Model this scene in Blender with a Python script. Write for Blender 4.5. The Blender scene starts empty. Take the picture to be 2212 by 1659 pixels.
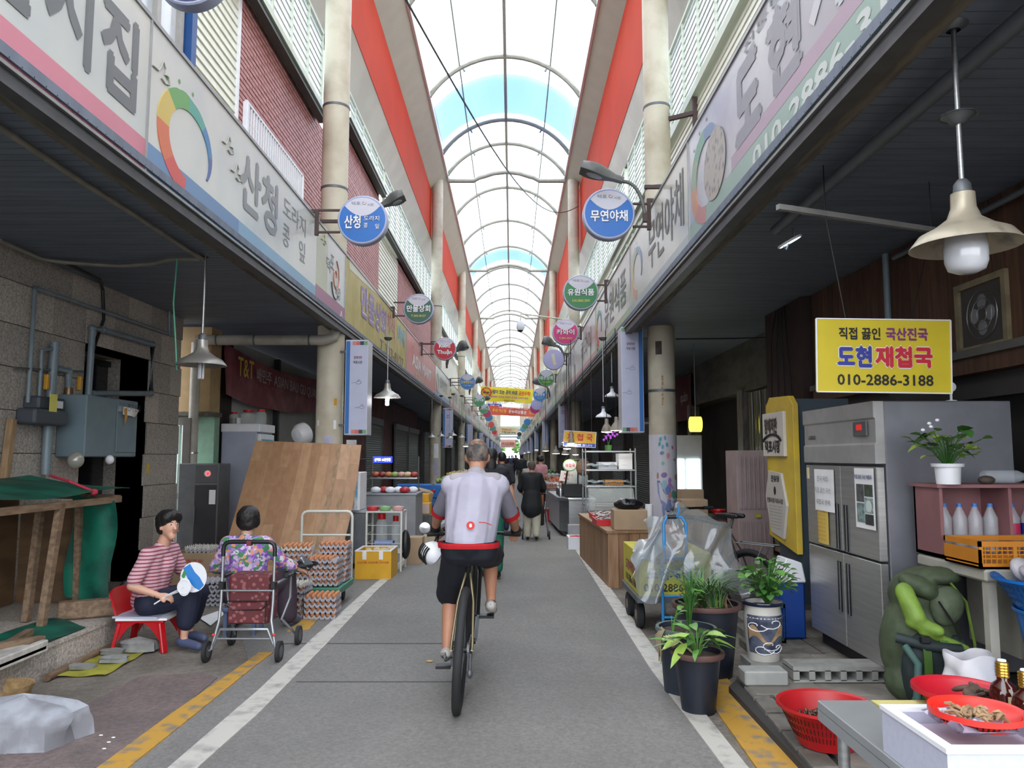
import bpy, bmesh, math, random
from math import pi, sin, cos, radians as R, sqrt, atan2
from mathutils import Vector, Matrix, Euler, noise
V = Vector
random.seed(7)
sc = bpy.context.scene
COL = sc.collection
# ---------------------------------------------------------------- camera, sky, exposure
CH, F = 1.55, 1660.0
PT = math.atan(156.5 / F)
cam = bpy.data.objects.new('camera', bpy.data.cameras.new('camera'))
COL.objects.link(cam); sc.camera = cam
cam.location = (0, 0, CH); cam.rotation_euler = (pi / 2 + PT, 0, 0)
cam.data.sensor_width = 36; cam.data.lens = F / 2212 * 36; cam.data.clip_end = 600
sc.view_settings.view_transform = 'Standard'; sc.view_settings.look = 'None'
sc.view_settings.gamma = 1; sc.view_settings.use_curve_mapping = False
sc.view_settings.exposure = 2.35
sc.cycles.max_bounces = 9; sc.cycles.diffuse_bounces = 6; sc.cycles.transparent_max_bounces = 16
sc.cycles.sample_clamp_indirect = 6; sc.cycles.caustics_reflective = False; sc.cycles.caustics_refractive = False
w = bpy.data.worlds.new('sky'); sc.world = w; w.use_nodes = True
nt = w.node_tree; nt.nodes.clear()
N = lambda t, **k: (lambda n: ([setattr(n, a, b) for a, b in k.items()], n)[1])(nt.nodes.new(t))
out = N('ShaderNodeOutputWorld'); bg = N('ShaderNodeBackground'); tc = N('ShaderNodeTexCoord')
nz = N('ShaderNodeTexNoise'); nz.inputs['Scale'].default_value = 2.2; nz.inputs['Detail'].default_value = 5
cr = N('ShaderNodeValToRGB'); cr.color_ramp.elements[0].position = .38; cr.color_ramp.elements[1].position = .62
cr.color_ramp.elements[0].color = (.80, .88, 1, 1); cr.color_ramp.elements[1].color = (1, 1, 1, 1)
nt.links.new(tc.outputs['Generated'], nz.inputs['Vector']); nt.links.new(nz.outputs['Fac'], cr.inputs['Fac'])
nt.links.new(cr.outputs['Color'], bg.inputs['Color']); nt.links.new(bg.outputs['Background'], out.inputs['Surface'])
bg.inputs['Strength'].default_value = 1.0
# ---------------------------------------------------------------- helpers
def ray(px, py):
    u, v = (px - 1106) / F, (829.5 - py) / F
    return V((u, cos(PT) - sin(PT) * v, cos(PT) * v + sin(PT)))
def at(px, py, Y):
    d = ray(px, py); return V((0, 0, CH)) + d * (Y / d.y)
def atx(px, py, X):
    d = ray(px, py); return V((0, 0, CH)) + d * (X / d.x)
def atz(px, py, Z=0.0):
    d = ray(px, py); return V((0, 0, CH)) + d * ((Z - CH) / d.z)
def lin(c):
    return c / 12.92 if c <= .04045 else ((c + .055) / 1.055) ** 2.4
def rgb(h):
    if isinstance(h, str):
        h = h.lstrip('#'); return tuple(lin(int(h[i:i + 2], 16) / 255) for i in (0, 2, 4)) + (1,)
    return tuple(h)[:3] + (1,)
MATS = {}
def mat(name, col, rough=.6, metal=0., var=.12, scale=6., bump=0., bscale=None, col2=None, alpha=1., trans=0., emit=0., spec=.5,
        stretch=(1, 1, 1), pos=(.4, .6), detail=4, ecol=None, kind='noise', coat=0.):
    """procedural surface: two tones mixed by a noise, voronoi or wave field, optional relief"""
    if name in MATS: return MATS[name]
    m = bpy.data.materials.new(name); m.use_nodes = True; MATS[name] = m
    t = m.node_tree; b = t.nodes['Principled BSDF']
    c1 = rgb(col); c2 = rgb(col2) if col2 else tuple(max(0, x * (1 - var)) for x in c1[:3]) + (1,)
    b.inputs['Roughness'].default_value = rough; b.inputs['Metallic'].default_value = metal
    b.inputs['Specular IOR Level'].default_value = spec; b.inputs['Alpha'].default_value = alpha
    b.inputs['Transmission Weight'].default_value = trans; b.inputs['Coat Weight'].default_value = coat
    tc = t.nodes.new('ShaderNodeTexCoord'); mp = t.nodes.new('ShaderNodeMapping'); mp.inputs['Scale'].default_value = stretch
    t.links.new(tc.outputs['Object'], mp.inputs['Vector'])
    if kind == 'voronoi':
        n = t.nodes.new('ShaderNodeTexVoronoi'); f = n.outputs['Distance']
    elif kind == 'wave':
        n = t.nodes.new('ShaderNodeTexWave'); n.bands_direction = 'Z'; f = n.outputs['Fac']
    elif kind == 'grain':
        n = t.nodes.new('ShaderNodeTexNoise'); n.inputs['Detail'].default_value = detail; n.inputs['Distortion'].default_value = 1.2; f = n.outputs['Fac']
    else:
        n = t.nodes.new('ShaderNodeTexNoise'); n.inputs['Detail'].default_value = detail; f = n.outputs['Fac']
    n.inputs['Scale'].default_value = scale
    t.links.new(mp.outputs[0], n.inputs['Vector'])
    r = t.nodes.new('ShaderNodeValToRGB'); r.color_ramp.elements[0].position = pos[0]; r.color_ramp.elements[1].position = pos[1]
    r.color_ramp.elements[0].color = c1; r.color_ramp.elements[1].color = c2
    t.links.new(f, r.inputs['Fac']); t.links.new(r.outputs['Color'], b.inputs['Base Color'])
    if bump:
        n2 = t.nodes.new('ShaderNodeTexNoise'); n2.inputs['Scale'].default_value = bscale or scale * 4; n2.inputs['Detail'].default_value = 3
        t.links.new(mp.outputs[0], n2.inputs['Vector'])
        bp = t.nodes.new('ShaderNodeBump'); bp.inputs['Strength'].default_value = min(1, bump); bp.inputs['Distance'].default_value = .02 * bump
        t.links.new(n2.outputs['Fac'], bp.inputs['Height']); t.links.new(bp.outputs[0], b.inputs['Normal'])
    if emit:
        b.inputs['Emission Strength'].default_value = emit; b.inputs['Emission Color'].default_value = rgb(ecol) if ecol else c1
    return m
def speckle(m, scale, amt):
    """fine grain over a surface: light and dark grit"""
    t = m.node_tree; b = t.nodes['Principled BSDF']; src = b.inputs['Base Color'].links[0].from_socket; tc = t.nodes.new('ShaderNodeTexCoord')
    n = t.nodes.new('ShaderNodeTexNoise'); n.inputs['Scale'].default_value = scale; n.inputs['Detail'].default_value = 6; n.inputs['Roughness'].default_value = .75
    r = t.nodes.new('ShaderNodeMapRange'); r.inputs['From Min'].default_value = .3; r.inputs['From Max'].default_value = .7; r.inputs['To Min'].default_value = 1 - amt; r.inputs['To Max'].default_value = 1 + amt
    x = t.nodes.new('ShaderNodeMix'); x.data_type = 'RGBA'; x.blend_type = 'MULTIPLY'; x.inputs[0].default_value = 1
    t.links.new(tc.outputs['Object'], n.inputs['Vector']); t.links.new(n.outputs['Fac'], r.inputs['Value']); t.links.new(src, x.inputs['A']); t.links.new(r.outputs[0], x.inputs['B']); t.links.new(x.outputs['Result'], b.inputs['Base Color'])
def film(name, col, clear=.6, rough=.15, gloss=.12):
    """thin clear or milky sheet: part see-through, part translucent, with a sheen"""
    if name in MATS: return MATS[name]
    m = bpy.data.materials.new(name); m.use_nodes = True; MATS[name] = m
    t = m.node_tree; t.nodes.clear(); L = t.links.new
    o = t.nodes.new('ShaderNodeOutputMaterial'); a = t.nodes.new('ShaderNodeMixShader'); b = t.nodes.new('ShaderNodeMixShader')
    d = t.nodes.new('ShaderNodeMixShader'); tr = t.nodes.new('ShaderNodeBsdfTransparent'); tl = t.nodes.new('ShaderNodeBsdfTranslucent')
    df = t.nodes.new('ShaderNodeBsdfDiffuse'); g = t.nodes.new('ShaderNodeBsdfGlossy'); g.inputs['Roughness'].default_value = rough
    c = rgb(col); tl.inputs['Color'].default_value = c; df.inputs['Color'].default_value = c; tr.inputs['Color'].default_value = c
    nz = t.nodes.new('ShaderNodeTexNoise'); nz.inputs['Scale'].default_value = 3; mr = t.nodes.new('ShaderNodeMapRange')
    mr.inputs['To Min'].default_value = max(0, clear - .06); mr.inputs['To Max'].default_value = min(1, clear + .06)
    L(nz.outputs['Fac'], mr.inputs['Value']); L(mr.outputs[0], b.inputs[0])
    d.inputs[0].default_value = .5; L(tl.outputs[0], d.inputs[1]); L(df.outputs[0], d.inputs[2])
    L(d.outputs[0], b.inputs[1]); L(tr.outputs[0], b.inputs[2])
    lw = t.nodes.new('ShaderNodeLayerWeight'); lw.inputs['Blend'].default_value = .3; mu = t.nodes.new('ShaderNodeMath'); mu.operation = 'MULTIPLY_ADD'
    mu.inputs[1].default_value = gloss * 1.5; mu.inputs[2].default_value = gloss; L(lw.outputs['Facing'], mu.inputs[0]); L(mu.outputs[0], a.inputs[0])
    L(b.outputs[0], a.inputs[1]); L(g.outputs[0], a.inputs[2]); L(a.outputs[0], o.inputs[0])
    return m
WL = {}
TS = bpy.data.scenes.new('workbench')  # scratch scene for shaping bodies, removed at the end
class MB:
    def __init__(s): s.v = []; s.f = []; s.m = []; s.cm = 0
    def mi(s, i): s.cm = i; return s
    def add(s, vs, fs):
        b = len(s.v); s.v += [tuple(x) for x in vs]; s.f += [tuple(b + i for i in f) for f in fs]; s.m += [s.cm] * len(fs); return s
    def box(s, x0, x1, y0, y1, z0, z1, M=None):
        vs = [V((x, y, z)) for x in (x0, x1) for y in (y0, y1) for z in (z0, z1)]
        if M is not None: vs = [M @ v for v in vs]
        return s.add(vs, [(0, 1, 3, 2), (4, 6, 7, 5), (0, 4, 5, 1), (2, 3, 7, 6), (0, 2, 6, 4), (1, 5, 7, 3)])
    def cbox(s, c, sx, sy, sz, rot=None):
        M = Matrix.Translation(V(c)) @ (Euler(rot).to_matrix().to_4x4() if rot else Matrix())
        return s.box(-sx / 2, sx / 2, -sy / 2, sy / 2, -sz / 2, sz / 2, M)
    def beam(s, a, b, w, h=None, up=(0, 0, 1)):
        a, b = V(a), V(b); d = b - a; L = d.length; h = h or w
        d = d / L; u = V(up)
        if abs(d.dot(u)) > .98: u = V((0, 1, 0))
        x = d.cross(u).normalized(); z = x.cross(d)
        M = Matrix(((x.x, d.x, z.x, a.x), (x.y, d.y, z.y, a.y), (x.z, d.z, z.z, a.z), (0, 0, 0, 1)))
        return s.box(-w / 2, w / 2, 0, L, -h / 2, h / 2, M)
    def tube(s, pts, r, n=8, cap=True, closed=False):
        pts = [V(p) for p in pts]; k = len(pts); rs = r if isinstance(r, (list, tuple)) else [r] * k
        vs = []; fs = []; pu = None
        for i, p in enumerate(pts):
            if closed: d = pts[(i + 1) % k] - pts[i - 1]
            else: d = pts[min(i + 1, k - 1)] - pts[max(i - 1, 0)]
            d = d.normalized() if d.length > 1e-9 else V((0, 0, 1))
            if pu is None:
                u = V((0, 0, 1)) if abs(d.z) < .9 else V((1, 0, 0)); x = d.cross(u).normalized()
            else:
                x = (pu - d * pu.dot(d)); x = x.normalized() if x.length > 1e-6 else d.orthogonal().normalized()
            pu = x; y = d.cross(x)
            for j in range(n):
                a = 2 * pi * j / n; vs.append(p + (x * cos(a) + y * sin(a)) * rs[i])
        for i in range(k if closed else k - 1):
            for j in range(n):
                a = i * n + j; b = i * n + (j + 1) % n; c = ((i + 1) % k) * n
                fs.append((a, b, c + (j + 1) % n, c + j))
        if cap and not closed:
            fs.append(tuple(reversed(range(n)))); fs.append(tuple((k - 1) * n + j for j in range(n)))
        return s.add(vs, fs)
    def lathe(s, prof, c=(0, 0, 0), n=24, axis='z', sx=1, sy=1, M=None, a0=0, a1=2 * pi):
        vs = []; fs = []; full = abs(a1 - a0 - 2 * pi) < 1e-6; nn = n if full else n + 1
        for r, z in prof:
            for j in range(nn):
                a = a0 + (a1 - a0) * j / n
                p = V((r * cos(a) * sx, r * sin(a) * sy, z))
                if axis == 'y': p = V((p.x, -p.z, p.y))
                if axis == 'x': p = V((p.z, p.x, p.y))
                if M is not None: p = M @ p
                vs.append(p + V(c))
        for i in range(len(prof) - 1):
            for j in range(n):
                a = i * nn + j; b = i * nn + (j + 1) % nn
                if prof[i][0] < 1e-6 and prof[i + 1][0] < 1e-6: continue
                fs.append((a, b, b + nn, a + nn))
        return s.add(vs, fs)
    def ell(s, c, rx, ry, rz, n=12, m=8, M=None):
        vs = []; fs = []
        for i in range(m + 1):
            t = pi * i / m
            for j in range(n):
                a = 2 * pi * j / n; p = V((rx * sin(t) * cos(a), ry * sin(t) * sin(a), -rz * cos(t)))
                vs.append((M @ p if M is not None else p) + V(c))
        for i in range(m):
            for j in range(n):
                fs.append((i * n + j, i * n + (j + 1) % n, (i + 1) * n + (j + 1) % n, (i + 1) * n + j))
        return s.add(vs, fs)
    def cap(s, a, b, ra, rb, n=12):
        """tapered limb with round ends"""
        a, b = V(a), V(b); d = (b - a); L = d.length; d = d / L if L > 1e-6 else V((0, 0, 1))
        pts = []; rs = []
        for i in range(4): t = pi / 2 * (1 - i / 4.); pts.append(a - d * ra * sin(t)); rs.append(max(.0008, ra * cos(t)))
        for i in range(5): t = i / 4; pts.append(a + d * L * t); rs.append(ra + (rb - ra) * t)
        for i in range(1, 5): t = pi / 2 * i / 4; pts.append(b + d * rb * sin(t)); rs.append(max(.0008, rb * cos(t)))
        return s.tube(pts, rs, n)
    def prism(s, poly, a, b):
        """poly: list of 3D points (planar); extruded from offset a to offset b (vectors)"""
        n = len(poly); a, b = V(a), V(b); vs = [V(p) + a for p in poly] + [V(p) + b for p in poly]
        fs = [tuple(range(n)), tuple(reversed(range(n, 2 * n)))] + [(i, n + i, n + (i + 1) % n, (i + 1) % n) for i in range(n)]
        return s.add(vs, fs)
    def grid(s, fn, nu, nv, flip=False):
        vs = [fn(i / nu, j / nv) for i in range(nu + 1) for j in range(nv + 1)]
        q = lambda i, j: i * (nv + 1) + j
        fs = [(q(i, j), q(i + 1, j), q(i + 1, j + 1), q(i, j + 1)) for i in range(nu) for j in range(nv)]
        return s.add(vs, fs)
    def sheet(s, fn, nu, nv, t=.003):
        """grid with thickness"""
        P = [[V(fn(i / nu, j / nv)) for j in range(nv + 1)] for i in range(nu + 1)]
        vs = []; 
        for i in range(nu + 1):
            for j in range(nv + 1):
                a = P[min(i + 1, nu)][j] - P[max(i - 1, 0)][j]; b = P[i][min(j + 1, nv)] - P[i][max(j - 1, 0)]
                nn = a.cross(b); nn = nn.normalized() * t if nn.length > 1e-12 else V((0, 0, t)); vs += [P[i][j], P[i][j] + nn]
        q = lambda i, j, k: (i * (nv + 1) + j) * 2 + k; fs = []
        for i in range(nu):
            for j in range(nv):
                fs += [(q(i, j, 0), q(i, j + 1, 0), q(i + 1, j + 1, 0), q(i + 1, j, 0)), (q(i, j, 1), q(i + 1, j, 1), q(i + 1, j + 1, 1), q(i, j + 1, 1))]
        for i in range(nu): fs += [(q(i, 0, 0), q(i + 1, 0, 0), q(i + 1, 0, 1), q(i, 0, 1)), (q(i, nv, 0), q(i, nv, 1), q(i + 1, nv, 1), q(i + 1, nv, 0))]
        for j in range(nv): fs += [(q(0, j, 0), q(0, j, 1), q(0, j + 1, 1), q(0, j + 1, 0)), (q(nu, j, 0), q(nu, j + 1, 0), q(nu, j + 1, 1), q(nu, j, 1))]
        return s.add(vs, fs)
    def mesh(s, name, mats, off=(0, 0, 0), smooth=None):
        me = bpy.data.meshes.new(name); o = V(off)
        me.from_pydata([tuple(V(v) - o) for v in s.v], [], s.f)
        for m in (mats if isinstance(mats, (list, tuple)) else [mats]): me.materials.append(m)
        if any(s.m): me.polygons.foreach_set('material_index', s.m)
        if smooth:
            me.polygons.foreach_set('use_smooth', [True] * len(me.polygons)); me.update(); me.set_sharp_from_angle(angle=R(smooth))
        me.update(); return me
def props(o, label=None, cat=None, group=None, kind=None):
    for k, v in (('label', label), ('category', cat), ('group', group), ('kind', kind)):
        if v: o[k] = v
    return o
def link(name, me, parent=None, loc=(0, 0, 0), rot=None, **k):
    o = bpy.data.objects.new(name, me); COL.objects.link(o); o.parent = parent; o.location = loc
    if rot is not None: o.rotation_euler = rot
    WL[o.name] = V(loc) + (WL[parent.name] if parent else V((0, 0, 0)))
    return props(o, **k)
def thing(name, label, cat, loc=(0, 0, 0), group=None, rot=None):
    return link(name, None, None, loc, rot, label=label, cat=cat, group=group)
def put(mb, name, mats, parent=None, smooth=None, bevel=0, origin=None, label=None, cat=None, group=None, kind=None, seg=1):
    """links the builder as ONE mesh object; vertices are world coordinates (or the parent's, while it sits at the origin)"""
    if parent is None:
        if origin is None:
            xs = [v[0] for v in mb.v]; ys = [v[1] for v in mb.v]; zs = [v[2] for v in mb.v]
            origin = ((min(xs) + max(xs)) / 2, (min(ys) + max(ys)) / 2, min(zs))
        me = mb.mesh(name, mats, origin, smooth); o = link(name, me, None, origin)
    else:
        me = mb.mesh(name, mats, WL[parent.name], smooth); o = link(name, me, parent)
    if bevel:
        b = o.modifiers.new('b', 'BEVEL'); b.width = bevel; b.segments = seg; b.limit_method = 'ANGLE'; b.angle_limit = R(40)
    return props(o, label, cat, group, kind)
def copy(o, loc=None, rz=None, parent=None, **k):
    c = o.copy(); COL.objects.link(c); c.parent = parent
    if loc is not None: c.location = loc
    if rz is not None: c.rotation_euler = rz if isinstance(rz, (tuple, list, Euler)) else (0, 0, rz)
    WL[c.name] = V(c.location)
    for ch in list(o.children): copy(ch, parent=c)
    return props(c, **k)
def struct(name, mb, mats, parent=None, smooth=None, **k):
    return put(mb, name, mats, parent, smooth, kind=None if parent else 'structure', **k)
JOBS = []
def text(s, c, right, up, w, h, m, parent, name='lettering', bold=.015, lift=.004, skew=0):
    """a line of writing, fitted to width w and height h about its centre c; outlines are filled in by write_all()"""
    me = bpy.data.meshes.new(name); me.materials.append(m); right, up = V(right).normalized(), V(up).normalized()
    JOBS.append((s, bold, me, V(c) + right.cross(up) * lift - WL[parent.name], right, up, w, h, skew)); return link(name, me, parent)
def write_all():
    cu = bpy.data.curves.new('t', 'FONT'); cu.size = 1; cu.resolution_u = 2; cu.fill_mode = 'FRONT'; cu.space_line = 3; ob = bpy.data.objects.new('t', cu)
    L = sorted({j[0] for j in JOBS}); cu.body = '\n'.join(L); me = bpy.data.meshes.new_from_object(ob); vs = [v.co.copy() for v in me.vertices]; G = {}
    for p in me.polygons:
        f = tuple(p.vertices); G.setdefault(round(-(vs[f[0]].y - .3) / 3.0), []).append(f)
    for tx, bold, tm, c, right, up, w, h, skew in JOBS:
        F_ = G[L.index(tx)]; ids = {}
        for f in F_:
            for i in f: ids.setdefault(i, len(ids))
        xs = [vs[i].x for i in ids]; yy = [vs[i].y for i in ids]; x0, x1, y0, y1 = min(xs) - bold, max(xs) + bold, min(yy) - bold, max(yy) + bold
        ww = w or h * (x1 - x0) / (y1 - y0); n = right.cross(up); P = []; FF = []
        for k, (dx, dy) in enumerate(((1, 0), (-1, 0), (0, 1), (0, -1)) if bold else ((0, 0),)):   # heavier strokes: the outline laid down four times
            o = len(P); P += [c + n * (.0002 * k) + right * (((vs[i].x + dx * bold - x0) / (x1 - x0) - .5) * ww) + up * (((vs[i].y + dy * bold - y0) / (y1 - y0) - .5) * h + ((vs[i].x - x0) / (x1 - x0) - .5) * skew * ww) for i in ids]
            FF += [tuple(o + ids[i] for i in f) for f in F_]
        tm.from_pydata([tuple(p) for p in P], [], FF); tm.update()
    bpy.data.meshes.remove(me)
    bpy.data.objects.remove(ob)
def disc(mb, c, right, up, rx, ry=None, n=24, lift=0, a0=0, a1=2 * pi):
    right, up = V(right).normalized(), V(up).normalized(); c = V(c) + right.cross(up) * lift; ry = ry or rx
    k = n if a1 - a0 > 6.28 else n + 1
    return mb.add([c + right * (rx * cos(a0 + (a1 - a0) * j / n)) + up * (ry * sin(a0 + (a1 - a0) * j / n)) for j in range(k)], [tuple(range(k))])
def plate(mb, c, right, up, w, h, lift=0, t=.002):
    right, up = V(right).normalized(), V(up).normalized(); n = right.cross(up); c = V(c) + n * lift
    P = [c + right * (a * w / 2) + up * (b * h / 2) for a, b in ((-1, -1), (1, -1), (1, 1), (-1, 1))]
    return mb.prism(P, n * t, n * 0)
def quadp(mb, P, t=.002):
    P = [V(p) for p in P]; n = (P[1] - P[0]).cross(P[-1] - P[0]).normalized(); return mb.prism(P, n * t, n * 0)
def blob(name, parts, m, parent, vox=.012, sm=6, fac=.5, disp=0, label=None, dscale=.15, zmin=None, zmax=None):
    """one continuous body from overlapping tapered limbs: voxel union, then relaxed"""
    B = MB()
    for p in parts:
        if p[0] == 'e': B.ell(p[1], *p[2], 16, 10, Euler(p[3]).to_matrix() if len(p) > 3 else None)
        else: B.cap(*p)
    off = WL[parent.name] if parent else V((0, 0, 0))
    me = B.mesh(name, m, off); o = bpy.data.objects.new('tmp', me); TS.collection.objects.link(o)
    r = o.modifiers.new('r', 'REMESH'); r.mode = 'VOXEL'; r.voxel_size = vox; r.use_smooth_shade = True
    s = o.modifiers.new('s', 'SMOOTH'); s.iterations = sm; s.factor = fac
    if disp:
        tx = bpy.data.textures.new('folds', 'CLOUDS'); tx.noise_scale = dscale
        d = o.modifiers.new('d', 'DISPLACE'); d.texture = tx; d.strength = disp; d.texture_coords = 'LOCAL'
    with bpy.context.temp_override(scene=TS, view_layer=TS.view_layers[0]):
        dg = bpy.context.evaluated_depsgraph_get(); m2 = bpy.data.meshes.new_from_object(o.evaluated_get(dg))
    bpy.data.objects.remove(o); m2.name = name
    for zc, kw in ((zmin, {'clear_inner': True}), (zmax, {'clear_outer': True})):
        if zc is not None:
            bm = bmesh.new(); bm.from_mesh(m2); bmesh.ops.bisect_plane(bm, geom=bm.verts[:] + bm.edges[:] + bm.faces[:], plane_co=(0, 0, zc - off.z), plane_no=(0, 0, 1), **kw); bm.to_mesh(m2); bm.free()
    if not m2.materials: m2.materials.append(m)
    return link(name, m2, parent, label=label)
def lerp(a, b, t): return V(a) * (1 - t) + V(b) * t
def arc(c, r, a0, a1, n, u=(1, 0, 0), v=(0, 0, 1)):
    u, v = V(u), V(v); return [V(c) + u * (r * cos(a0 + (a1 - a0) * i / n)) + v * (r * sin(a0 + (a1 - a0) * i / n)) for i in range(n + 1)]
EX, EY, EZ = V((1, 0, 0)), V((0, 1, 0)), V((0, 0, 1))
# ---------------------------------------------------------------- common materials
white_paint = mat('cream_paint', '#d6d2bf', .45, var=.08, scale=3, bump=.05)
cream = mat('cream_metal', '#bcc4b2', .4, var=.06, scale=2)
pale = mat('pale_panel', '#cfd3c6', .35, var=.12, scale=1.2)
orange = mat('orange_panel', '#b93512', .75, var=.08, scale=1, spec=.15)
steel = mat('brushed_steel', '#b4b6b8', .3, .9, .15, 3, stretch=(1, 1, 25))
dsteel = mat('dull_steel', '#6f7377', .5, .6, .2, 5)
black = mat('black_plastic', '#17181a', .45, var=.3)
dark = mat('dark_charcoal', '#2a2c30', .8, var=.2)  # plain charcoal for the awning bodies
white = mat('white_plastic', '#e4e5ea', .4, var=.05)
paper = mat('paper', '#e9e9ea', .8, var=.05)
ink = mat('black_print', '#1c1c1e', .6, var=.1)
red = mat('red_plastic', '#c4161f', .35, var=.1)
redp = mat('red_print', '#c8322f', .6, var=.1)
blue = mat('blue_plastic', '#1267b8', .35, var=.12)
yellow = mat('yellow_board', '#cdb924', .5, var=.06)
woodb = mat('bare_wood', '#a08363', .7, var=.3, scale=4, stretch=(6, 6, 1), bump=.2)
card = mat('cardboard', '#a88f72', .8, var=.12, scale=5)
glassm = mat('clear_glass', '#e8f2f2', .05, alpha=.22, spec=.8)
rubber = mat('tyre_rubber', '#232426', .75, var=.25, bump=.2)
# ================================================================ STRUCTURE
XL, XR, ZB, ZT = -2.48, 1.68, 3.47, 4.54
YE = 168.0
# ---- ground
asph = mat('asphalt', '#7d7b78', .85, scale=.9, col2='#72706d', bump=.5, bscale=180, pos=(.35, .68), detail=8)
conc = mat('dirty_concrete', '#827b72', .85, scale=2.2, col2='#68625a', bump=.5, bscale=30, pos=(.3, .65), detail=8)
redc = mat('red_worn_paving', '#776765', .85, scale=3, col2='#605755', bump=.5, bscale=60, pos=(.3, .7), detail=8)
speckle(asph, 45, .3); speckle(conc, 25, .4); speckle(redc, 30, .35)
def worn(name, col, col2, pos):
    return mat(name, col, .7, scale=9, col2=col2, bump=.3, bscale=60, pos=pos, detail=9)
wl = worn('worn_white_paint', '#bdbab2', '#8f8d89', (.5, .72)); yl = worn('worn_yellow_paint', '#b98d36', '#7b746a', (.5, .66))
def slab(name, px, z, m, t=.02, parent=None, **k):
    P = [atz(x, y, 0) if not isinstance(x, tuple) else V((x[0], x[1], 0)) for x, y in px]
    P = [V((p.x, p.y, z)) for p in P]; B = MB().prism(P, (0, 0, 0), (0, 0, -t)); return struct(name, B, m, parent, **k)
struct('floor', MB().box(-30, 30, -40, YE + 12, -.3, 0), conc)
B = MB().box(-1.85, 1.06, -14, 60, -.05, .006).box(-2.2, 1.5, 60, YE, -.05, .006)
struct('floor_road', B, asph)
B = MB(); P = [V((x, y, 0)) for x, y in [(-1.7, 1), (-1.7, 24), (-2.6, 24), (-2.5, 7.2), (-2.0, 6.0), (-1.95, 5), (-1.9, 1)]]
struct('floor_road_margin', MB().prism(P, (0, 0, .0045), (0, 0, -.02)), asph)
P = [atz(x, y) for x, y in [(0, 1659), (240, 1659), (470, 1465), (440, 1455), (300, 1462), (150, 1545), (120, 1560), (0, 1640)]]
struct('floor_red_paving', MB().prism(P, (0, 0, .005), (0, 0, -.02)), redc)
def line(name, a, b, m, z=.012):
    P = [atz(*p) for p in a + b[::-1]]; return struct(name, MB().prism(P, (0, 0, z), (0, 0, z - .012)), m)
line('trim_1', [(300, 1720), (367, 1659), (560, 1492), (674, 1382), (784, 1283), (829, 1247), (930, 1150), (1010, 1080), (1060, 1035)],
     [(380, 1720), (430, 1659), (560, 1543), (703, 1396), (811, 1280), (850, 1244), (938, 1150), (1014, 1080), (1062, 1035)], wl)
line('trim_2', [(1600, 1720), (1562, 1659), (1403, 1445), (1251, 1202), (1219, 1150), (1180, 1090), (1146, 1040)],
     [(1668, 1720), (1614, 1659), (1444, 1445), (1268, 1202), (1228, 1150), (1184, 1090), (1148, 1040)], wl)
line('trim_3', [(130, 1720), (215, 1659), (370, 1545), (527, 1436), (560, 1412)], [(215, 1720), (281, 1659), (425, 1543), (557, 1436), (590, 1412)], yl)
line('trim_4', [(620, 1366), (668, 1330), (720, 1290)], [(668, 1362), (690, 1336), (732, 1296)], yl)
line('trim_5', [(1680, 1720), (1632, 1659), (1545, 1535), (1510, 1480)], [(1790, 1720), (1738, 1659), (1590, 1490), (1545, 1440)], yl)
# dark manhole-like asphalt seams
struct('trim_6', MB().prism([atz(x, y) for x, y in [(640, 1474), (1010, 1474), (1010, 1476), (640, 1476)]], (0, 0, .0075), (0, 0, 0)), mat('seam', '#4c4c4e', .9))
struct('trim_7', MB().prism([atz(x, y) for x, y in [(600, 1391), (960, 1391), (960, 1393), (600, 1393)]], (0, 0, .0075), (0, 0, 0)), MATS['seam'])
# ---- soffits of the two arcade awnings: profiled strips running across
sof = mat('dark_soffit', '#6f7888', .6, var=.18, scale=1.3, stretch=(1, 6, 1))
def soffit(name, x0, x1, z):
    B = MB(); y = -1.0
    while y < YE:
        st = .1 if y < 26 else 1.2
        B.box(x0, x1, y, y + st * .9, z - .012, z + .05); B.box(x0, x1, y + st * .9, y + st, z, z + .05); y += st
    return struct(name, B, sof)
soffit('ceiling_left', -5.0, XL + .02, ZB + .03); soffit('ceiling_right', XR - .02, 4.4, ZB + .03)
struct('roof_left', MB().box(-5.4, XL - .12, -1, YE, ZB + .09, ZT - .12), dark)
struct('roof_right', MB().box(XR + .12, 4.4, -1, YE, ZB + .09, ZT - .12), dark)
chan = mat('grey_channel', '#55565a', .5, .3, .2); edgew = mat('weathered_board', '#6d655a', .8, var=.4, scale=3, stretch=(6, 1, 6))
struct('trim_8', MB().box(XL - .10, XL - .01, -1, YE, ZB - .10, ZB + .02), chan); struct('trim_9', MB().box(XL - .20, XL - .10, -1, YE, ZB - .075, ZB + .02), edgew)
struct('trim_10', MB().box(XR + .01, XR + .10, -1, YE, ZB - .10, ZB + .02), chan); struct('trim_11', MB().box(XR + .10, XR + .20, -1, YE, ZB - .075, ZB + .02), edgew)
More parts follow.
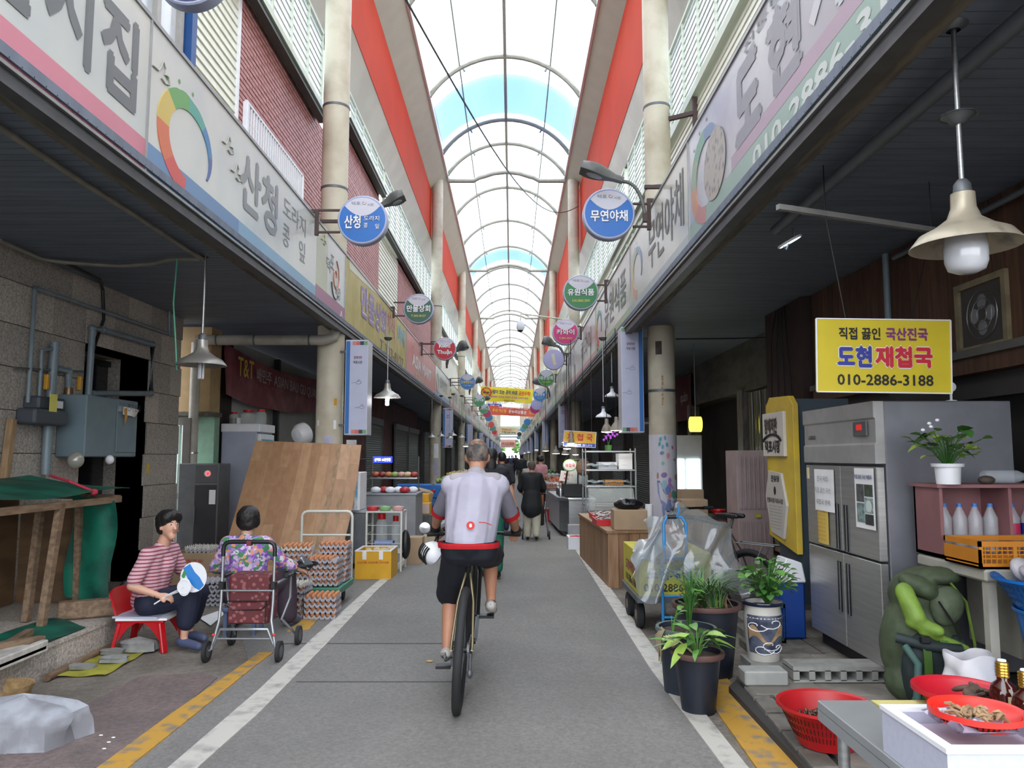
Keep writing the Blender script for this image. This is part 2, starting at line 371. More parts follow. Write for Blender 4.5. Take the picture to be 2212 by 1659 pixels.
# ---- columns of the arcade
YC = [11.45, 27.3, 41.2, 56, 71, 86, 101, 116, 131, 146, 161]
CXL, CXR = -2.72, 2.24
colp = mat('column_paint', '#c9c2ae', .55, scale=2.5, col2='#aaa08a', bump=.12, pos=(.45, .75), detail=8)
def column(x, y, lab, grp, r=.2):
    t = thing('column', lab, 'column', (x, y, 0), grp)
    B = MB().lathe([(r + .05, 0), (r + .05, .06), (r, .12), (r, 11.6), (0, 11.6)], (x, y, 0), 28); put(B, 'shaft', colp, t, 35)
    for z in (5.6, 6.9): put(MB().lathe([(r, z), (r + .008, z), (r + .008, z + .035), (r, z + .035)], (x, y, 0), 24), 'band', dsteel, t, 35)
    return t
COLS = {}
for i, y in enumerate(YC):
    far = i > 3
    COLS['L', i] = column(CXL, y, ['round cream column left behind the leaning wood board', 'second cream column on the left with paper notices', 'third cream column on the left, past the notices', 'fourth cream column on the left'][i] if not far else 'distant cream column in the left row', 'far left columns' if far else None)
    COLS['R', i] = column(CXR, y, ['round cream column right with sea animal stickers', 'cream column behind the yellow hanging sign on the right', 'third cream column on the right, behind the display cases', 'fourth cream column on the right'][i] if not far else 'distant cream column in the right row', 'far right columns' if far else None)
#column(CXL, -3.5, 'cream column behind the viewer on the left', None); column(CXR, -3.5, 'cream column behind the viewer on the right', None)
# ---- upper walls, clerestory bands
XU, XV = -3.4, 2.8
struct('trim_12', MB().prism([V((-2.37, -1, 11.82)), V((-2.95, -1, 11.25)), V((-3.1, -1, 11.25)), V((-3.1, -1, 12.2)), V((-2.37, -1, 12.2))], (0, 0, 0), (0, YE + 1, 0)), cream)
struct('trim_13', MB().prism([V((1.96, -1, 11.82)), V((2.5, -1, 11.45)), V((2.65, -1, 11.45)), V((2.65, -1, 12.2)), V((1.96, -1, 12.2))], (0, 0, 0), (0, YE + 1, 0)), cream)
struct('trim_14', MB().box(-3.12, -2.95, -1, YE, 9.45, 11.25), orange); struct('trim_15', MB().box(2.5, 2.67, -1, YE, 9.05, 11.45), orange)
struct('wall_left_upper_panel', MB().prism([V((-2.96, -1, 9.45)), V((-3.3, -1, 8.9)), V((-3.42, -1, 8.9)), V((-3.1, -1, 9.45))], (0, 0, 0), (0, YE + 1, 0)), pale)
struct('wall_right_upper_panel', MB().prism([V((2.51, -1, 9.05)), V((2.75, -1, 8.53)), V((2.87, -1, 8.53)), V((2.65, -1, 9.05))], (0, 0, 0), (0, YE + 1, 0)), pale)
struct('trim_16', MB().box(-3.34, -3.28, -1, YE, 8.84, 8.92), black); struct('trim_17', MB().box(2.73, 2.79, -1, YE, 8.47, 8.55), black)
# gutter / roof edge angle
struct('trim_18', MB().box(-2.40, -2.34, -1, YE, 11.78, 11.9), white); struct('trim_19', MB().box(1.93, 1.99, -1, YE, 11.78, 11.9), white)
milk = film('milky_window', '#f2f8fa', .8, .2, .03)
WN = [0]
def clere(x, s, y0, y1, z0, z1, m=.95):
    """window strip of louvred panes: frame, mullions, glazing bars, each pane"""
    WN[0] += 1; t = link('window_%d' % WN[0], None, None, (x, (y0 + y1) / 2, z0), kind='structure')
    n = max(1, round((y1 - y0) / m)); B = MB()
    B.box(x - .04, x + .04, y0, y1, z0 - .06, z0).box(x - .04, x + .04, y0, y1, z1 - .03, z1 + .03)
    for i in range(n + 1):
        y = y0 + (y1 - y0) * i / n; B.box(x - .035, x + .035, y - .025, y + .025, z0, z1)
    put(B, 'window_frame', cream, t); B = MB(); k = max(3, round((z1 - z0) / .13))
    for j in range(1, k): z = z0 + (z1 - z0) * j / k; B.box(x - .012, x + .012, y0, y1, z - .008, z + .008)
    put(B, 'glazing_bar', mat('bar_grey', '#a9a8a4', .5), t)
    me = MB().box(-.003, .003, -.5, .5, 0, 1).mesh('pane', milk)
    for i in range(n):
        o = link('pane', me, t, (0, y0 + (y1 - y0) * (i + .5) / n - (y0 + y1) / 2, 0)); o.scale = (1, (y1 - y0) / n - .05, z1 - z0)
    xs = (x - s * .16, x + s * (.13 if s > 0 else .05)); B = MB().box(min(xs), max(xs), y0 - .05, y1 + .05, z0 - .16, z0 - .06); put(B, 'window_sill', cream, t)
    if s > 0: B = MB().box(x - s * .02, x + s * .10, y0 - .05, y1 + .05, z0 - .24, z0 - .162); put(B, 'sill_gutter', mat('green_gutter', '#3f4d48', .5), t)
    return t
clere(-3.3, 1, 5.5, 12.7, 7.5, 8.85); clere(-3.3, 1, 14.6, 19, 8.35, 8.85); clere(-3.3, 1, 19.2, 32, 7.55, 8.85)
clere(-3.3, 1, 33, 47, 7.6, 8.85, 1.4); clere(-3.3, 1, 48, 78, 7.6, 8.85, 2.5); clere(-3.3, 1, 80, YE, 7.6, 8.85, 5)
clere(2.75, -1, 4.0, 17.5, 7.1, 8.48); clere(2.75, -1, 18, 31, 7.1, 8.48, 1.2); clere(2.75, -1, 32, 60, 7.1, 8.48, 2); clere(2.75, -1, 61, YE, 7.1, 8.48, 5)
# brick facade above the left sign boards
mort = mat('dark_mortar', '#6d4044', .9, var=.2); bk = mat('red_glazed_brick', '#b57d7a', .5, scale=3, col2='#a8706d', bump=.1)
def bricks(t, x, y0, y1, z0, z1, m, lim, s=1, L=.21, H=.054, jl=.012, jh=.016, key=None, d=.02):
    me = MB().box(-d / 2, d / 2, -L / 2, L / 2, -H / 2, H / 2).mesh('brick', m); B = MB(); cells = []
    r = 0; z = z0 + H / 2
    while z < z1:
        y = y0 + (0 if r % 2 else -(L + jl) / 2)
        while y < y1:
            a, b = max(y, y0), min(y + L, y1)
            if b - a > .03: cells.append((a, b, z))
            y += L + jl
        z += H + jh; r += 1
    cells.sort(key=key or (lambda c: c[0] + .3 * c[2])); o0 = WL[t.name]
    for i, (a, b, z) in enumerate(cells):
        xo = x + s * (d / 2 + random.uniform(-.002, .002))
        if i < lim: o = link('brick', me, t, V((xo, (a + b) / 2, z)) - o0); o.scale = (1, (b - a) / L, 1)
        else: B.box(xo - d / 2, xo + d / 2, a, b, z - H / 2, z + H / 2)
    if B.v: put(B, 'brickwork', m, t, kind='stuff')
t = struct('wall_left_upper', MB().box(XU - .2, XU, 9.0, 19.1, 4.6, 7.4), mort)
bricks(t, XU, 9.05, 19.1, 4.9, 7.36, bk, 300)
B = MB()
t = struct('wall_left_upper_far', MB().box(XU - .2, XU, 22.3, 33, 4.6, 7.4), mort); bricks(t, XU, 22.3, 33, 4.9, 7.3, bk, 0)
t = struct('wall_left_upper_middle', MB().box(XU - .2, XU, 14.5, 19.1, 7.4, 8.25), mort); bricks(t, XU, 14.5, 19.1, 7.32, 8.1, bk, 0)
side = mat('cream_siding', '#dedfce', .5, var=.07)
def siding(name, x, y0, y1, z0, z1, s, st=.11, parent=None):
    B = MB(); z = z0
    while z < z1:
        B.prism([V((x, y0, z)), V((x + s * .022, y0, z + .01)), V((x + s * .006, y0, min(z + st, z1)))  , V((x - s * .04, y0, min(z + st, z1))), V((x - s * .04, y0, z))], (0, 0, 0), (0, y1 - y0, 0)); z += st
    return struct(name, B, side)
siding('wall_left_siding', XU + .01, 7.75, 9.03, 4.6, 7.3, 1); siding('wall_left_siding_far', XU + .01, 19.12, 22.28, 4.6, 7.3, 1)
struct('trim_20', MB().box(XU - .02, XU + .05, 9.0, 9.06, 4.6, 7.3), white)
struct('trim_21', MB().box(XU - .02, XU + .07, 7.62, 7.74, 4.6, 7.3), mat('blue_post', '#1f4f8c', .5))
gl = mat('grey_glazing', '#aeb6be', .2, scale=2, col2='#c8ccd2', spec=.8)
struct('wall_left_glazing', MB().box(XU - .1, XU - .03, 3, 7.6, 4.6, 7.3), gl)
B = MB()
for y in (4.2, 5.6, 7.0, 7.5): B.box(XU - .04, XU + .02, y - .04, y + .04, 4.6, 7.3)
B.box(XU - .04, XU + .02, 3, 7.6, 6.2, 6.3); struct('trim_22', B, mat('raw_alu', '#a9a7a2', .5, .4))
struct('wall_left_upper_back', MB().box(XU - .3, XU - .1, -1, 9, 4.6, 7.3), side); struct('wall_left_upper_end', MB().box(XU - .3, XU - .1, 33, YE, 4.6, 7.4), side)
siding('wall_right_siding', XV, 3.0, 15.5, 4.5, 6.9, -1); struct('wall_right_upper', MB().box(XV + .05, XV + .3, -1, 3, 4.4, 7), side)
siding('wall_right_siding_far', XV, 21, 60, 4.5, 6.9, -1, .22); struct('wall_right_upper_end', MB().box(XV, XV + .2, 60, YE, 4.9, 7), side)
B = MB()
for i in range(6): B.box(XV, XV + .6, 15.7 + i * .9, 15.8 + i * .9, 5, 6.9)
B.box(XV - .03, XV + .05, 15.5, 21, 6.75, 6.95); struct('trim_23', B, cream); struct('wall_right_recess', MB().box(XV + .6, XV + .8, 15.5, 21, 4.9, 7), side)
# small white rail along the left sign top
B = MB(); y0, y1 = 7.2, 9.2; z = 4.79
B.box(-2.62, -2.57, y0, y0 + .02, 4.4, 5.0).box(-2.62, -2.57, y1, y1 + .02, 4.4, 5.0)
B.box(-2.6, -2.58, y0, y1, z + .2, z + .225).box(-2.6, -2.58, y0, y1, z - .22, z - .2)
for i in range(27): y = y0 + (y1 - y0) * i / 26; B.box(-2.598, -2.582, y - .01, y + .01, z - .22, z + .22)
put(B, 'guard_rail', white, label='short white slotted guard rail on top of the left sign board', cat='railing')
# ---- vaulted roof: arches, purlins, sheets, ties
RX0, RX1, RZ, RH = -2.37, 1.96, 11.85, 1.2
RC = (RX0 + RX1) / 2; half = (RX1 - RX0) / 2; RR = (half * half + RH * RH) / (2 * RH); RA = math.asin(half / RR)
def rp(a, y, dr=0): return V((RC + (RR + dr) * sin(a), y, RZ + RH - RR + (RR + dr) * cos(a)))
ys = [-1, 2.9, 7.7, 12.4, 16.7, 21.2, 25.4]; y = 27.4
while y < YE: ys.append(y); y += 4.65
roof = link('roof_vault', None, None, (RC, 80, RZ), kind='structure')
me = MB().tube([rp(-RA + 2 * RA * i / 20, 0) for i in range(21)], .07, 8).mesh('arch', mat('arch_paint', '#8f8e82', .6), (RC, 0, RZ), 40)
for y in ys: link('arch', me, roof, (0, y - 80, 0))
sheet = film('polycarbonate', '#eef5fb', .86, .15, .03)
me1 = {}
for i in range(len(ys) - 1):
    for j in range(2):
        dy = round(ys[i + 1] - ys[i], 3); k = (dy, j)
        if k not in me1: me1[k] = MB().grid(lambda u, v: rp(-RA + RA * (j + u), v * dy, .09) , 8, 1).mesh('roof_sheet', sheet, (RC, 0, RZ), 60)
        link('roof_sheet', me1[k], roof, (0, ys[i] - 80, 0))
B = MB().tube([rp(0, -1), rp(0, YE)], .05, 8); put(B, 'ridge_bar', MATS['arch_paint'], roof, 40)
for a in (-.52, .52):
    B = MB().tube([rp(a * RA * 1.0, -1, .05), rp(a * RA, YE, .05)], .022, 6); put(B, 'purlin', mat('purlin_grey', '#84908a', .5), roof, 40)
bl = film('blue_overlap', '#86abdc', .3, .2, .08)
B = MB().grid(lambda u, v: rp(-RA + 2 * RA * u, 22.6 + v * 2.7, .2), 16, 1); put(B, 'overlap_sheet', bl, roof, 60)
B = MB().grid(lambda u, v: rp(-RA + 2 * RA * u, 42.5 + v * 2.5, .2), 16, 1); put(B, 'overlap_sheet', bl, roof, 60)
for y in (27.6, 41.4, 56, 71, 86, 101, 116, 131, 146):
    B = MB(); z = RZ - .15
    B.tube([(RX0, y, z), (RX0 + .95, y, z), (RX0 + 1.15, y, z + .12)] + [V((RC + d * .95, y, z + .12 + .22 * (1 - d * d) )) for d in (-.9, -.5, 0, .5, .9)] + [(RX1 - 1.15, y, z + .12), (RX1 - .95, y, z), (RX1, y, z)], .085, 8)
    put(B, 'tie_beam', mat('tie_paint', '#a5a498', .6), roof, 50)
for i, y in enumerate(ys[5:14]):
    for a in (-.5, .5): put(MB().tube([rp(a * RA, y, -.02), rp(a * RA, y, -.16)], .03, 6), 'roof_lamp', dsteel, roof, 40)
# end wall of the arcade with its opening
gab = mat('gable_white', '#eef3f5', .6)  # plain near-white surface colour
struct('wall_end', MB().box(-5.4, XL, YE, YE + .3, 0, 13).box(XR, 4.5, YE, YE + .3, 0, 13).box(XL, XR, YE, YE + .3, 6.6, 8.2), cream)
# outer walls under the awnings
wred = mat('dark_red_brick', '#5d3a38', .7, scale=3, col2='#4a2f2e')
struct('wall_left_far', MB().box(-5.5, -4.65, 25, YE, 0, 3.9), mat('dark_shop_wall', '#4a4644', .8, var=.3, scale=2)); struct('wall_right_far', MB().box(4.1, 4.5, 19, YE, 0, 3.9), MATS['dark_shop_wall'])  # dark grey-brown wall colour with random tone
#struct('wall_back', MB().box(-5.5, -3.5, -6.2, -6, 0, 5).box(2.8, 4.5, -6.2, -6, 0, 5), dark)
# ================================================================ SIGN BOARDS OF THE AWNINGS
KB = .85  # boards were measured for an awning edge 2.92 m off; it stands at 0.85 of that
def yL(px, z=4.4): return (XL / KB * F / (px - 1106) - .0939 * (z - CH)) / .9956
def yR(px, z=4.4): return (XR / KB * F / (px - 1106) - .0939 * (z - CH)) / .9956
def pm(col, rough=.45, **k):  # flat printed colour
    return mat('print_' + col.lstrip('#'), col, rough, var=.05, scale=2, **k)
gprint = pm('#7c7f80')
class Board:
    """one sign board on an awning edge: panel, frame, stripe; u runs along the reading direction"""
    def __init__(s, side, y0, y1, base, label, stripe=None, sh=.25, group=None):
        y0 *= KB; y1 *= KB; s.side = side; s.y0, s.y1 = min(y0, y1), max(y0, y1)
        s.x = XL if side == 'L' else XR; s.n = 1 if side == 'L' else -1
        s.r = EY if side == 'L' else -EY
        s.t = thing('sign_board', label, 'sign', (s.x, (s.y0 + s.y1) / 2, ZB), group)
        g = .012
        put(MB().box(s.x - s.n * .12, s.x, s.y0 + g, s.y1 - g, ZB, ZT), 'panel', base, s.t)
        put(MB().box(s.x - s.n * .12, s.x + s.n * .012, s.y0, s.y1, ZT, ZT + .03).box(s.x - s.n * .12, s.x + s.n * .012, s.y0, s.y1, ZB - .02, ZB)
            .box(s.x - s.n * .1, s.x + s.n * .01, s.y0, s.y0 + g, ZB, ZT).box(s.x - s.n * .1, s.x + s.n * .01, s.y1 - g, s.y1, ZB, ZT), 'frame', mat('alu_edge', '#9a9b9b', .4, .6), s.t)
        if stripe: s.rect((s.y0 + g) / KB, (s.y1 - g) / KB, 3.815, 3.81 + sh, stripe, 'stripe')
    def rect(s, a, b, z0, z1, m, name='print', lift=.002):
        a *= KB; b *= KB; z0 = CH + (z0 - CH) * KB; z1 = CH + (z1 - CH) * KB
        x = s.x + s.n * lift; B = MB().box(min(x, s.x), max(x, s.x), min(a, b), max(a, b), z0, z1); return put(B, name, m, s.t)
    def text(s, tx, y0, y1, z0, z1, m, bold=.02, name='lettering', lift=.004, **k):
        y0 *= KB; y1 *= KB; z0 = CH + (z0 - CH) * KB; z1 = CH + (z1 - CH) * KB
        return text(tx, (s.x, (y0 + y1) / 2, (z0 + z1) / 2), s.r, EZ, abs(y1 - y0), z1 - z0, m, s.t, name, bold, lift, **k)
    def ring(s, yc, zc, sc=1., cols=None):
        cols = cols or ['#c9504a', '#cc6b45', '#c9b055', '#5f9a52', '#4f9a8c', '#3f78a8', '#4a5f95']
        yc *= KB; zc = CH + (zc - CH) * KB; sc *= KB; n = len(cols); A0, A1 = R(262), R(-28)
        for k, c in enumerate(cols):
            P = []; m = 7
            fr = [(k + i / m) / n for i in range(m + 1)]
            def pt(f, o):
                a = A0 + (A1 - A0) * f; wd = .17 * (1 - max(0, f - .5) / .5 * .97) * (1 + .12 * sin(f * 60) * (.5 < f) * (1 - f))
                r = .40 + (wd if o else -.02); r *= 1 + .15 * max(0, f - .75)
                return V((s.x + s.n * .0, yc, zc)) + s.r * (r * cos(a) * sc * 1.25) + EZ * (r * sin(a) * sc * .92)
            P = [pt(f, 1) for f in fr] + [pt(f, 0) for f in reversed(fr)]
            if s.side == 'L': pass
            put(MB().prism(P, (s.n * .006, 0, 0), (s.n * .001, 0, 0)), 'logo_band', pm(c), s.t)
        B = MB()
        for f, q in ((.45, .66), (.52, .64), (.6, .62)): disc(B, V((s.x, yc, zc)) + s.r * (q * cos(A0 + (A1 - A0) * f) * sc * 1.25) + EZ * (q * sin(A0 + (A1 - A0) * f) * sc * .92), s.r, EZ, .018, n=8, lift=.004)
        put(B, 'logo_drops', pm(cols[3]), s.t)
    def cloud(s, y, z, sz=.12, m=None):
        y *= KB; z = CH + (z - CH) * KB; B = MB(); pts = [V((s.x + s.n * .006, y, z)) + s.r * a * sz + EZ * b * sz for a, b in ((-1, -.3), (-.3, -.25), (0, .1), (.25, .6), (.6, .3), (.5, -.1), (1, 0), (1.2, -.4), (.6, -.6), (.1, -.5))]
        put(B.tube(pts, .006, 5), 'cloud_print', m or pm('#a8a8a2'), s.t)
    def market(s, y, z, sz=1.0, m=None):
        m = m or pm('#5c5c5c'); q = s.n
        s.text('덕', y - q * .30 * sz, y - q * .14 * sz, z - .02 * sz, z + .13 * sz, m, .0); s.text('포', y - q * .12 * sz, y + q * .03 * sz, z + .05 * sz, z + .2 * sz, m, .0)
        s.text('시장', y + q * .12 * sz, y + q * .38 * sz, z - .22 * sz, z - .08 * sz, m, .0)
        c = V((s.x + s.n * .006, (y + q * .12 * sz) * KB, CH + (z - CH) * KB)); put(MB().tube([c + s.r * ((.03 + .012 * k) * sz * cos(k * .7)) + EZ * ((.03 + .012 * k) * sz * sin(k * .7)) for k in range(12)], .005 * sz, 5), 'swirl_print', pm('#d08a70'), s.t)
        put(MB().tube(arc(c - EZ * .05 * sz, .16 * sz, R(190), R(320), 8, s.r, EZ), .006 * sz, 5), 'swirl_print', m, s.t)
lg = mat('board_light', '#b9bebd', .3, scale=1.2, col2='#c6c8c2', spec=.6); lg2 = mat('board_cream', '#c3c1b4', .3, scale=1.2, col2='#b6b5aa', spec=.6)
b = Board('L', -1.1, yL(319), lg, 'big white sign board with grey letters and pink lower band, nearest on the left', pm('#c97d8e'))
for ch, c in (('도', 4.15), ('시', 4.82), ('집', 5.46)): b.text(ch, c - .27, c + .27, 4.17, 4.9, pm('#66696b'), .03)
b = Board('L', yL(319), yL(745), lg, 'white sign board with rainbow crescent logo and blue lower band on the left', pm('#7fa5c0'))
b.rect(yL(319) + .012, 8.0, 3.815, 4.06, pm('#6687ae'), 'stripe', .003)
b.ring(6.72, 4.33, .9); b.text('산청', 8.0, 9.32, 4.22, 4.9, pm('#85888a'), .03); b.text('도라지', 9.55, 10.6, 4.62, 4.88, pm('#85888a'), .0)
b.text('콩', 9.55, 9.85, 4.24, 4.53, pm('#85888a'), .0); b.text('잎', 10.3, 10.6, 4.24, 4.53, pm('#85888a'), .0)
for y, z in ((6.1, 4.75), (7.6, 4.75), (7.85, 4.55)): b.cloud(y, z)
b.market(12.3, 4.5, 1.5); b.rect(yL(683), yL(745) - .02, 3.815, 4.11, pm('#a06a84'), 'stripe', .004); b.rect(yL(683), yL(683) + .7, 4.11, 5.06, pm('#bfc2a8'), 'print', .001)
b.cloud(12.9, 3.95, .1, pm('#d8c8d2')); b.cloud(11.6, 4.9, .12, pm('#b9bca0'))
gold = mat('print_floral_gold', '#b9a763', .5, scale=2.5, col2='#a99a45', pos=(.4, .6), detail=8)
b = Board('L', yL(745), yL(877), gold, 'yellow printed sign board with purple and red shop lettering')
put(MB().prism([V((XL, 11.5, 4.4)), V((XL, 11.5, ZT)), V((XL, 14.5, ZT)), V((XL, 12.8, 4.45))], (.003, 0, 0), (.001, 0, 0)), 'print', pm('#c9c9b5'), b.t)
b.text('만물상회', 14.6, 17.6, 4.25, 4.9, pm('#d8d0dc'), .05, lift=.003); b.text('만물상회', 14.6, 17.6, 4.25, 4.9, pm('#8b70a3'), .02, lift=.006)
b.text('부식', 17.8, 18.9, 4.45, 4.95, pm('#b85a4d'), .03); b.text('야채', 19.4, 20.6, 4.45, 4.95, pm('#5b9fb5'), .03); b.text('T.303-8127', 16.8, 20.5, 3.9, 4.15, pm('#6a5a52'), .01)
b = Board('L', yL(877), yL(940), pm('#c78079'), 'faded pink sign board with pale capital lettering on the left', None); b.text('ASIA MART', 22.3, 27.5, 4.2, 4.6, pm('#ddd3cf'), .04)
b.text('아시아 마트', 22.3, 25.5, 4.75, 4.95, pm('#d8b0a0'), .02); b.text('T.303', 23, 25, 3.9, 4.08, pm('#cfc38a'), .02)
cols = ['#8fa6c4', '#c9a0a0', '#a8bd96', '#8fa6c4', '#c98f8f', '#a7bf9a', '#9eb3c9']
names = ['오복방앗간', '상명식품', '상명인삼', '과일그릇', '덕포상회', '대성수산', '은하상회', '부산식품', '영진상회', '형제축산']
y = yL(940); i = 0
while y < (YE - 2) / KB:
    L = 6.5 if y < 60 else 14
    b = Board('L', y, min(y + L, YE / KB), lg2, ['cream sign board with faint grey letters, next beyond the pink one', 'second cream sign board beyond the pink one on the left', 'third cream sign board beyond the pink one on the left'][i] if i < 3 else 'distant cream sign board along the left awning', pm(cols[i % 7]), .3, None if i < 3 else 'distant left sign boards')
    b.text(names[i % 10], y + 2, y + L * .85, 4.3, 4.8, pm('#9a9a95'), .02)
    if i < 3: b.ring(y + 1.0, 4.4, .8)
    y += L; i += 1
# right side
b = Board('R', -1.1, yR(1488.5), mat('board_painted_glare', '#b4b5ba', .25, scale=1.3, col2='#a2a2ab', spec=.7), 'big sign board in glare-washed colours with mobile number on green band, nearest on the right', pm('#93a99f'), .29)  # reflection on this board is put into its muted base and print colours
b.rect(-1.0, 6.7, 4.10, 4.23, pm('#ab94a4'), 'stripe', .003)
b.ring(7.55, 4.42, .95, ['#b5807d', '#bd8d72', '#8fa089', '#75a08b', '#6f86a5', '#8f8f9a', '#93939b'])
B = MB(); disc(B, (XR, 6.16, 3.96), -EY, EZ, .34, .29, 28, .008); put(B, 'clam_photo', mat('clam_print', '#77726f', .5, scale=14, col2='#a9a29c', kind='voronoi', pos=(.1, .5)), b.t)
for ch, c in (('도', 6.2), ('현', 5.35), ('재', 4.5), ('첩', 3.65), ('국', 2.8)): b.text(ch, c + .36, c - .36, 4.22, 4.9, pm('#8d8b93' if c > 5 else '#c3c1c6'), .05)  # letter colours washed out to stand in for the reflection
b.text('전통방식 그대로', 6.25, 3.9, 4.92, 5.03, pm('#6f7075'), .0); b.text('010-2886-3188', 6.1, 3.3, 3.86, 4.05, pm('#c6ccc9'), .03)
b = Board('R', yR(1488.5), yR(1362), lg2, 'cream sign board with dark letters above the right column', pm('#adb5b8'), .22)
b.text('무연야채', 10.9, 8.6, 4.2, 4.88, pm('#6c6b68'), .01); b.ring(11.9, 4.45, .8, ['#c99f8f', '#cdb28f', '#c9c39a', '#a9b9a9', '#94a9b9', '#8f9fb9', '#8f93b0'])
b = Board('R', yR(1362), yR(1287.5), lg2, 'cream sign board with grey letters and green lower band on the right', pm('#a4b894'), .24)
b.text('유원식품', 16.2, 13.1, 4.2, 4.85, pm('#7b7a78'), .01); b.ring(17.2, 4.45, .8); b.market(17.6, 4.1, .6)
b = Board('R', yR(1287.5), yR(1240), lg2, 'cream sign board with grey letters and pink lower band on the right', pm('#cf9d97'), .24); b.text('카와이', 21.8, 19, 4.2, 4.8, pm('#8a8986'), .01)
y = yR(1240); i = 0
while y < (YE - 2) / KB:
    L = 6.5 if y < 60 else 14
    b = Board('R', y, min(y + L, YE / KB), lg2, ['cream sign board with faint letters past the pink-banded one', 'second faint cream sign board past the pink-banded one'][i] if i < 2 else 'distant cream sign board along the right awning', pm(cols[(i + 1) % 7]), .3, None if i < 2 else 'distant right sign boards')
    b.text(names[(i + 4) % 10], y + L * .85, y + 2, 4.3, 4.8, pm('#9a9a95'), .02)
    if i in (5, 6): b.rect(y + 1, y + 4, 3.83, 5.06, pm('#d9b95c'), 'print', .002)
    y += L; i += 1
# ================================================================ ROUND PROJECTING SIGNS
rim = mat('lavender_rim', '#a9adc6', .4, var=.06)
def round_sign(px, py, dpx, col, title, sub, label, top='#8db7de', size=.62, small=None, txtcol='#e9ebf0', strip=False, group=None, detail=True):
    Y = size * F / dpx; c = at(px, py, Y); r = size / 2
    t = thing('round_sign', label, 'sign', tuple(c), group)
    put(MB().lathe([(0, -.07), (r - .012, -.07), (r, -.058), (r, .058), (r - .012, .07), (0, .07)], c, 36, 'y'), 'drum', rim, t, 35)
    B = MB(); disc(B, c - EY * .07, EX, EZ, r - .025, n=36, lift=.003); put(B, 'face', pm(col), t)
    if title:
        k = 10; P = [V((c.x + (r - .03) * cos(a), c.y - .0765, c.z + (r - .03) * sin(a))) for a in [R(38) + R(104) * i / k for i in range(k + 1)]]
        Q = [V((p.x, p.y, c.z + (r - .03) * .62 - .13 * (1 - ((p.x - c.x) / (.79 * (r - .03))) ** 2) + .0)) for p in reversed(P[1:-1])]
        put(MB().add(P + Q, [tuple(reversed(range(len(P + Q))))]), 'crest', pm('#c4c3cf'), t)
        if detail:
            text('덕포', c + V((-.08, -.07, r * .66)), EX, EZ, .11, .045, pm('#57525e'), t, 'crest_lettering', 0, .009); text('시장', c + V((.1, -.07, r * .6)), EX, EZ, .08, .035, pm('#57525e'), t, 'crest_lettering', 0, .009)
            put(MB().tube([c + V((.015 + (.006 + .003 * k) * cos(k * .8), -.079, r * .68 + (.006 + .003 * k) * sin(k * .8))) for k in range(9)], .0025, 4), 'crest_swirl', pm('#b0604f'), t)
        for tt in title:
            s, x, z, w_, h_ = tt; text(s, c + V((x + .008, -.07, z - .008)), EX, EZ, w_, h_, pm('#3c4a6a' if col == '#1766b8' else '#333a3a'), t, 'lettering_shadow', .03 if h_ > .1 else 0, .006); text(s, c + V((x, -.07, z)), EX, EZ, w_, h_, pm(txtcol), t, 'lettering', .02 if h_ > .1 else 0, .009)
        if sub: text(sub, c + V((0, -.07, -.15)), EX, EZ, .3, .045, pm('#d8cf5a'), t, 'phone_number', .01, .009)
    if strip: B = MB(); plate(B, c - EY * .073, (1, 0, .2), (-.2, 0, 1), .09, .34, .002, .002); put(B, 'paper_strip', pm('#cfc8ae'), t)
    return t, c, Y
def bracket(c, s, t, Y):
    xb = XL + .045 if s < 0 else XR - .045; r = .31; B = MB()
    x0 = c.x + s * r
    for dz in (.14, -.14): B.beam((x0 - s * .02, c.y, c.z + dz), (xb, c.y, c.z + dz), .025)
    B.beam((xb, c.y, min(c.z - .18, ZT - .1)), (xb, c.y, ZT + .08), .045).beam((xb, c.y, ZT + .06), (XL - .95 if s < 0 else XR + 1.15, c.y, ZT + .06), .04); put(B, 'bracket', mat('rusty_iron', '#4b3b38', .7), t)
t, c, Y = round_sign(415, -57, 172, '#2b3560', [('고향집', 0, -.03, .44, .14)], None, 'large dark blue round sign with lavender rim cut off at the top left'); put(MB().beam(c - EX * .3, (XU - .05, c.y, c.z), .04), 'bracket', black, t)
t, c, Y = round_sign(785, 478, 110, '#1766b8', [('산청', -.12, -.03, .2, .17), ('도라지', .115, .015, .19, .06), ('콩', .045, -.075, .05, .06), ('잎', .185, -.085, .05, .06)], None, 'round blue sign on the left column reading in white'); bracket(c, -1, t, Y)
t, c, Y = round_sign(1314, 465, 115, '#1766b8', [('무연야채', 0, -.03, .44, .14)], None, 'round blue sign below the street lamp on the right'); bracket(c, 1, t, Y)
t, c, Y = round_sign(905, 668, 66, '#315f4d', [('만물상회', 0, 0, .48, .14)], 'T.303-8127', 'round dark green sign on the left with yellow phone number'); bracket(c, -1, t, Y)
t, c, Y = round_sign(1254, 633, 78, '#2f7a45', [('유원식품', 0, .0, .46, .12)], '010-3842-2591', 'round green sign on the right with yellow mobile number'); bracket(c, 1, t, Y)
t, c, Y = round_sign(961, 754, 50, '#b8182a', [('Kiều', 0, .09, .3, .13), ('Thuận', 0, -.1, .4, .15)], None, 'round red sign on the left with foreign lettering'); bracket(c, -1, t, Y)
t, c, Y = round_sign(1221, 718, 57, '#c0256f', [('카와이', 0, 0, .42, .13)], 'T.301-1511', 'round magenta sign on the right'); bracket(c, 1, t, Y)
t, c, Y = round_sign(1196, 777, 45, '#a6a5cf', None, None, 'blank lavender round sign with a paper strip', strip=True); bracket(c, 1, t, Y)
t, c, Y = round_sign(1010, 825, 34, '#3a7fc4', [('오복떡방앗간', 0, -.02, .5, .12)], 'T.301-7866', 'round light blue sign far along the left', txtcol='#e8d98a', detail=False); bracket(c, 1 if c.x > 0 else -1, t, Y)
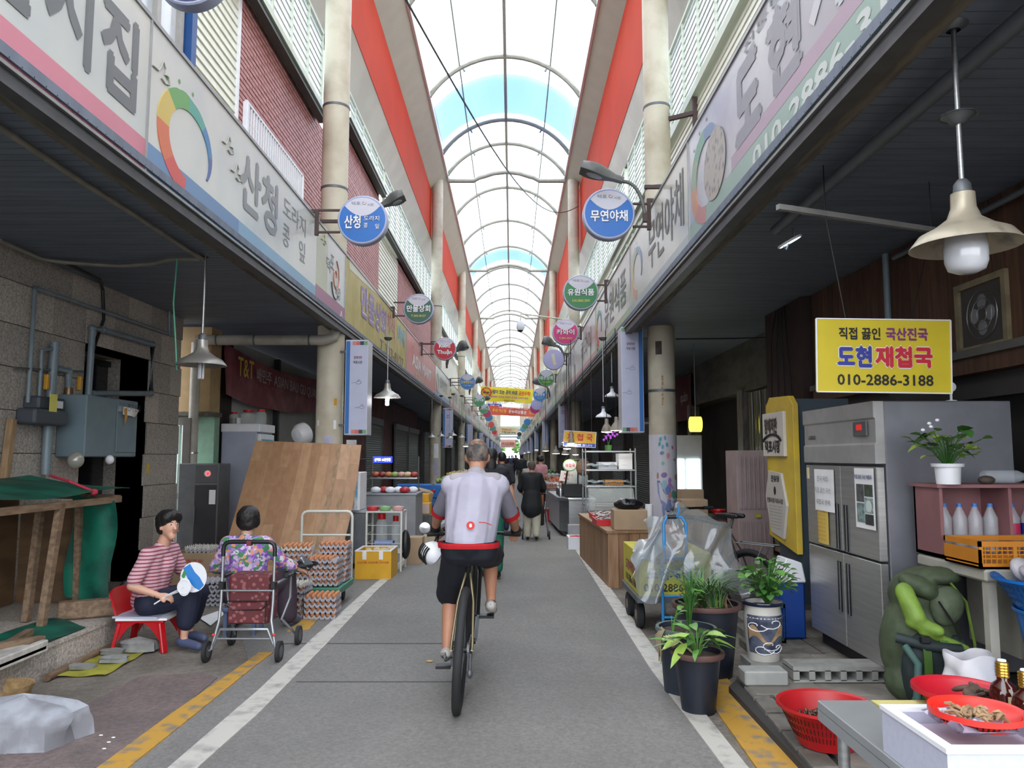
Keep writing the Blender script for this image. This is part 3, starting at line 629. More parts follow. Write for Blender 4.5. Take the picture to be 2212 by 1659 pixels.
t, c, Y = round_sign(1180, 817, 36, '#3f8c3a', [('대성상회', 0, 0, .5, .14)], 'T.303-2092', 'round bright green sign below the lavender one', detail=False); bracket(c, 1 if c.x > 0 else -1, t, Y)
t, c, Y = round_sign(1166, 853, 29, '#1f84cf', [('큰손반찬', 0, 0, .48, .13)], 'T.302-4533', 'round bright blue sign at the end of the yellow banner', detail=False); bracket(c, 1 if c.x > 0 else -1, t, Y)
t, c, Y = round_sign(1035, 865, 26, '#49955a', [('상명식품', 0, 0, .48, .13)], None, 'small round green sign at the left end of the yellow banner', detail=False); bracket(c, 1 if c.x > 0 else -1, t, Y)
t, c, Y = round_sign(1045, 883, 22, '#5a9a66', [('상명인삼', 0, 0, .48, .13)], None, 'small round green sign, lower of the two green ones on the left', detail=False); bracket(c, 1 if c.x > 0 else -1, t, Y)
t, c, Y = round_sign(1159, 874, 24, '#a6a5cf', None, None, 'small blank lavender round sign far on the right'); bracket(c, 1 if c.x > 0 else -1, t, Y)
t, c, Y = round_sign(1155, 883, 22, '#c0256f', None, None, 'small magenta round sign far on the right'); bracket(c, 1 if c.x > 0 else -1, t, Y)
for i, (px, py, d, cc) in enumerate([(1052, 893, 19, '#b53a5e'), (1056, 902, 17, '#4b86c6'), (1061, 917, 14, '#c9554f'), (1065, 925, 13, '#5a8a72'), (1068, 933, 12, '#c8384a'), (1071, 939, 10, '#d77f7f'), (1075, 947, 9, '#8aa39a'), (1078, 952, 7, '#8d9aa2'),
        (1139, 912, 16, '#3f86c8'), (1134, 921, 14, '#58936a'), (1130, 927, 13, '#5f9fd3'), (1122, 938, 10, '#2f2f33'), (1120, 945, 9, '#6fa9c4'), (1116, 953, 7, '#b5a79a')]):
    q = round_sign(px, py, d, cc, None, None, 'tiny round sign far down the ' + ('left' if px < 1106 else 'right') + ' row', group='tiny far signs on the ' + ('left' if px < 1106 else 'right')); bracket(q[1], -1 if px < 1106 else 1, q[0], q[2])
# ================================================================ HANGING BOX SIGNS ON THE COLUMNS
lav = mat('lavender_panel', '#b3b6cd', .35, var=.05)
def box_sign(s, Y, label, group=None, stripe='#2467ad', x=None, z0=1.86, z1=3.25, full=True):
    cx = (-2.27 if s < 0 else 1.79) if x is None else x
    t = thing('box_sign', label, 'sign', (cx, Y, z0), group)
    put(MB().box(cx - .165, cx + .165, Y, Y + .36, z0, z1), 'case', mat('case_white', '#c4c6cf', .4, var=.06), t, bevel=.006)
    put(MB().box(cx - .155, cx + .155, Y - .004, Y, z0 + .02, z1 - .02), 'face', lav, t)
    xs = cx + s * .125; put(MB().box(xs - .028, xs + .028, Y - .007, Y - .004, z0 + .02, z1 - .02), 'stripe', pm(stripe), t)
    if full:
        for zz in (z0 + .02, z1 - .075):
            for i, c in enumerate(('#6f9a6e', '#2c2f4c', '#c4685f', '#c97f74')):
                a = cx - .13 + i * .055 if s > 0 else cx + .13 - i * .055; put(MB().box(a - .027, a + .027, Y - .007, Y - .004, zz, zz + .055), 'colour_bar', pm(c), t)
        text('맘에저판', (cx - s * .02, Y - .004, z1 - .26), EX, EZ, .12, .045, pm('#7c3038'), t, 'lettering', .02, .003); text('덕포시장', (cx - s * .02, Y - .004, z1 - .33), EX, EZ, .13, .045, ink, t, 'lettering', .02, .003)
        for k, zc in enumerate((z1 - .62, z1 - .98)):
            c = V((cx - s * .02 - s * .05 * k, Y - .006, zc)); put(MB().tube([c + V((a * .06, 0, b_ * .06)) for a, b_ in ((-1.4, -.2), (-.5, -.1), (0, .1), (.1, .5), (.5, .6), (.6, .2), (.2, .2), (.9, .1), (.9, -.3), (.3, -.5), (-.4, -.3))], .003, 4), 'cloud_print', pm('#8f8f9c'), t)
    put(MB().beam((cx, Y + .18, z1 - .15), (cx + s * .34, Y + .2, z1 - .15), .03).beam((cx, Y + .18, z0 + .15), (cx + s * .34, Y + .2, z0 + .15), .03), 'arm', dsteel, t)
    return t
box_sign(-1, 11.15, 'white and lavender box sign with blue stripe beside the left column'); box_sign(1, 11.35, 'white and lavender box sign with blue stripe beside the sticker column', z0=1.9, z1=3.48)
for i, yy in enumerate(YC[1:]):
    box_sign(-1, yy - .2, 'lavender box sign on the second left column' if i == 0 else 'lavender box sign hanging on a distant left column', None if i == 0 else 'distant left box signs', full=i < 1)
    box_sign(1, yy - .2, 'lavender box sign with pink stripe behind the yellow hanging sign' if i == 0 else 'lavender box sign hanging on a distant right column', None if i == 0 else 'distant right box signs', stripe='#c4567e' if i == 0 else '#6f93c0', full=i < 1, z1=3.4, x=1.79 + (0.03 if i == 0 else 0))
# ================================================================ BANNERS ACROSS THE STREET
def banner(name, Y, pts, m, label, lines):
    P = [at(x, y, Y) for x, y in pts]; t = thing(name, label, 'banner', tuple((P[0] + P[2]) / 2))
    q = lambda u, v: lerp(lerp(P[0], P[1], u), lerp(P[3], P[2], u), v) + EY * (.04 * sin(u * 9 + v * 3))
    put(MB().sheet(q, 24, 4, .004), 'cloth', m, t, 60); r = (P[1] - P[0]).normalized(); up = (P[0] - P[3]).normalized()
    up = (up - r * up.dot(r)).normalized(); W = (P[1] - P[0]).length; H = (P[0] - P[3]).length
    for s, u, v, w_, h_, mm in lines:
        c = lerp(lerp(P[0], P[1], u), lerp(P[3], P[2], u), v); text(s, c, r, up, w_ * W, h_ * H, mm, t, 'lettering', .03, .06)
    B = MB()
    for a, d in ((P[0], -1), (P[3], -1), (P[1], 1), (P[2], 1)): B.tube([a, V(((XL - .9 if d < 0 else XR + 1.1), Y, max(a.z, ZT) + .35))], .012, 5)
    put(B, 'rope', white, t)
    return t, P, r, up, W, H
t, P, r, up, W, H = banner('street_banner', 58, [(1038, 834.5), (1152, 841), (1149, 871), (1041, 866)], pm('#e3cf1f'), 'yellow no-smoking banner hung across the street', [
    ('사람이 있는 곳이 바로', .44, .32, .52, .3, pm('#1b2a66')), ('금연구역!', .84, .34, .22, .3, pm('#cf3a24')), ('시민 여러분의 건강과 쾌적한 환경을 위하여 금연', .5, .66, .8, .14, pm('#a8559b')), ('부산광역시 사상구', .55, .9, .2, .09, ink)])
c = lerp(lerp(P[0], P[3], .4), lerp(P[1], P[2], .4), .1); put(MB().tube(arc(c - EY * .09, .36, 0, 2 * pi, 24), .045, 6).beam(c + V((-.25, -.09, .25)), c + V((.25, -.09, -.25)), .06), 'no_smoking_mark', redp, t, 40); put(MB().beam(c + V((-.22, -.07, 0)), c + V((.22, -.07, 0)), .07), 'cigarette_mark', ink, t)
banner('street_banner', 64, [(1056, 876), (1162, 884), (1160, 901), (1060, 896)], pm('#dd5b44'), 'red and white banner hung across the street behind the yellow one', [('추석 카드형', .2, .5, .28, .4, pm('#e6c14a')), ('온누리상품권', .58, .52, .36, .4, white), ('10%', .88, .5, .1, .36, pm('#e6c14a')), ('전통시장에서 사용하세요', .5, .1, .6, .14, pm('#f0d8d0'))])
banner('street_banner', 66, [(1054, 872), (1084, 873), (1084, 879), (1054, 878)], pm('#2140a8'), 'small blue banner above the red one', [('전통시장', .5, .5, .7, .5, white)])
banner('street_banner', 112, [(1077, 922), (1120, 925), (1119, 938), (1078, 937)], pm('#d8cba0'), 'distant pale yellow banner near the end of the arcade', [('환영합니다', .4, .35, .5, .3, pm('#d9764a')), ('전통시장 축제', .5, .75, .7, .15, ink)])
banner('street_banner', 160, [(1081, 949), (1114, 949), (1114, 967), (1081, 967)], pm('#e8b8ad'), 'pink and white banner above the far exit', [('어서오세요', .5, .5, .8, .4, pm('#cf6a5a'))])
B = MB()
for k, z in enumerate((6.7, 5.95, 5.5)): B.box(XL, XR, 150 + k * 3, 150.4 + k * 3, z - .15, z + .12)
struct('trim_24', B, mat('far_beam', '#8f99a2', .5))
B = MB().tube([V((-2.9, 110, 11.5)), V((2.4, 110, 11.5))], .08).tube([V((-2.2, 110, 11.4)), V((-.5, 110, 8.4)), V((1.2, 110, 11.4))], .07).tube([V((-3, 110, 8.3)), V((2.6, 110, 8.3))], .08)
put(B, 'roof_truss', white_paint, None, 40, label='white V-shaped truss spanning the far arcade roof', cat='truss')
# ================================================================ STREET LAMPS, CAMERA, CABLE
lampm = mat('lamp_head_grey', '#5e605e', .45, var=.2)
def street_lamp(tip, root, Y, label, sz=.55, group=None):
    a, b_ = at(*tip, Y), at(*root, Y); d = (b_ - a).normalized(); t = thing('street_lamp', label, 'lamp', tuple(b_), group); L = (b_ - a).length; up = EY.cross(d) * (1 if EY.cross(d).z > 0 else -1)
    def sec(u, v):
        wd = .30 * sz * (.55 + .45 * sin(pi * min(1, u * 1.3 + .15))) * (1 - .5 * u); h = .2 * sz * (.5 + .5 * sin(pi * min(1, u + .2)))
        an = 2 * pi * v; return a + d * (u * L) + EY * (wd * cos(an)) + up * (h * max(-.35, sin(an)))
    B = MB().grid(sec, 10, 16); B.prism([sec(0, j / 16) for j in range(16)], (0, 0, 0), -d * .01); put(B, 'lamp_head', lampm, t, 50)
    put(MB().ell(a + d * (L * .33) - up * (.07 * sz), L * .2, .12 * sz, .025 * sz, M=Matrix((d, EY, up)).transposed()), 'lens', mat('lamp_lens', '#a3a6a4', .2), t, 60)
    s = 1 if d.x > 0 else -1; e = b_ + V((s * .25, 0, -.38)); ct = b_ + V((s * .2, 0, 0))
    pts = [lerp(lerp(b_, ct, u), lerp(ct, e, u), u) for u in [i / 8 for i in range(9)]]; put(MB().tube(pts, .025 * sz * 1.6, 8), 'arm', lampm, t, 50)
    wx = XL - .95 if s < 0 else XR + 1.15; s = 1 if root[0] > 1106 else -1; wx = XR + 1.15 if s > 0 else XL - .95
    put(MB().beam(e, V((e.x, e.y, min(e.z - .1, ZT + .1))), .05).beam(V((e.x, e.y, max(e.z - .3, ZT + .1))), V((wx - s * .03, e.y, max(e.z - .3, ZT + .1))), .04), 'post', mat('rusty_iron', '#4b3b38', .7), t)
    return t
street_lamp((1256, 364), (1345, 392), 8.6, 'grey street lamp above the round blue sign on the right')
street_lamp((872, 424), (822, 447), 9.9, 'grey street lamp sticking out behind the left blue sign')
street_lamp((1172, 737), (1200, 747), 23, 'grey street lamp above the lavender round sign', 1.0)
street_lamp((1151, 823), (1174, 833), 32, 'small grey street lamp left of the green sign', 1.0); street_lamp((1042, 820), (1027, 828), 32, 'small grey street lamp right of the light blue sign', 1.0)
street_lamp((1058, 859), (1047, 865), 42, 'tiny grey street lamp over the green signs on the left', 1.0); street_lamp((1010, 746), (985, 758), 21, 'small grey street lamp right of the red sign', 1.0)
c = at(1124, 704, 26); t = thing('security_camera', 'white dome security camera on a long pole above the street', 'camera', tuple(c))
put(MB().lathe([(0, -.19), (.1, -.16), (.14, -.08), (.14, 0), (.12, .1), (.05, .18), (0, .18)], c, 16), 'housing', white, t, 40); put(MB().ell(c - EZ * .13, .11, .11, .09), 'dome', black, t, 60)
p = at(1228, 690, 27.1); put(MB().tube([c + EZ * .17, V((c.x + .02, 26, p.z)), V((CXR - .2, 27.2, p.z))], .03), 'pole', white_paint, t, 40)
p0, p1 = at(866, -20, 8.5), at(1250, 445, 26.9); put(MB().tube([lerp(p0, p1, i / 16) - EZ * (1.2 * sin(pi * i / 16)) for i in range(17)], .014, 5), 'overhead_cable', black, None, 50, label='thin black cable slanting across below the roof', cat='cable')

put(MB().box(2.72, 2.79, 11.1, 11.17, 6.4, 7.05).beam((2.76, 11.13, 6.7), (CXR + .16, YC[0] - .1, 6.7), .06), 'sign_stub', MATS['rusty_iron'], None, label='rusty stub post fixed to the cream siding beside the right column', cat='post')
# ================================================================ LEFT SIDE UNDER THE AWNING
gran = mat('speckled_granite', '#b5aea6', .6, scale=55, col2='#8a847e', bump=.15, pos=(.35, .65), detail=3)
gran2 = mat('speckled_granite_light', '#c9c1b7', .6, scale=55, col2='#9c958d', bump=.15, pos=(.35, .65), detail=3)
speckle(gran, 90, .35); speckle(gran2, 90, .35)
XG = -4.65
joint = mat('joint_dark', '#3c3937', .9)
t = struct('wall_left', MB().box(XG - .35, XG - .02, -1, 8.3, 0, 3.52).box(XG - .35, XG - .02, 8.3, 9.75, 2.78, 3.52).box(XG - .35, XG - .02, 9.75, 10.75, 0, 3.52), joint)
tm = [MB().box(-.01, .01, -.296, .296, -.196, .196).mesh('stone_tile', m) for m in (gran, gran, gran2)]
for r in range(9):
    y = 2.6 + (r % 2) * .3
    while y < 10.75:
        a, b = y, min(y + .6, 10.75); z0 = r * .4 - .02
        if z0 + .2 < 2.78 and b > 8.3 and a < 9.75:
            if a < 8.3 - .05: b = 8.3
            elif b > 9.75 + .05: a = 9.75
            else: y += .6; continue
        h = min(.4, 3.49 - z0); z0 = max(z0, 0.0)
        if h > .05 and b - a > .06:
            o = link('stone_tile', random.choice(tm), t, (XG - .01 - WL[t.name].x + random.uniform(-.002, .002), (a + b) / 2 - WL[t.name].y, z0 + h / 2 - WL[t.name].z)); o.scale = (1, (b - a) / .6, h / .4)
        y += .6
struct('wall_left_recess', MB().box(-5.25, -5.2, 8.2, 9.9, 0, 2.9).box(-5.2, XG - .02, 9.75, 9.82, 0, 2.8).box(-5.2, XG - .02, 8.23, 8.3, 0, 2.8).box(-5.2, XG - .02, 8.2, 9.85, 2.78, 2.85), gran)
t = link('door_1', None, None, (-5.15, 9, 0), kind='structure'); put(MB().box(-5.19, -5.15, 8.32, 9.0, .02, 2.7).box(-5.19, -5.15, 9.04, 9.74, .02, 2.7), 'door_leaf', mat('dark_glass', '#1d2026', .15, spec=.8), t)
put(MB().box(-5.16, -5.12, 9.0, 9.04, 0, 2.75).box(-5.16, -5.12, 8.3, 9.75, 2.68, 2.75), 'door_frame', black, t)
put(MB().box(XG, XG + .003, 9.83, 9.9, 1.34, 1.46), 'warning_sticker', pm('#c9b021'), None, label='small yellow sticker on the granite by the dark doorway', cat='sticker')
# low granite step
t = struct('floor_step_left', MB().box(XG, -3.3, -1, 7.6, 0, .2), joint)
for i in range(12):
    a = 2.4 + i * .66; b = min(a + .655, 7.6)
    if a < 7.5: link('stone_tile', MB().box(-3.3, -3.28, a, b, .0, .2).box(XG + .05, -3.27, a, b, .2, .225).mesh('stone_tile', random.choice((gran, gran2)), WL[t.name]), t)
# stall frame of bare timber under a green tarpaulin
tarp = mat('green_tarpaulin', '#0f6a55', .55, scale=4, col2='#0b4a3f', bump=.15)
woodf = mat('frame_timber', '#86705a', .75, scale=5, col2='#6c5846', stretch=(5, 1, 5), bump=.15)
ply = mat('old_plywood', '#6e5439', .75, scale=2, col2='#54402e', stretch=(1, 1, 3), bump=.1)
t = thing('timber_stall', 'bare timber stall frame with plywood back under a green tarpaulin, left edge', 'stall', (-3.9, 5.2, .225))
X0 = -3.62
for i in range(5):
    y0 = 2.8 + i * .86; put(MB().box(-4.52, -4.5, y0, y0 + .85, .23, 1.25), 'plywood_panel', ply, t)
put(MB().box(-4.5, -3.7, 7.12, 7.14, .23, 1.1), 'plywood_panel', ply, t)
for p, q in (((132, 1085), (88, 1366)), ((88, 1095), (55, 1362)), ((172, 1080), (166, 1300))):
    a, b = atx(*p, X0 if p[0] == 132 else -3.9), atx(*q, X0 if p[0] == 132 else -3.9); b.z = max(b.z, .23); put(MB().beam(a, b, .05, .06), 'post', woodf, t)
put(MB().beam((X0, 2.6, 1.16), (X0, 7.15, 1.16), .05, .055), 'top_rail', woodf, t); put(MB().beam((X0, 7.15, 1.17), (-4.5, 7.15, 1.2), .05), 'top_rail', woodf, t); put(MB().beam((-4.5, 2.6, 1.27), (-4.5, 7.2, 1.27), .05), 'top_rail', woodf, t)
put(MB().beam((X0 + .03, 3.4, 1.23), (X0 + .03, 4.95, 1.21), .07, .05), 'white_painted_timber', mat('chipped_white', '#c5c2bb', .7, var=.3, scale=9), t)
put(MB().sheet(lambda u, v: V((X0 + .02 - v * .95, 2.6 + u * 4.7, 1.24 + .13 * v + .02 * sin(u * 15 + v * 4) - (.12 * (1 - v) ** 6 if .1 < u < .6 else 0))), 40, 12, .004), 'tarpaulin', tarp, t, 60)
put(MB().sheet(lambda u, v: V((X0 + .05 - u * .42 + .03 * sin(v * 6), 6.98 + .05 * u + .012 * sin(u * 9 + v * 3), 1.15 - v * .9 + .05 * u)), 16, 14, .004), 'tarpaulin_flap', tarp, t, 60)
put(MB().tube([atx(108, 1027, -4.0), atx(150, 1040, -3.75), atx(207, 1063, X0 + .01)], .012, 6).ell(atx(203, 1063, X0), .03, .04, .03), 'pink_cord', pm('#b5354a'), t, 50)
put(MB().sheet(lambda u, v: V((-3.3 - v * .45, 2.8 + u * 3.3 + .3 * v, .243 + .012 * sin(u * 11 + v * 5))), 24, 6, .003), 'ground_tarpaulin', tarp, None, 60, label='strip of green tarpaulin lying on the granite step', cat='tarpaulin')
put(MB().beam(at(0, 1404, 5.3), atx(65, 1366, -3.56), .055).beam(V((-3.55, 5.0, .31)), V((-3.3, 5.55, .27)), .05), 'loose_timber', woodf, None, label='loose timber stick resting on the white board by the stall', cat='timber')
put(MB().box(-3.62, -3.18, 4.75, 5.4, .235, .27).box(-3.23, -3.18, 4.7, 5.42, .22, .3), 'white_board', MATS['chipped_white'], None, bevel=.008, label='chipped white board with timber edge lying on the step', cat='board')
M = Matrix.Translation((-3.42, 6.55, .30)) @ Matrix.Rotation(R(-62), 4, 'Z')
put(MB().box(-.05, .07, -.32, .32, -.07, .07, M), 'timber_block', woodf, None, bevel=.012, label='thick rough timber block lying across the end of the step', cat='timber')
B = MB().beam((-4.6, 6.9, .25), atx(26, 905, -4.6), .06); put(B, 'wooden_pole', woodb, None, label='pale wooden pole sticking up at the left edge', cat='pole')
# ground clutter, left
matm = mat('yellow_green_mat', '#a8a53c', .8, scale=5, col2='#8f8d36')
P = [atz(x, y) for x, y in [(111, 1466), (228, 1462), (331, 1402), (228, 1400)]]
put(MB().sheet(lambda u, v: lerp(lerp(P[0], P[1], u), lerp(P[3], P[2], u), v) + EZ * (.012 + .006 * sin(u * 9 + v * 14)), 16, 16, .004), 'floor_mat', matm, None, 60, label='worn yellow green mat on the ground weighted with stones', cat='mat')
stone = mat('grey_stone', '#8f908e', .8, var=.25, scale=12, bump=.3)
def rock(px, py, w, d, h, label, m=stone, seed=0, z=.02, cat='stone', group=None):
    c = atz(px, py, z); B = MB(); n = 10
    def f(u, v):
        a = 2 * pi * u; p = V((cos(a) * w / 2, sin(a) * d / 2, 0)); k = min(1, sin(pi * (v * .5 + .5)) * 1.6 + .0)
        q = noise.noise(V((cos(a) * 1.5 + seed, sin(a) * 1.5, v * 2))) * .25
        e = 1 / max(abs(cos(a)), abs(sin(a))); e = min(e, 1.18)
        return c + V((p.x * k * (1 + q) * e, p.y * k * (1 + q) * e, h * (v ** .6 if v else 0) * (1 + q * .5)))
    B.grid(f, 14, 6); return put(B, 'stone', m, None, 50, label=label, cat=cat, group=group)
rock(299, 1404, .27, .16, .1, 'large rounded grey stone beside the red chair leg', seed=1); rock(245, 1428, .2, .12, .05, 'flat grey stone in the middle of the yellow green mat', seed=2)
rock(242, 1411, .19, .1, .04, 'dark flat stone at the back of the yellow green mat', seed=3); rock(170, 1443, .22, .1, .035, 'thin grey stone on the near left of the yellow green mat', seed=4)
put(MB().tube([atz(101, 1464, .03), atz(180, 1425, .03), atz(243, 1393, .03)], [.028, .025, .02], 8), 'wood_stick', woodf, None, 50, label='round wooden stick lying along the left side of the mat', cat='stick')
lump = mat('blue_grey_concrete', '#9ea1a9', .85, scale=5, col2='#7f8086', bump=.6, bscale=14)
rock(45, 1600, .62, .38, .24, 'big broken lump of pale concrete at the lower left corner', lump, 5, 0, 'concrete lump'); rock(148, 1585, .22, .16, .12, 'small pale rock right of the concrete lump', mat('pale_rock', '#a8a7a2', .85, var=.2, scale=8, bump=.4), 6, 0)
c = atz(8, 1520); t = put(MB().lathe([(0, .02), (.12, .02), (.155, .11), (.165, .115), (.16, .1), (.13, 0), (0, 0)], c, 28), 'round_basket', mat('straw', '#a88b62', .8, var=.3, scale=30), None, 40, label='straw coloured round tray at the left edge by the lump', cat='basket')
for i, (x, y) in enumerate([(218, 1588), (245, 1593), (235, 1603), (225, 1617), (300, 1597), (330, 1600)]): put(MB().ell(atz(x, y, .008), .012, .008, .003, 6, 4), 'litter', paper, None, label='tiny pale scrap on the worn red paving', cat='litter', group='scraps on the red paving')
put(MB().ell(atz(928, 1428, .012), .03, .02, .006, 8, 4), 'dry_leaf', pm('#b89a4a'), None, label='dry yellow leaf on the asphalt left of the wheel', cat='leaf')
put(MB().prism([atz(430, 1335, .01), atz(455, 1352, .01), atz(487, 1325, .01), atz(478, 1318, .01)], (0, 0, .004), (0, 0, 0)), 'newspaper', paper, None, label='folded newspaper on the ground between the two women', cat='newspaper')
# gas and electric fittings on the granite wall
pipm = mat('grey_pipe_paint', '#76858e', .4, var=.12); XW = XG + .07
def pipe(pts, r, label, m=pipm, X=XW, cat='pipe', nm='pipe'):
    P = [atx(x, y, X) for x, y in pts]; B = MB()
    B.tube(P, r, 10)
    for p in P[1:-1]: B.ell(p, r * 1.2, r * 1.2, r * 1.2, 8, 6)
    put(B, nm, m, None, 40, label=label, cat=cat)
pipe([(60, 870), (76, 622), (76, 622), (362, 720)], .02, 'thin grey pipe rising from the gas meter and running along the wall')
pipe([(84, 868), (90, 758), (112, 753)], .018, 'short thin bent pipe above the gas meter')
pipe([(98, 1025), (105, 900), (119, 740)], .045, 'thick upright grey pipe beside the gas meter'); pipe([(119, 795), (148, 802), (148, 858)], .035, 'bent grey pipe branching off the thick one')
pipe([(190, 865), (200, 710), (220, 712), (330, 744), (326, 850), (200, 850)], .035, 'grey pipe loop passing around the doorway'); pipe([(366, 672), (366, 724)], .02, 'short upright grey pipe below the soffit')
pipe([(30, 795), (180, 803)], .012, 'slim horizontal rail behind the pipes', dsteel)
for x, y, l in ((96, 822, 'small yellow valve handle above the gas meter'), (168, 825, 'larger yellow valve handle beside the bent pipe')): p = atx(x, y, XW); put(MB().box(p.x, p.x + .04, p.y - .02, p.y + .02, p.z - .09, p.z + .06), 'valve_handle', pm('#c7922e'), None, bevel=.005, label=l, cat='valve')
p = atx(148, 850, XW); put(MB().lathe([(.04, -.07), (.045, 0), (.04, .06)], p, 12), 'brass_coupling', mat('brass', '#7a6248', .4, .7), None, 30, label='brass coupling on top of the grey electrical box', cat='coupling')
a, b = atx(30, 916, XG), atx(108, 862, XG); t = thing('gas_meter', 'dark grey gas meter with yellow sticker', 'meter', ((a.x), (a.y + b.y) / 2, a.z))
mm = mat('meter_grey', '#464c55', .5); put(MB().box(XG, XG + .2, a.y, b.y, a.z, b.z - .12), 'body', mm, t, bevel=.03, seg=3); put(MB().box(XG, XG + .16, a.y + .1, b.y + .02, b.z - .13, b.z), 'head', mm, t, bevel=.02)
put(MB().box(XG + .2, XG + .204, a.y + .2, a.y + .32, a.z + .13, a.z + .3), 'sticker', pm('#d8d36a'), t); put(MB().box(XG + .16, XG + .165, b.y - .22, b.y - .05, b.z - .1, b.z - .03), 'dial_window', white, t)
a, b = atx(117, 1000, XG), atx(243, 868, XG); t = thing('electric_box', 'large grey blue electrical box with a curling paper notice', 'electrical box', (a.x, (a.y + b.y) / 2, a.z)); bm = mat('box_grey', '#6d7f88', .5, var=.1)
Z0, Z1 = a.z + .06, b.z; put(MB().box(XG, XG + .3, a.y, b.y, Z0, Z1), 'case', bm, t, bevel=.01); ym = a.y + .62 * (b.y - a.y) * .9
put(MB().box(XG + .3, XG + .312, ym, b.y - .03, Z0 + .05, Z1 - .04), 'door', bm, t, bevel=.004)
P = [V((XG + .315, ym + .1, Z1 - .08)), V((XG + .36, b.y - .06, Z1 - .1)), V((XG + .33, b.y - .1, Z0 + .45)), V((XG + .318, ym + .1, Z0 + .47))]
put(MB().sheet(lambda u, v: lerp(lerp(P[3], P[2], u), lerp(P[0], P[1], u), v) + EX * .02 * sin(u * 4), 8, 8, .001), 'paper_notice', paper, t, 60)
put(MB().prism([P[0] + V((.02, 0, -.02)), P[0] + V((.02, .13, 0)), P[0] + V((.02, .02, -.2))], (.002, 0, 0), (0, 0, 0)), 'yellow_corner', pm('#c78f2c'), t)
text('전기 안전', (XG + .37, (P[2].y + P[3].y) / 2, Z0 + .55), EY, EZ, .3, .08, ink, t, bold=.0); put(MB().box(XG + .312, XG + .34, ym + .01, ym + .06, Z0 + .5, Z0 + .56), 'latch', steel, t)
for x, y, r, l, mmm in ((164, 994, .075, 'clear plastic bag bundle hanging under the electrical box', film('bag_clear', '#d8d6cc', .3)), (237, 993, .045, 'small white roll hanging at the corner of the electrical box', white)): put(MB().ell(atx(x, y, XG + .33), r, r, r * 1.1, 12, 8), 'bag_bundle', mmm, None, 50, label=l, cat='bag')
p = atx(94, 955, XG); put(MB().lathe([(0, 0), (.03, 0), (.03, .03), (0, .035)], p, 12, 'x'), 'wall_knob', dsteel, None, 30, label='small round metal knob on the wall by the thick pipe', cat='knob')
# conduits under the soffit and the pendant lamps
cond = mat('grey_conduit', '#8a857c', .6, var=.2); zc = 3.44
def onz(x, y, z=zc): return atz(x, y, z)
put(MB().tube([V((-2.96, 1.5, zc)), onz(0, 275), onz(150, 375), onz(300, 470), onz(405, 540), V((-2.97, 7.25, zc))], .022, 8), 'conduit', cond, None, 50, label='long pale conduit running under the left soffit to the lamp box', cat='conduit')
put(MB().tube([onz(0, 520), onz(90, 560), onz(140, 567), onz(260, 575), onz(330, 570), onz(370, 560), V((-3.0, 7.25, zc))], .02, 8), 'conduit', cond, None, 50, label='sagging pale conduit from the granite wall to the lamp box', cat='conduit')
put(MB().tube([onz(140, 567), onz(215, 605), atx(222, 625, XG + .05), atx(224, 690, XG + .05), atx(200, 760, XG + .05)], .018, 8), 'black_cable', black, None, 50, label='black cable bending down the granite wall above the doorway', cat='cable')
def pend(x, y, ztop, zsh, label, r=.23, rod=.012, bulb='tubes', group=None, lit=0, m=None, glass=False):
    """enamel pendant lamp: box, rod, shade, socket, bulb"""
    m = m or mat('galvanised_shade', '#a9a7a1', .35, .5, .2, 6); t = thing('pendant_lamp', label, 'lamp', (x, y, zsh), group)
    put(MB().lathe([(.03, 0), (.06, .02), (.07, .05), (.03, .06)], (x, y, ztop - .06), 12), 'ceiling_box', dsteel, t, 40)
    put(MB().tube([(x, y, ztop - .03), (x, y, zsh + .24)], rod, 8), 'rod', steel, t, 50)
    k = r / .23
    put(MB().lathe([(.03 * k, .24 * k), (.05 * k, .235 * k), (.052 * k, .17 * k), (.07 * k, .12 * k), (.13 * k, .075 * k), (.19 * k, .045 * k), (.225 * k, .0), (.23 * k, -.01), (.22 * k, -.008), (.18 * k, .03 * k), (.12 * k, .06 * k), (.05 * k, .1 * k), (0, .11 * k)], (x, y, zsh), 32), 'shade', m, t, 50)
    put(MB().lathe([(.02, .3 * k), (.035, .28 * k), (.038, .24 * k), (0, .24 * k)], (x, y, zsh), 12), 'socket', dsteel, t, 40)
    if bulb == 'tubes':
        for dx, dy in ((-.02, 0), (.02, 0), (0, -.02), (0, .02)): put(MB().cap((x + dx * k, y + dy * k, zsh + .05), (x + dx * k, y + dy * k, zsh - .13 * k), .011, .011, 8), 'bulb', mat('bulb_lit', '#ffffff', .3, emit=lit) if lit else mat('bulb_off', '#d5d7dd', .2), t, 50)
    elif bulb == 'glass':
        put(MB().lathe([(.06 * k, .06 * k), (.085 * k, .04 * k), (.09 * k, -.02 * k), (.088 * k, -.08 * k), (.075 * k, -.115 * k), (.04 * k, -.13 * k), (0, -.132 * k)], (x, y, zsh), 24), 'opal_glass', mat('opal', '#d3d6dc', .12, spec=.8), t, 50)
    return t
pend(-2.95, 7.25, 3.52, 2.42, 'grey enamel pendant lamp with unlit tube bulb at the left front')
put(MB().tube([(-3.2, 7.2, 3.43), (-3.21, 7.18, 3.0), (-3.18, 7.2, 2.6), (-3.16, 7.2, 2.36)], .008, 6), 'green_string', pm('#4fa384'), None, 50, label='thin green plastic string hanging from the conduit by the lamp', cat='string')
pend(-2.05, 12.6, 3.52, 2.52, 'lit pendant lamp behind the left box sign', .22, .01, lit=14)
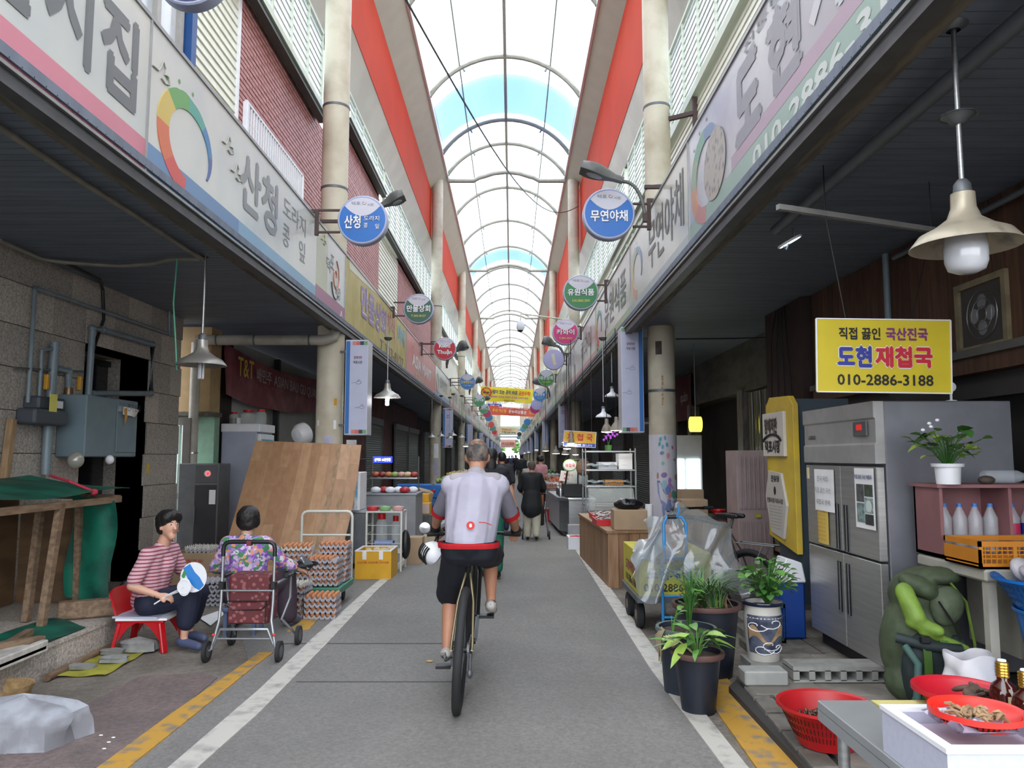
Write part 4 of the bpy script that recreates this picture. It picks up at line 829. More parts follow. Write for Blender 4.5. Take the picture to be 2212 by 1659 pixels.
# facing wall past the granite: tan shutter box, gate, green wall, brick pier
tan = mat('tan_panel', '#a98d63', .6, var=.12); grn = mat('pale_green_wall', '#7fa28c', .7, var=.15)
struct('wall_left_tan_panel', MB().box(-5.3, -4.42, 11.2, 11.6, 2.2, 3.45), tan); struct('trim_25', MB().box(-5.35, -4.38, 11.15, 11.6, 2.14, 2.2), edgew)
struct('wall_left_green', MB().box(-5.3, -4.45, 11.5, 11.7, 0, 2.2), grn)
t = thing('metal_gate', 'open steel bar gate folded against the granite corner', 'gate', (-4.75, 11.0, 0)); gm = mat('gate_grey', '#7d7772', .5, .4)
for i in range(6): put(MB().tube([(-5.0 + i * .055, 11.05, .05), (-5.0 + i * .055, 11.05, 2.0)], .012, 6), 'bar', steel, t, 50)
put(MB().box(-5.05, -4.68, 11.02, 11.08, .95, 1.03).box(-5.05, -4.68, 11.02, 11.08, 2.0, 2.1).box(-4.70, -4.60, 11.0, 11.1, 0, 2.1), 'gate_frame', gm, t)
t = struct('wall_left_pier', MB().box(-4.8, -4.57, 11.98, 12.5, 0, 3.45), mat('joint_brown', '#2f2422', .9)); B = []
me = MB().box(-.11, .11, -.01, .01, -.035, .035).mesh('brick', wred)
for r in range(38):
    for k in range(2):
        if r % 2 and k == 1: link('brick', me, t, (0.0, -.26, r * .088 + .04)); continue
        o = link('brick', me, t, (-.058 + .115 * k if not r % 2 else 0, -.26, r * .088 + .04)); o.scale = (.52 if not r % 2 else 1, 1, 1)
pv = mat('white_drainpipe', '#b3aea4', .45, scale=3, col2='#9c968b')
t = thing('drain_pipe', 'thick off white drain pipe crossing under the soffit and dropping to a bend', 'pipe', (-4.6, 11.1, .9))
put(MB().tube([(-4.6, 11.1, 3.2), (-4.6, 11.1, 1.05)] + [V((-4.6 + .12 * (1 - cos(a)), 11.1, 1.05 - .12 * sin(a))) for a in (.5, 1.0, 1.5, 2.1)], .07, 14), 'downpipe', pv, t, 50)
put(MB().tube([(-4.6, 11.1, 3.24), (-2.75, 11.1, 3.24), (-2.62, 11.14, 3.28), (-2.6, 11.2, 3.42)], .075, 14), 'crosspipe', pv, t, 50)
for p, ax in (((-4.3, 11.1, 3.24), 'x'), ((-3.75, 11.1, 3.24), 'x'), ((-2.95, 11.1, 3.24), 'x')): put(MB().lathe([(.078, -.012), (.083, -.01), (.083, .01), (.078, .012)], p, 16, ax), 'strap', dsteel, t, 40)
put(MB().lathe([(.072, -.01), (.078, -.01), (.078, .01), (.072, .01)], (-4.6, 11.1, 1.6), 16), 'strap', steel, t, 40)
# T&T banner
maroon = mat('maroon_banner', '#6b1f28', .5, scale=3, col2='#85474a', pos=(.45, .7), detail=6)
t = thing('shop_banner', 'sagging maroon banner with yellow and white lettering under the left soffit', 'banner', (-4.38, 14, 2.6)); xb = -4.38
fb = lambda u, v: V((xb + .05 * sin(u * 12 + v * 2) * v, 11.6 + 5.6 * u, 3.27 - .12 * sin(pi * u) - v * (.78 - .05 * u)))
put(MB().sheet(lambda u, v: fb(v, u), 8, 30, .004), 'cloth', maroon, t, 60)
for s_, a, b, z, h, c in (('T&T', 12.0, 12.75, 2.97, .3, '#c2a83a'), ('배민주', 12.9, 13.7, 2.93, .24, '#a59a9a'), ('ASIAN BAU GU QUAN', 13.85, 17.0, 2.9, .24, '#a59a9a')): text(s_, (xb + .07, (a + b) / 2, z), EY, EZ, b - a, h, pm(c), t, bold=.01)
# shop interior behind
pw = mat('shop_pale_wall', '#9fa29e', .7, var=.08)
struct('wall_left_shop', MB().box(-4.75, -4.6, 12.5, 20, 0, 3.45), pw); struct('wall_left_shop_side', MB().box(-4.7, -4.6, 11.7, 12.5, 0, 3.45), pw)
struct('trim_26', MB().box(-4.55, -4.45, 14.6, 14.7, 0, 3.4), black)
# brick shopfront further along
t = struct('wall_left_brick', MB().box(-4.6, -4.12, 18.0, 25.5, 0, 3.45).box(-4.6, -4.2, 25.5, 34, 0, 3.45), wred)
B = MB(); r = 0; z = .05
while z < 3.4:
    y = 18.02 + (r % 2) * .11
    while y < 25: B.box(-4.12, -4.108, y, y + .2, z, z + .055); y += .215
    z += .07; r += 1
put(B, 'brickwork', mat('red_brick_shade', '#6d413d', .7, col2='#583430', scale=3), t, kind='stuff')  # dark reddish colour of the brick itself
def shutter(s, y0, y1, z1, label, m='#6f7a78', grp=None):
    x = -4.1 if s < 0 else 4.05; t = thing('roller_shutter', label, 'shutter', (x, (y0 + y1) / 2, 0), grp); B = MB(); z = .02
    while z < z1: B.prism([V((x, y0, z)), V((x - s * .012, y0, z + .03)), V((x, y0, z + .06)), V((x + s * .02, y0, z + .03))], (0, 0, 0), (0, y1 - y0, 0)); z += .065
    put(B, 'slat_curtain', mat('shutter_' + m.strip('#'), m, .5, .3), t, kind='stuff'); put(MB().box(x - .03, x + .03, y0 - .06, y0, 0, z1).box(x - .03, x + .03, y1, y1 + .06, 0, z1).box(x - .04, x + .06, y0 - .06, y1 + .06, z1, z1 + .2), 'guide_frame', dsteel, t)
shutter(-1, 21.6, 24.2, 2.5, 'grey green roller shutter left of the second column'); shutter(-1, 27, 30, 2.5, 'dark roller shutter just past the second left column', '#3f4644')
t = thing('fridge', 'tall pale grey fridge with blue display door behind the wood board', 'fridge', (-4.2, 12.4, 0)); fg = mat('fridge_grey', '#a4a8b8', .45, var=.06)
put(MB().box(-4.53, -3.98, 12.0, 12.75, .05, 2.0), 'body', fg, t, bevel=.012); put(MB().box(-3.98, -3.93, 12.02, 12.73, .1, 1.9), 'door', white, t, bevel=.01); put(MB().box(-3.93, -3.926, 12.1, 12.66, 1.2, 1.82), 'glass', pm('#4aa3c4'), t); put(MB().box(-4.54, -3.93, 11.99, 12.76, 1.93, 2.06), 'top_cap', white, t, bevel=.01)
text('Coffee', (-3.925, 12.38, 1.6), EY, EZ, .4, .12, white, t)
def jar(x, y, z, label, r=.09, h=.19, lid=red, group=None, fillm=None):
    t = thing('jar', label, 'jar', (x, y, z), group); put(MB().lathe([(0, 0), (r * .95, 0), (r, .01), (r, h * .72), (r * .62, h * .86), (r * .62, h * .9)], (x, y, z), 18), 'glass_body', glassm, t, 50)
    put(MB().lathe([(r * .66, h * .84), (r * .68, h * .86), (r * .68, h), (0, h)], (x, y, z), 18), 'lid', lid, t, 40)
    if fillm: put(MB().lathe([(0, .005), (r * .93, .006), (r * .93, h * .5), (0, h * .5)], (x, y, z), 16), 'contents', fillm, t, 40)
for x, l, r, h in ((-4.45, 'narrow red-lidded jar at the left on the fridge', .075, .2), (-4.22, 'widest red-lidded plastic jar in the middle on the fridge', .12, .23), (-4.02, 'red-lidded plastic jar at the right end on the fridge', .085, .24)): jar(x, 12.3, 2.06, l, r, h, fillm=pm('#6a5a3a') if x < -4.4 else None)
put(MB().box(-4.37, -4.32, 12.2, 12.25, 2.06, 2.16), 'salt_box', white, None, label='small white box between the jars on the fridge', cat='box')
t = thing('sign_strip', 'tall narrow blue and yellow sign on the brick pier', 'sign', (-4.66, 11.95, 1.9)); put(MB().box(-4.75, -4.56, 11.94, 11.955, 1.87, 2.45), 'board', pm('#2d5a9c'), t); put(MB().box(-4.74, -4.57, 11.935, 11.94, 2.02, 2.32), 'panel', pm('#c9c179'), t); text('ASOK', (-4.655, 11.934, 2.17), EX, EZ, .12, .06, pm('#2d5a9c'), t, bold=.02)
t = thing('steel_cabinet', 'dull steel cabinet with a red indicator lamp', 'cabinet', (-4.4, 11.4, 0)); cg = mat('cabinet_grey', '#77787a', .45, .4, .15)
put(MB().box(-4.72, -4.15, 10.95, 11.4, .1, 1.45), 'body', cg, t, bevel=.008); put(MB().box(-4.48, -4.17, 10.935, 10.95, 1.18, 1.43), 'control_panel', mat('cabinet_dark', '#58585b', .5), t, bevel=.004); put(MB().box(-4.48, -4.17, 10.935, 10.95, .12, 1.15), 'door', mat('cabinet_door', '#3d3d40', .35), t, bevel=.004)
put(MB().lathe([(0, .012), (.045, .01), (.045, 0)], (-4.3, 10.93, 1.31), 16, 'y'), 'indicator_ring', white, t, 40); put(MB().ell((-4.295, 10.922, 1.31), .025, .015, .025, 10, 8), 'indicator_lamp', mat('red_glow', '#ff1d20', .3, emit=1.5), t, 50)
put(MB().box(-4.27, -4.18, 10.93, 10.935, .88, 1.08), 'label_sheet', paper, t); put(MB().tube([(-4.46, 10.92, .6), (-4.46, 10.92, .85)], .01, 6), 'handle', black, t, 40)
# leaning board of laminate planks
t = thing('leaning_board', 'tall sheet of brown plank laminate leaning on the left column', 'board', (-3.0, 10.2, 0))
O, U, W_ = V((-3.72, 9.85, 0.0)), V((1.46, 0, -.0)), V((.13, .95, 1.77))
lam = [mat('laminate_%d' % i, c, .5, scale=2, col2=c2, stretch=(7, 7, 1), pos=(.35, .65), detail=6) for i, (c, c2) in enumerate((('#b08a68', '#a07a5a'), ('#b89270', '#a98463'), ('#a67f5e', '#987354')))]
def bp(u, v): return O + U * u + W_ * v + V((.05 * sin(pi * v) * u, .10 * max(0, u - .78) / .22, -.06 * u * v))
k = 11
for i in range(k):
    v = -(i * 37 % 10) / 25.
    while v < 1:
        a, b = max(0, v), min(1, v + .42)
        if b - a > .02:
            u0, u1 = i / k + .001, (i + 1) / k - .001; rr = random.uniform(0, .002)
            B = MB(); P = [bp(u0, a + .001), bp(u1, a + .001), bp(u1, (a + b) / 2), bp(u1, b - .001), bp(u0, b - .001), bp(u0, (a + b) / 2)]
            B.prism(P, (0, -.004 - rr, 0), (0, 0, 0)); put(B, 'plank', random.choice(lam), t)
        v += .42
put(MB().sheet(lambda u, v: bp(u, v) + V((0, .004, 0)), 10, 8, .006), 'backing', woodb, t, 60)
# fan on a tall counter behind the board
t = thing('side_counter', 'plain grey counter behind the leaning board', 'counter', (-3.2, 12, 0)); put(MB().box(-3.6, -2.95, 11.75, 12.3, 0, 1.58), 'body', dsteel, t); put(MB().box(-3.62, -2.93, 11.73, 12.32, 1.58, 1.61), 'top', steel, t)
t = thing('circulator_fan', 'white circulator fan tilted back above the wood board', 'fan', (-3.25, 11.95, 1.61)); Mx = Euler((R(20), 0, R(-35))).to_matrix().to_4x4()
put(MB().lathe([(0, 0), (.12, 0), (.12, .02), (.03, .05), (.03, .12)], (-3.25, 11.95, 1.61), 20), 'base', white, t, 40); c = V((-3.25, 11.95, 1.9))
put(MB().lathe([(.15, -.07), (.17, -.05), (.17, .05), (.12, .12), (0, .14)], c, 24, 'y', M=Mx), 'housing', white, t, 40); put(MB().lathe([(0, -.09), (.06, -.09), (.15, -.065), (.15, -.03), (0, -.02)], c, 24, 'y', M=Mx), 'grille', mat('grille_dark', '#3b3e41', .5), t, 40)
# boxes of stock behind the women
def carton(x0, x1, y0, y1, z0, h, label, m=card, tx=None, group=None, cat='box', band=None):
    t = thing('carton', label, cat, ((x0 + x1) / 2, (y0 + y1) / 2, z0), group); put(MB().box(x0, x1, y0, y1, z0, z0 + h), 'body', m, t, bevel=.006)
    put(MB().box(x0 + .002, x1 - .002, (y0 + y1) / 2 - .025, (y0 + y1) / 2 + .025, z0 + h, z0 + h + .002), 'tape', mat('tape', '#c0b08f', .3), t)
    if tx: text(tx, ((x0 + x1) / 2, y0, z0 + h * .6), EX, EZ, (x1 - x0) * .5, h * .16, redp, t)
    if band: put(MB().box(x0 + .01, x1 - .01, y0 - .002, y0, z0 + h * band[1], z0 + h * band[2]), 'print', pm(band[0]), t)
    return t
carton(-3.95, -3.42, 9.0, 9.4, 0, .22, 'brown carton at the bottom of the stack behind the seated women'); carton(-3.95, -3.42, 9.0, 9.4, .222, .22, 'brown carton with red lettering, top of the stack behind the women', tx='영동포도')
carton(-3.9, -3.35, 9.6, 9.85, 0, .42, 'plain carton squeezed in behind the stacked cartons')
# egg trays and eggs
pulp = mat('grey_pulp', '#a9a8b0', .9, var=.15, scale=20, bump=.2); pulpw = mat('white_pulp', '#c9c6c0', .9, var=.12, scale=20, bump=.2); eggm = mat('brown_egg', '#bf7f56', .45, var=.18, scale=5)
def hz(u, v, nu=6, nv=5):
    return .012 + .042 * (max(0, (1 - cos(2 * pi * (u * nu))) * .5) + 0) * 0
def traymb():
    nu, nv, s = 6, 5, 4; B = MB(); W2, D2 = .15, .125
    def f(i, j):
        x = i / s; y = j / s; cx = abs(cos(pi * x)); cy = abs(cos(pi * y)); pk = (cx ** 3) * (cy ** 3); z = .008 + .028 * pk + .014 * max(cx ** 4, cy ** 4)
        return V((-W2 + .05 * x, -D2 + .05 * y, z))
    n1, n2 = nu * s, nv * s
    B.add([f(i, j) for i in range(n1 + 1) for j in range(n2 + 1)], [(i * (n2 + 1) + j, (i + 1) * (n2 + 1) + j, (i + 1) * (n2 + 1) + j + 1, i * (n2 + 1) + j + 1) for i in range(n1) for j in range(n2)])
    E = [f(i, 0) for i in range(n1 + 1)] + [f(n1, j) for j in range(1, n2 + 1)] + [f(i, n2) for i in range(n1 - 1, -1, -1)] + [f(0, j) for j in range(n2 - 1, 0, -1)]
    m = len(E); lo = []
    for k, p in enumerate(E):
        o = 1.03; zz = 0.0 + .026 * abs(sin(pi * (k / s))) ** 1.2 * 0 + (.02 if (k % s) == 0 else .0); lo.append(V((p.x * 1.02, p.y * 1.02, min(p.z - .006, zz))))
    B.add(E + lo, [(k, m + k, m + (k + 1) % m, (k + 1) % m) for k in range(m)]); return B
TG = [traymb().mesh('egg_tray', m, smooth=70) for m in (pulp, pulpw)]
EG = MB().ell((0, 0, 0), .0215, .0215, .0275, 10, 8).mesh('egg', eggm, smooth=80)
def stack(cx, cy, z, n, rz, name, vis='frontright', top='full', whitetop=False, pitch=.057):
    M = Matrix.Translation((cx, cy, 0)) @ Matrix.Rotation(rz, 4, 'Z'); cnt = 0
    for k in range(n):
        j = random.uniform(-.006, .006); zz = z + k * pitch; last = k == n - 1
        lab = name + (', topmost tray' if last else ', bottom tray' if k == 0 else ', %s tray from the bottom' % ('second', 'third', 'fourth', 'fifth', 'sixth', 'seventh', 'eighth')[k - 1])
        link('egg_tray', TG[1 if (whitetop and last) else 0], None, M @ V((j, j, zz)), (0, 0, rz + j * 4), label='pulp egg tray of the ' + lab, cat='egg tray', group='stacked egg trays')
        if vis == 'none': continue
        for a in range(6):
            for b in range(5):
                if last and top == 'none': continue
                if not last and not (b == 0 or (vis == 'frontright' and a == 5)): continue
                if last and isinstance(top, int) and a >= top: continue
                if not last and random.random() < .08: continue
                o = link('egg', EG, None, M @ V((-.125 + .05 * a + j, -.1 + .05 * b + j, zz + .042)), (random.uniform(-.3, .3), random.uniform(-.3, .3), random.uniform(0, 6)), label='brown egg in the ' + lab, cat='egg', group='eggs in the ' + name)
stack(-1.83, 7.62, 0, 4, R(2), 'ground stack by the white line'); stack(-2.16, 7.72, 0, 6, R(-6), 'ground stack behind the stroller', vis='front', top='none', whitetop=True)
stack(-1.93, 8.1, .235, 5, R(0), 'near right trolley stack', top=5); stack(-1.9, 8.4, .235, 7, R(0), 'far right trolley stack')
stack(-2.24, 8.2, .235, 7, R(6), 'left trolley stack', vis='front', whitetop=True)
stack(-3.1, 8.3, 0, 6, R(5), 'empty grey stack behind the stroller', vis='none', pitch=.045); stack(-3.62, 9.15, .442, 2, R(-4), 'empty pair on the brown cartons', vis='none', whitetop=True, pitch=.03)
t = thing('platform_trolley', 'green platform trolley with white tube handle carrying egg trays', 'trolley', (-2.05, 8.3, 0)); gp = mat('green_plastic', '#41816a', .5, var=.15); wt = mat('white_tube', '#cdcdc4', .4, var=.08)
put(MB().box(-2.42, -1.74, 7.93, 8.62, .155, .225), 'deck', gp, t, bevel=.012, seg=2)
for x in (-2.32, -1.84):
    for y in (8.03, 8.52): put(MB().lathe([(0, -.018), (.055, -.018), (.06, 0), (.055, .018), (0, .018)], (x, y, .06), 16, 'x'), 'wheel', rubber, t, 40); put(MB().box(x - .03, x + .03, y - .03, y + .03, .1, .16), 'caster_bracket', dsteel, t)
P = [V((-2.34, 8.66, .18)), V((-2.34, 8.67, .88))] + [V((-2.28 - .06 * cos(a), 8.67, .88 + .06 * sin(a))) for a in (.5, 1.0, 1.57)] + [V((-1.84 + .06 * sin(a), 8.67, .88 + .06 * cos(a))) for a in (0, .5, 1.0)] + [V((-1.78, 8.67, .88)), V((-1.78, 8.66, .18))]
put(MB().tube(P, .016, 10), 'handle_frame', wt, t, 50); put(MB().tube([(-2.34, 8.67, .68), (-1.78, 8.67, .68)], .012, 8), 'cross_bar', wt, t, 50)
# yellow foam box
yf = mat('yellow_foam', '#d9a523', .55, var=.08)
def openbox(x0, x1, y0, y1, z0, h, m, name, label, cat='box', inm=None, th=.03, **k):
    t = thing(name, label, cat, ((x0 + x1) / 2, (y0 + y1) / 2, z0)); B = MB(); B.box(x0, x1, y0, y0 + th, z0, z0 + h).box(x0, x1, y1 - th, y1, z0, z0 + h).box(x0, x0 + th, y0 + th, y1 - th, z0, z0 + h).box(x1 - th, x1, y0 + th, y1 - th, z0, z0 + h).box(x0 + th, x1 - th, y0 + th, y1 - th, z0, z0 + .03)
    put(B, 'walls', m, t); B = MB(); i = inm or white; e = .004; B.box(x0 - e, x1 + e, y0 - e, y0 + th, z0 + h, z0 + h + .012).box(x0 - e, x1 + e, y1 - th, y1 + e, z0 + h, z0 + h + .012).box(x0 - e, x0 + th, y0 + th, y1 - th, z0 + h, z0 + h + .012).box(x1 - th, x1 + e, y0 + th, y1 - th, z0 + h, z0 + h + .012)
    put(B, 'rim', i, t); return t
t = openbox(-1.99, -1.53, 9.9, 10.45, 0, .35, yf, 'foam_box', 'yellow open foam box with red print standing on the road edge')
for x in (-1.87, -1.66): put(MB().box(x - .025, x + .025, 9.893, 9.899, .25, .362), 'tape_strip', paper, t)
text('신선식품 신선식품 신선식품', (-1.76, 9.898, .215), EX, EZ, .4, .025, redp, t); B = MB()
for i in range(9): a = V((random.uniform(-1.9, -1.6), random.uniform(10, 10.35), .33)); B.ell(a, .05, .03, .03, 8, 5)
put(B, 'wrapping', mat('straw_wrap', '#cdbf93', .8), t, 50, kind='stuff')
# ================================================================ RIGHT SIDE UNDER THE AWNING
slabm = mat('stone_slab', '#8a857d', .8, scale=4, col2='#6d6861', bump=.35, bscale=25, detail=8); kerbm = mat('kerb_stone', '#77726b', .85, scale=6, col2='#5a5650', bump=.4)
# raised paving with its kerb row
P = lambda L, z=0: [atz(x, y, z) for x, y in L]
t = struct('floor_right_paving', MB().prism([V((1.42, 1.5, 0)), V((1.42, 5.2, 0)), V((2.1, 6.3, 0)), V((2.3, 9, 0)), V((4.2, 9, 0)), V((4.2, 1.5, 0))], (0, 0, .05), (0, 0, 0)), joint)
e0, e1 = V((1.36, 2.2, 0)), V((1.5, 5.15, 0))
for i in range(11):
    a, b = lerp(e0, e1, i / 11 + .004), lerp(e0, e1, (i + 1) / 11 - .006); n = V((.12 + random.uniform(-.01, .01), 0, 0)); z = .075 + random.uniform(-.008, .008)
    put(MB().prism([a, a + n, b + n, b], (0, 0, z), (0, 0, 0)), 'kerb_stone', kerbm, t, bevel=.008)
for r in range(7):
    for k in range(5):
        x0 = 1.52 + k * .46 + (r % 2) * .1; y0 = 2.3 + r * .44 
        if y0 > 5.1 and x0 < 1.6: continue
        put(MB().box(x0, x0 + .45, y0, y0 + .43, .0, .075 + random.uniform(-.006, .006)), 'paving_slab', random.choice((slabm, slabm, kerbm)), t, bevel=.005)
for r in range(4):
    for k in range(3): x0 = 1.75 + k * .5 + r * .12; y0 = 5.42 + r * .55; put(MB().box(x0, x0 + .49, y0, y0 + .54, .0, .068 + random.uniform(-.005, .005)), 'paving_slab', random.choice((slabm, kerbm)), t, bevel=.005)
blk = mat('concrete_block', '#93938f', .85, var=.2, scale=10, bump=.3)
t = thing('hollow_block', 'grey hollow concrete blocks lying in front of the tall fridge', 'block', (2.15, 5.28, .08)); B = MB(); x = 1.86
B.box(1.84, 2.5, 5.18, 5.38, .15, .18).box(1.84, 2.5, 5.18, 5.38, .08, .095)
for i in range(7): B.box(1.84 + i * .103, 1.88 + i * .103, 5.18, 5.38, .09, .155)
put(B, 'block_body', blk, t)
put(MB().box(1.5, 1.78, 5.1, 5.26, .08, .17), 'kerb_block', mat('pale_slab', '#9c9d99', .8, var=.2, scale=6), None, bevel=.008, label='flat pale slab beside the largest plant pot', cat='slab')
# shop wall of upright boards above the dark shopfront
wdk = [mat('dark_board_%d' % i, c, .6, scale=3, col2=c2, stretch=(8, 8, 1), pos=(.35, .65), detail=6) for i, (c, c2) in enumerate((('#5a3d2b', '#432c20'), ('#634430', '#4c3325'), ('#513626', '#3b271c')))]
t = struct('wall_right', MB().box(3.62, 3.8, 1.5, 9.2, 2.0, 3.5), joint)
y = 1.6
while y < 9.1:
    L = .15; put(MB().box(3.6 - random.uniform(0, .004), 3.62, y, y + L - .006, 2.32, 3.48), 'wall_board', random.choice(wdk), t); y += L
struct('wall_right_panel', MB().box(3.5, 3.8, 9.2, 10.5, 1.3, 3.48), mat('dark_red_panel', '#35211d', .6, var=.2))
struct('trim_27', MB().box(3.46, 3.64, 1.5, 8.9, 2.30, 2.36), mat('ledge_grey', '#5d5c58', .7)); struct('trim_28', MB().box(3.5, 3.64, 1.5, 8.9, 2.18, 2.30), wdk[0])
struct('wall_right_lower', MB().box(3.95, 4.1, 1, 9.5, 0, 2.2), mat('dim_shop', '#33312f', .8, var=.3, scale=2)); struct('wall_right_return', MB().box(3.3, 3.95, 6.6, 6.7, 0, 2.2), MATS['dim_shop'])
put(MB().tube([(3.52, 7.1, 2.4), (3.52, 7.1, 3.45)], .03, 8), 'pipe', pipm, None, 50, label='upright blue grey pipe on the board wall', cat='pipe')
t = thing('exhaust_fan', 'square exhaust fan set in a weathered frame in the board wall', 'fan', (3.58, 5.78, 2.4)); a, b = 5.52, 6.06; z0, z1 = 2.4, 2.86
for bx in ((a, b, z0 - .05, z0), (a, b, z1, z1 + .05), (a - .05, a, z0 - .05, z1 + .05), (b, b + .05, z0 - .05, z1 + .05)): put(MB().box(3.565, 3.6, bx[0], bx[1], bx[2], bx[3]), 'frame_board', mat('weathered_frame', '#8a7d62', .8, var=.3), t)
put(MB().box(3.592, 3.599, a, b, z0, z1), 'back_panel', mat('dusty', '#4a4541', .9), t)
for i in range(3): put(MB().tube(arc((3.585, 5.79, 2.63), .06 + .065 * i, 0, 2 * pi, 24, EY, EZ), .004, 4), 'guard_ring', steel, t, 50)
for i in range(4): put(MB().ell((3.588, 5.79 + .1 * cos(i * pi / 2), 2.63 + .1 * sin(i * pi / 2)), .006, .06, .06, 10, 6), 'fan_blade', mat('blade', '#77787c', .4), t, 50)
# zone past the board wall: strip curtain, posts, steel cladding
cur = film('strip_curtain', '#a9a99a', .35, .15, .1); st = mat('stained_steel', '#77726c', .4, .6, .4, 3, stretch=(4, 4, 1))
struct('wall_right_beam', MB().box(3.95, 4.4, 10.5, 19, 2.65, 3.5), mat('stained_cladding', '#5f5c57', .6, var=.4, scale=2, stretch=(1, 1, 3)))
for y in (10.7, 13.0, 16.8): put(MB().box(3.9, 4.1, y, y + .3, 0, 2.68), 'steel_post', st, None, label='stained steel post of the strip curtain entrance, %s one' % {10.7: 'nearest', 13.0: 'middle', 16.8: 'farthest'}[y], cat='post')
t = thing('strip_curtain', 'milky plastic strip curtain hanging across a dim stall entrance', 'curtain', (4.02, 12, .1))
for i in range(9): y = 11.1 + i * .21; put(MB().sheet(lambda u, v: V((4.0 + .012 * (i % 2) + .012 * sin(u * 9), y + u * .24, .12 + 2.5 * v)), 6, 6, .003), 'strip', cur, t, 60)
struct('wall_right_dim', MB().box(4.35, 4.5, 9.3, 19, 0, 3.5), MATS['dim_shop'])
t = thing('shop_banner', 'dark red hanging banner with white lettering right of the sticker column', 'banner', (3.9, 17.6, 2.6))
put(MB().sheet(lambda u, v: V((3.88 + .03 * sin(v * 9), 16.6 + v * 2.2, 2.35 + u * 1.0)), 6, 14, .004), 'cloth', mat('dark_red_cloth', '#5e2025', .6, var=.15), t, 60); text('ASIAN quán', (3.86, 17.8, 2.85), -EY, EZ, 1.9, .3, pm('#b9aeae'), t, bold=.01)
put(MB().tube([(2.45, 11.4, 3.3), (3.3, 11.2, 3.28), (3.9, 11.0, 3.27), (3.92, 11.0, 2.3), (3.9, 10.3, 1.7)], .012, 6), 'cable', black, None, 50, label='black cable hanging from the right soffit beside the steel posts', cat='cable')
t = thing('meter_cluster', 'cluster of pale electricity meters with loose cables', 'meter', (3.4, 10.4, 2.0))
for i in range(4): put(MB().box(3.4, 3.49, 9.3 + i * .27, 9.5 + i * .27, 1.95, 2.25), 'meter', mat('meter_pale', '#8f8b80', .4), t, bevel=.015)
for i in range(4): put(MB().tube([(3.44, 9.4 + i * .25, 2.25), (3.44, 9.5 + i * .2, 2.8 + .1 * i), (3.45, 9.6 + i * .1, 3.45)], .012, 5), 'cable', black, t, 50)
pk = mat('pink_steel', '#a3908e', .5, var=.15, scale=4)
t = thing('steel_locker', 'pinkish ribbed steel locker left of the yellow board', 'locker', (2.85, 9, 0)); put(MB().box(2.60, 3.0, 8.95, 9.4, 0, 1.62), 'body', pk, t, bevel=.006)
for i in range(7): put(MB().box(2.625 + i * .052, 2.65 + i * .052, 8.93, 8.95, .1, .8).box(2.625 + i * .052, 2.65 + i * .052, 8.93, 8.95, .95, 1.55), 'rib', pk, t)
put(MB().box(2.8, 2.86, 8.925, 8.95, .85, .89), 'nameplate', pm('#b0a83a'), t)
# yellow notice board on a dark box
t = thing('notice_board', 'tall yellow notice board with a white lettered panel and a hexagonal plaque', 'notice board', (2.42, 7, .76)); X = 2.42; yb = mat('yellow_pillar', '#c9ac33', .55, scale=3, col2='#b79c3c', bump=.05)
put(MB().prism([V((X, 6.62, .72)), V((X, 7.32, .82)), V((X, 7.32, 2.02)), V((X, 7.22, 2.1)), V((X, 6.72, 2.08)), V((X, 6.62, 2.0))], (0, 0, 0), (.05, 0, 0)), 'yellow_panel', yb, t, bevel=.004)
put(MB().box(X + .05, X + .5, 6.66, 7.2, .3, 2.05), 'dark_case', mat('slate_box', '#3a4650', .5), t)
put(MB().box(X - .03, X, 6.78, 7.34, 1.55, 1.95), 'white_panel', pm('#c2bdb5'), t, bevel=.004); hx = [(6.78, 1.12), (6.88, .82), (7.2, .86), (7.33, 1.18), (7.22, 1.42), (6.9, 1.4)]
put(MB().prism([V((X - .025, y, z)) for y, z in hx], (0, 0, 0), (.025, 0, 0)), 'hexagonal_plaque', pm('#b5b1ab'), t, bevel=.004)
text('맘에저판', (X - .03, 7.1, 1.83), -EY, EZ, .34, .15, pm('#3a2a2a'), t, bold=.05); text('덕포시장', (X - .03, 7.07, 1.64), -EY, EZ, .4, .12, ink, t, bold=.05); put(MB().tube([V((X - .036, 7.07 - .25 * cos(a), 1.66 + .09 * sin(a))) for a in [R(20 + 14 * i) for i in range(11)]], .012, 5), 'roof_stroke', ink, t)
text('진유당', (X - .025, 7.04, 1.35), -EY, EZ, .22, .06, ink, t, bold=.03); put(MB().ell((X - .027, 7.06, 1.24), .003, .03, .04, 12, 8), 'seal', ink, t); text('전통시장 덕포시장', (X - .025, 7.06, 1.15), -EY, EZ, .42, .045, ink, t, bold=.02)
for i in range(8): text('전통시장 덕포시장 전통시장', (X - .025, 7.05, 1.1 - i * .028), -EY, EZ, .36 - i * .012, .011, pm('#66625f'), t, 'small_print', 0)
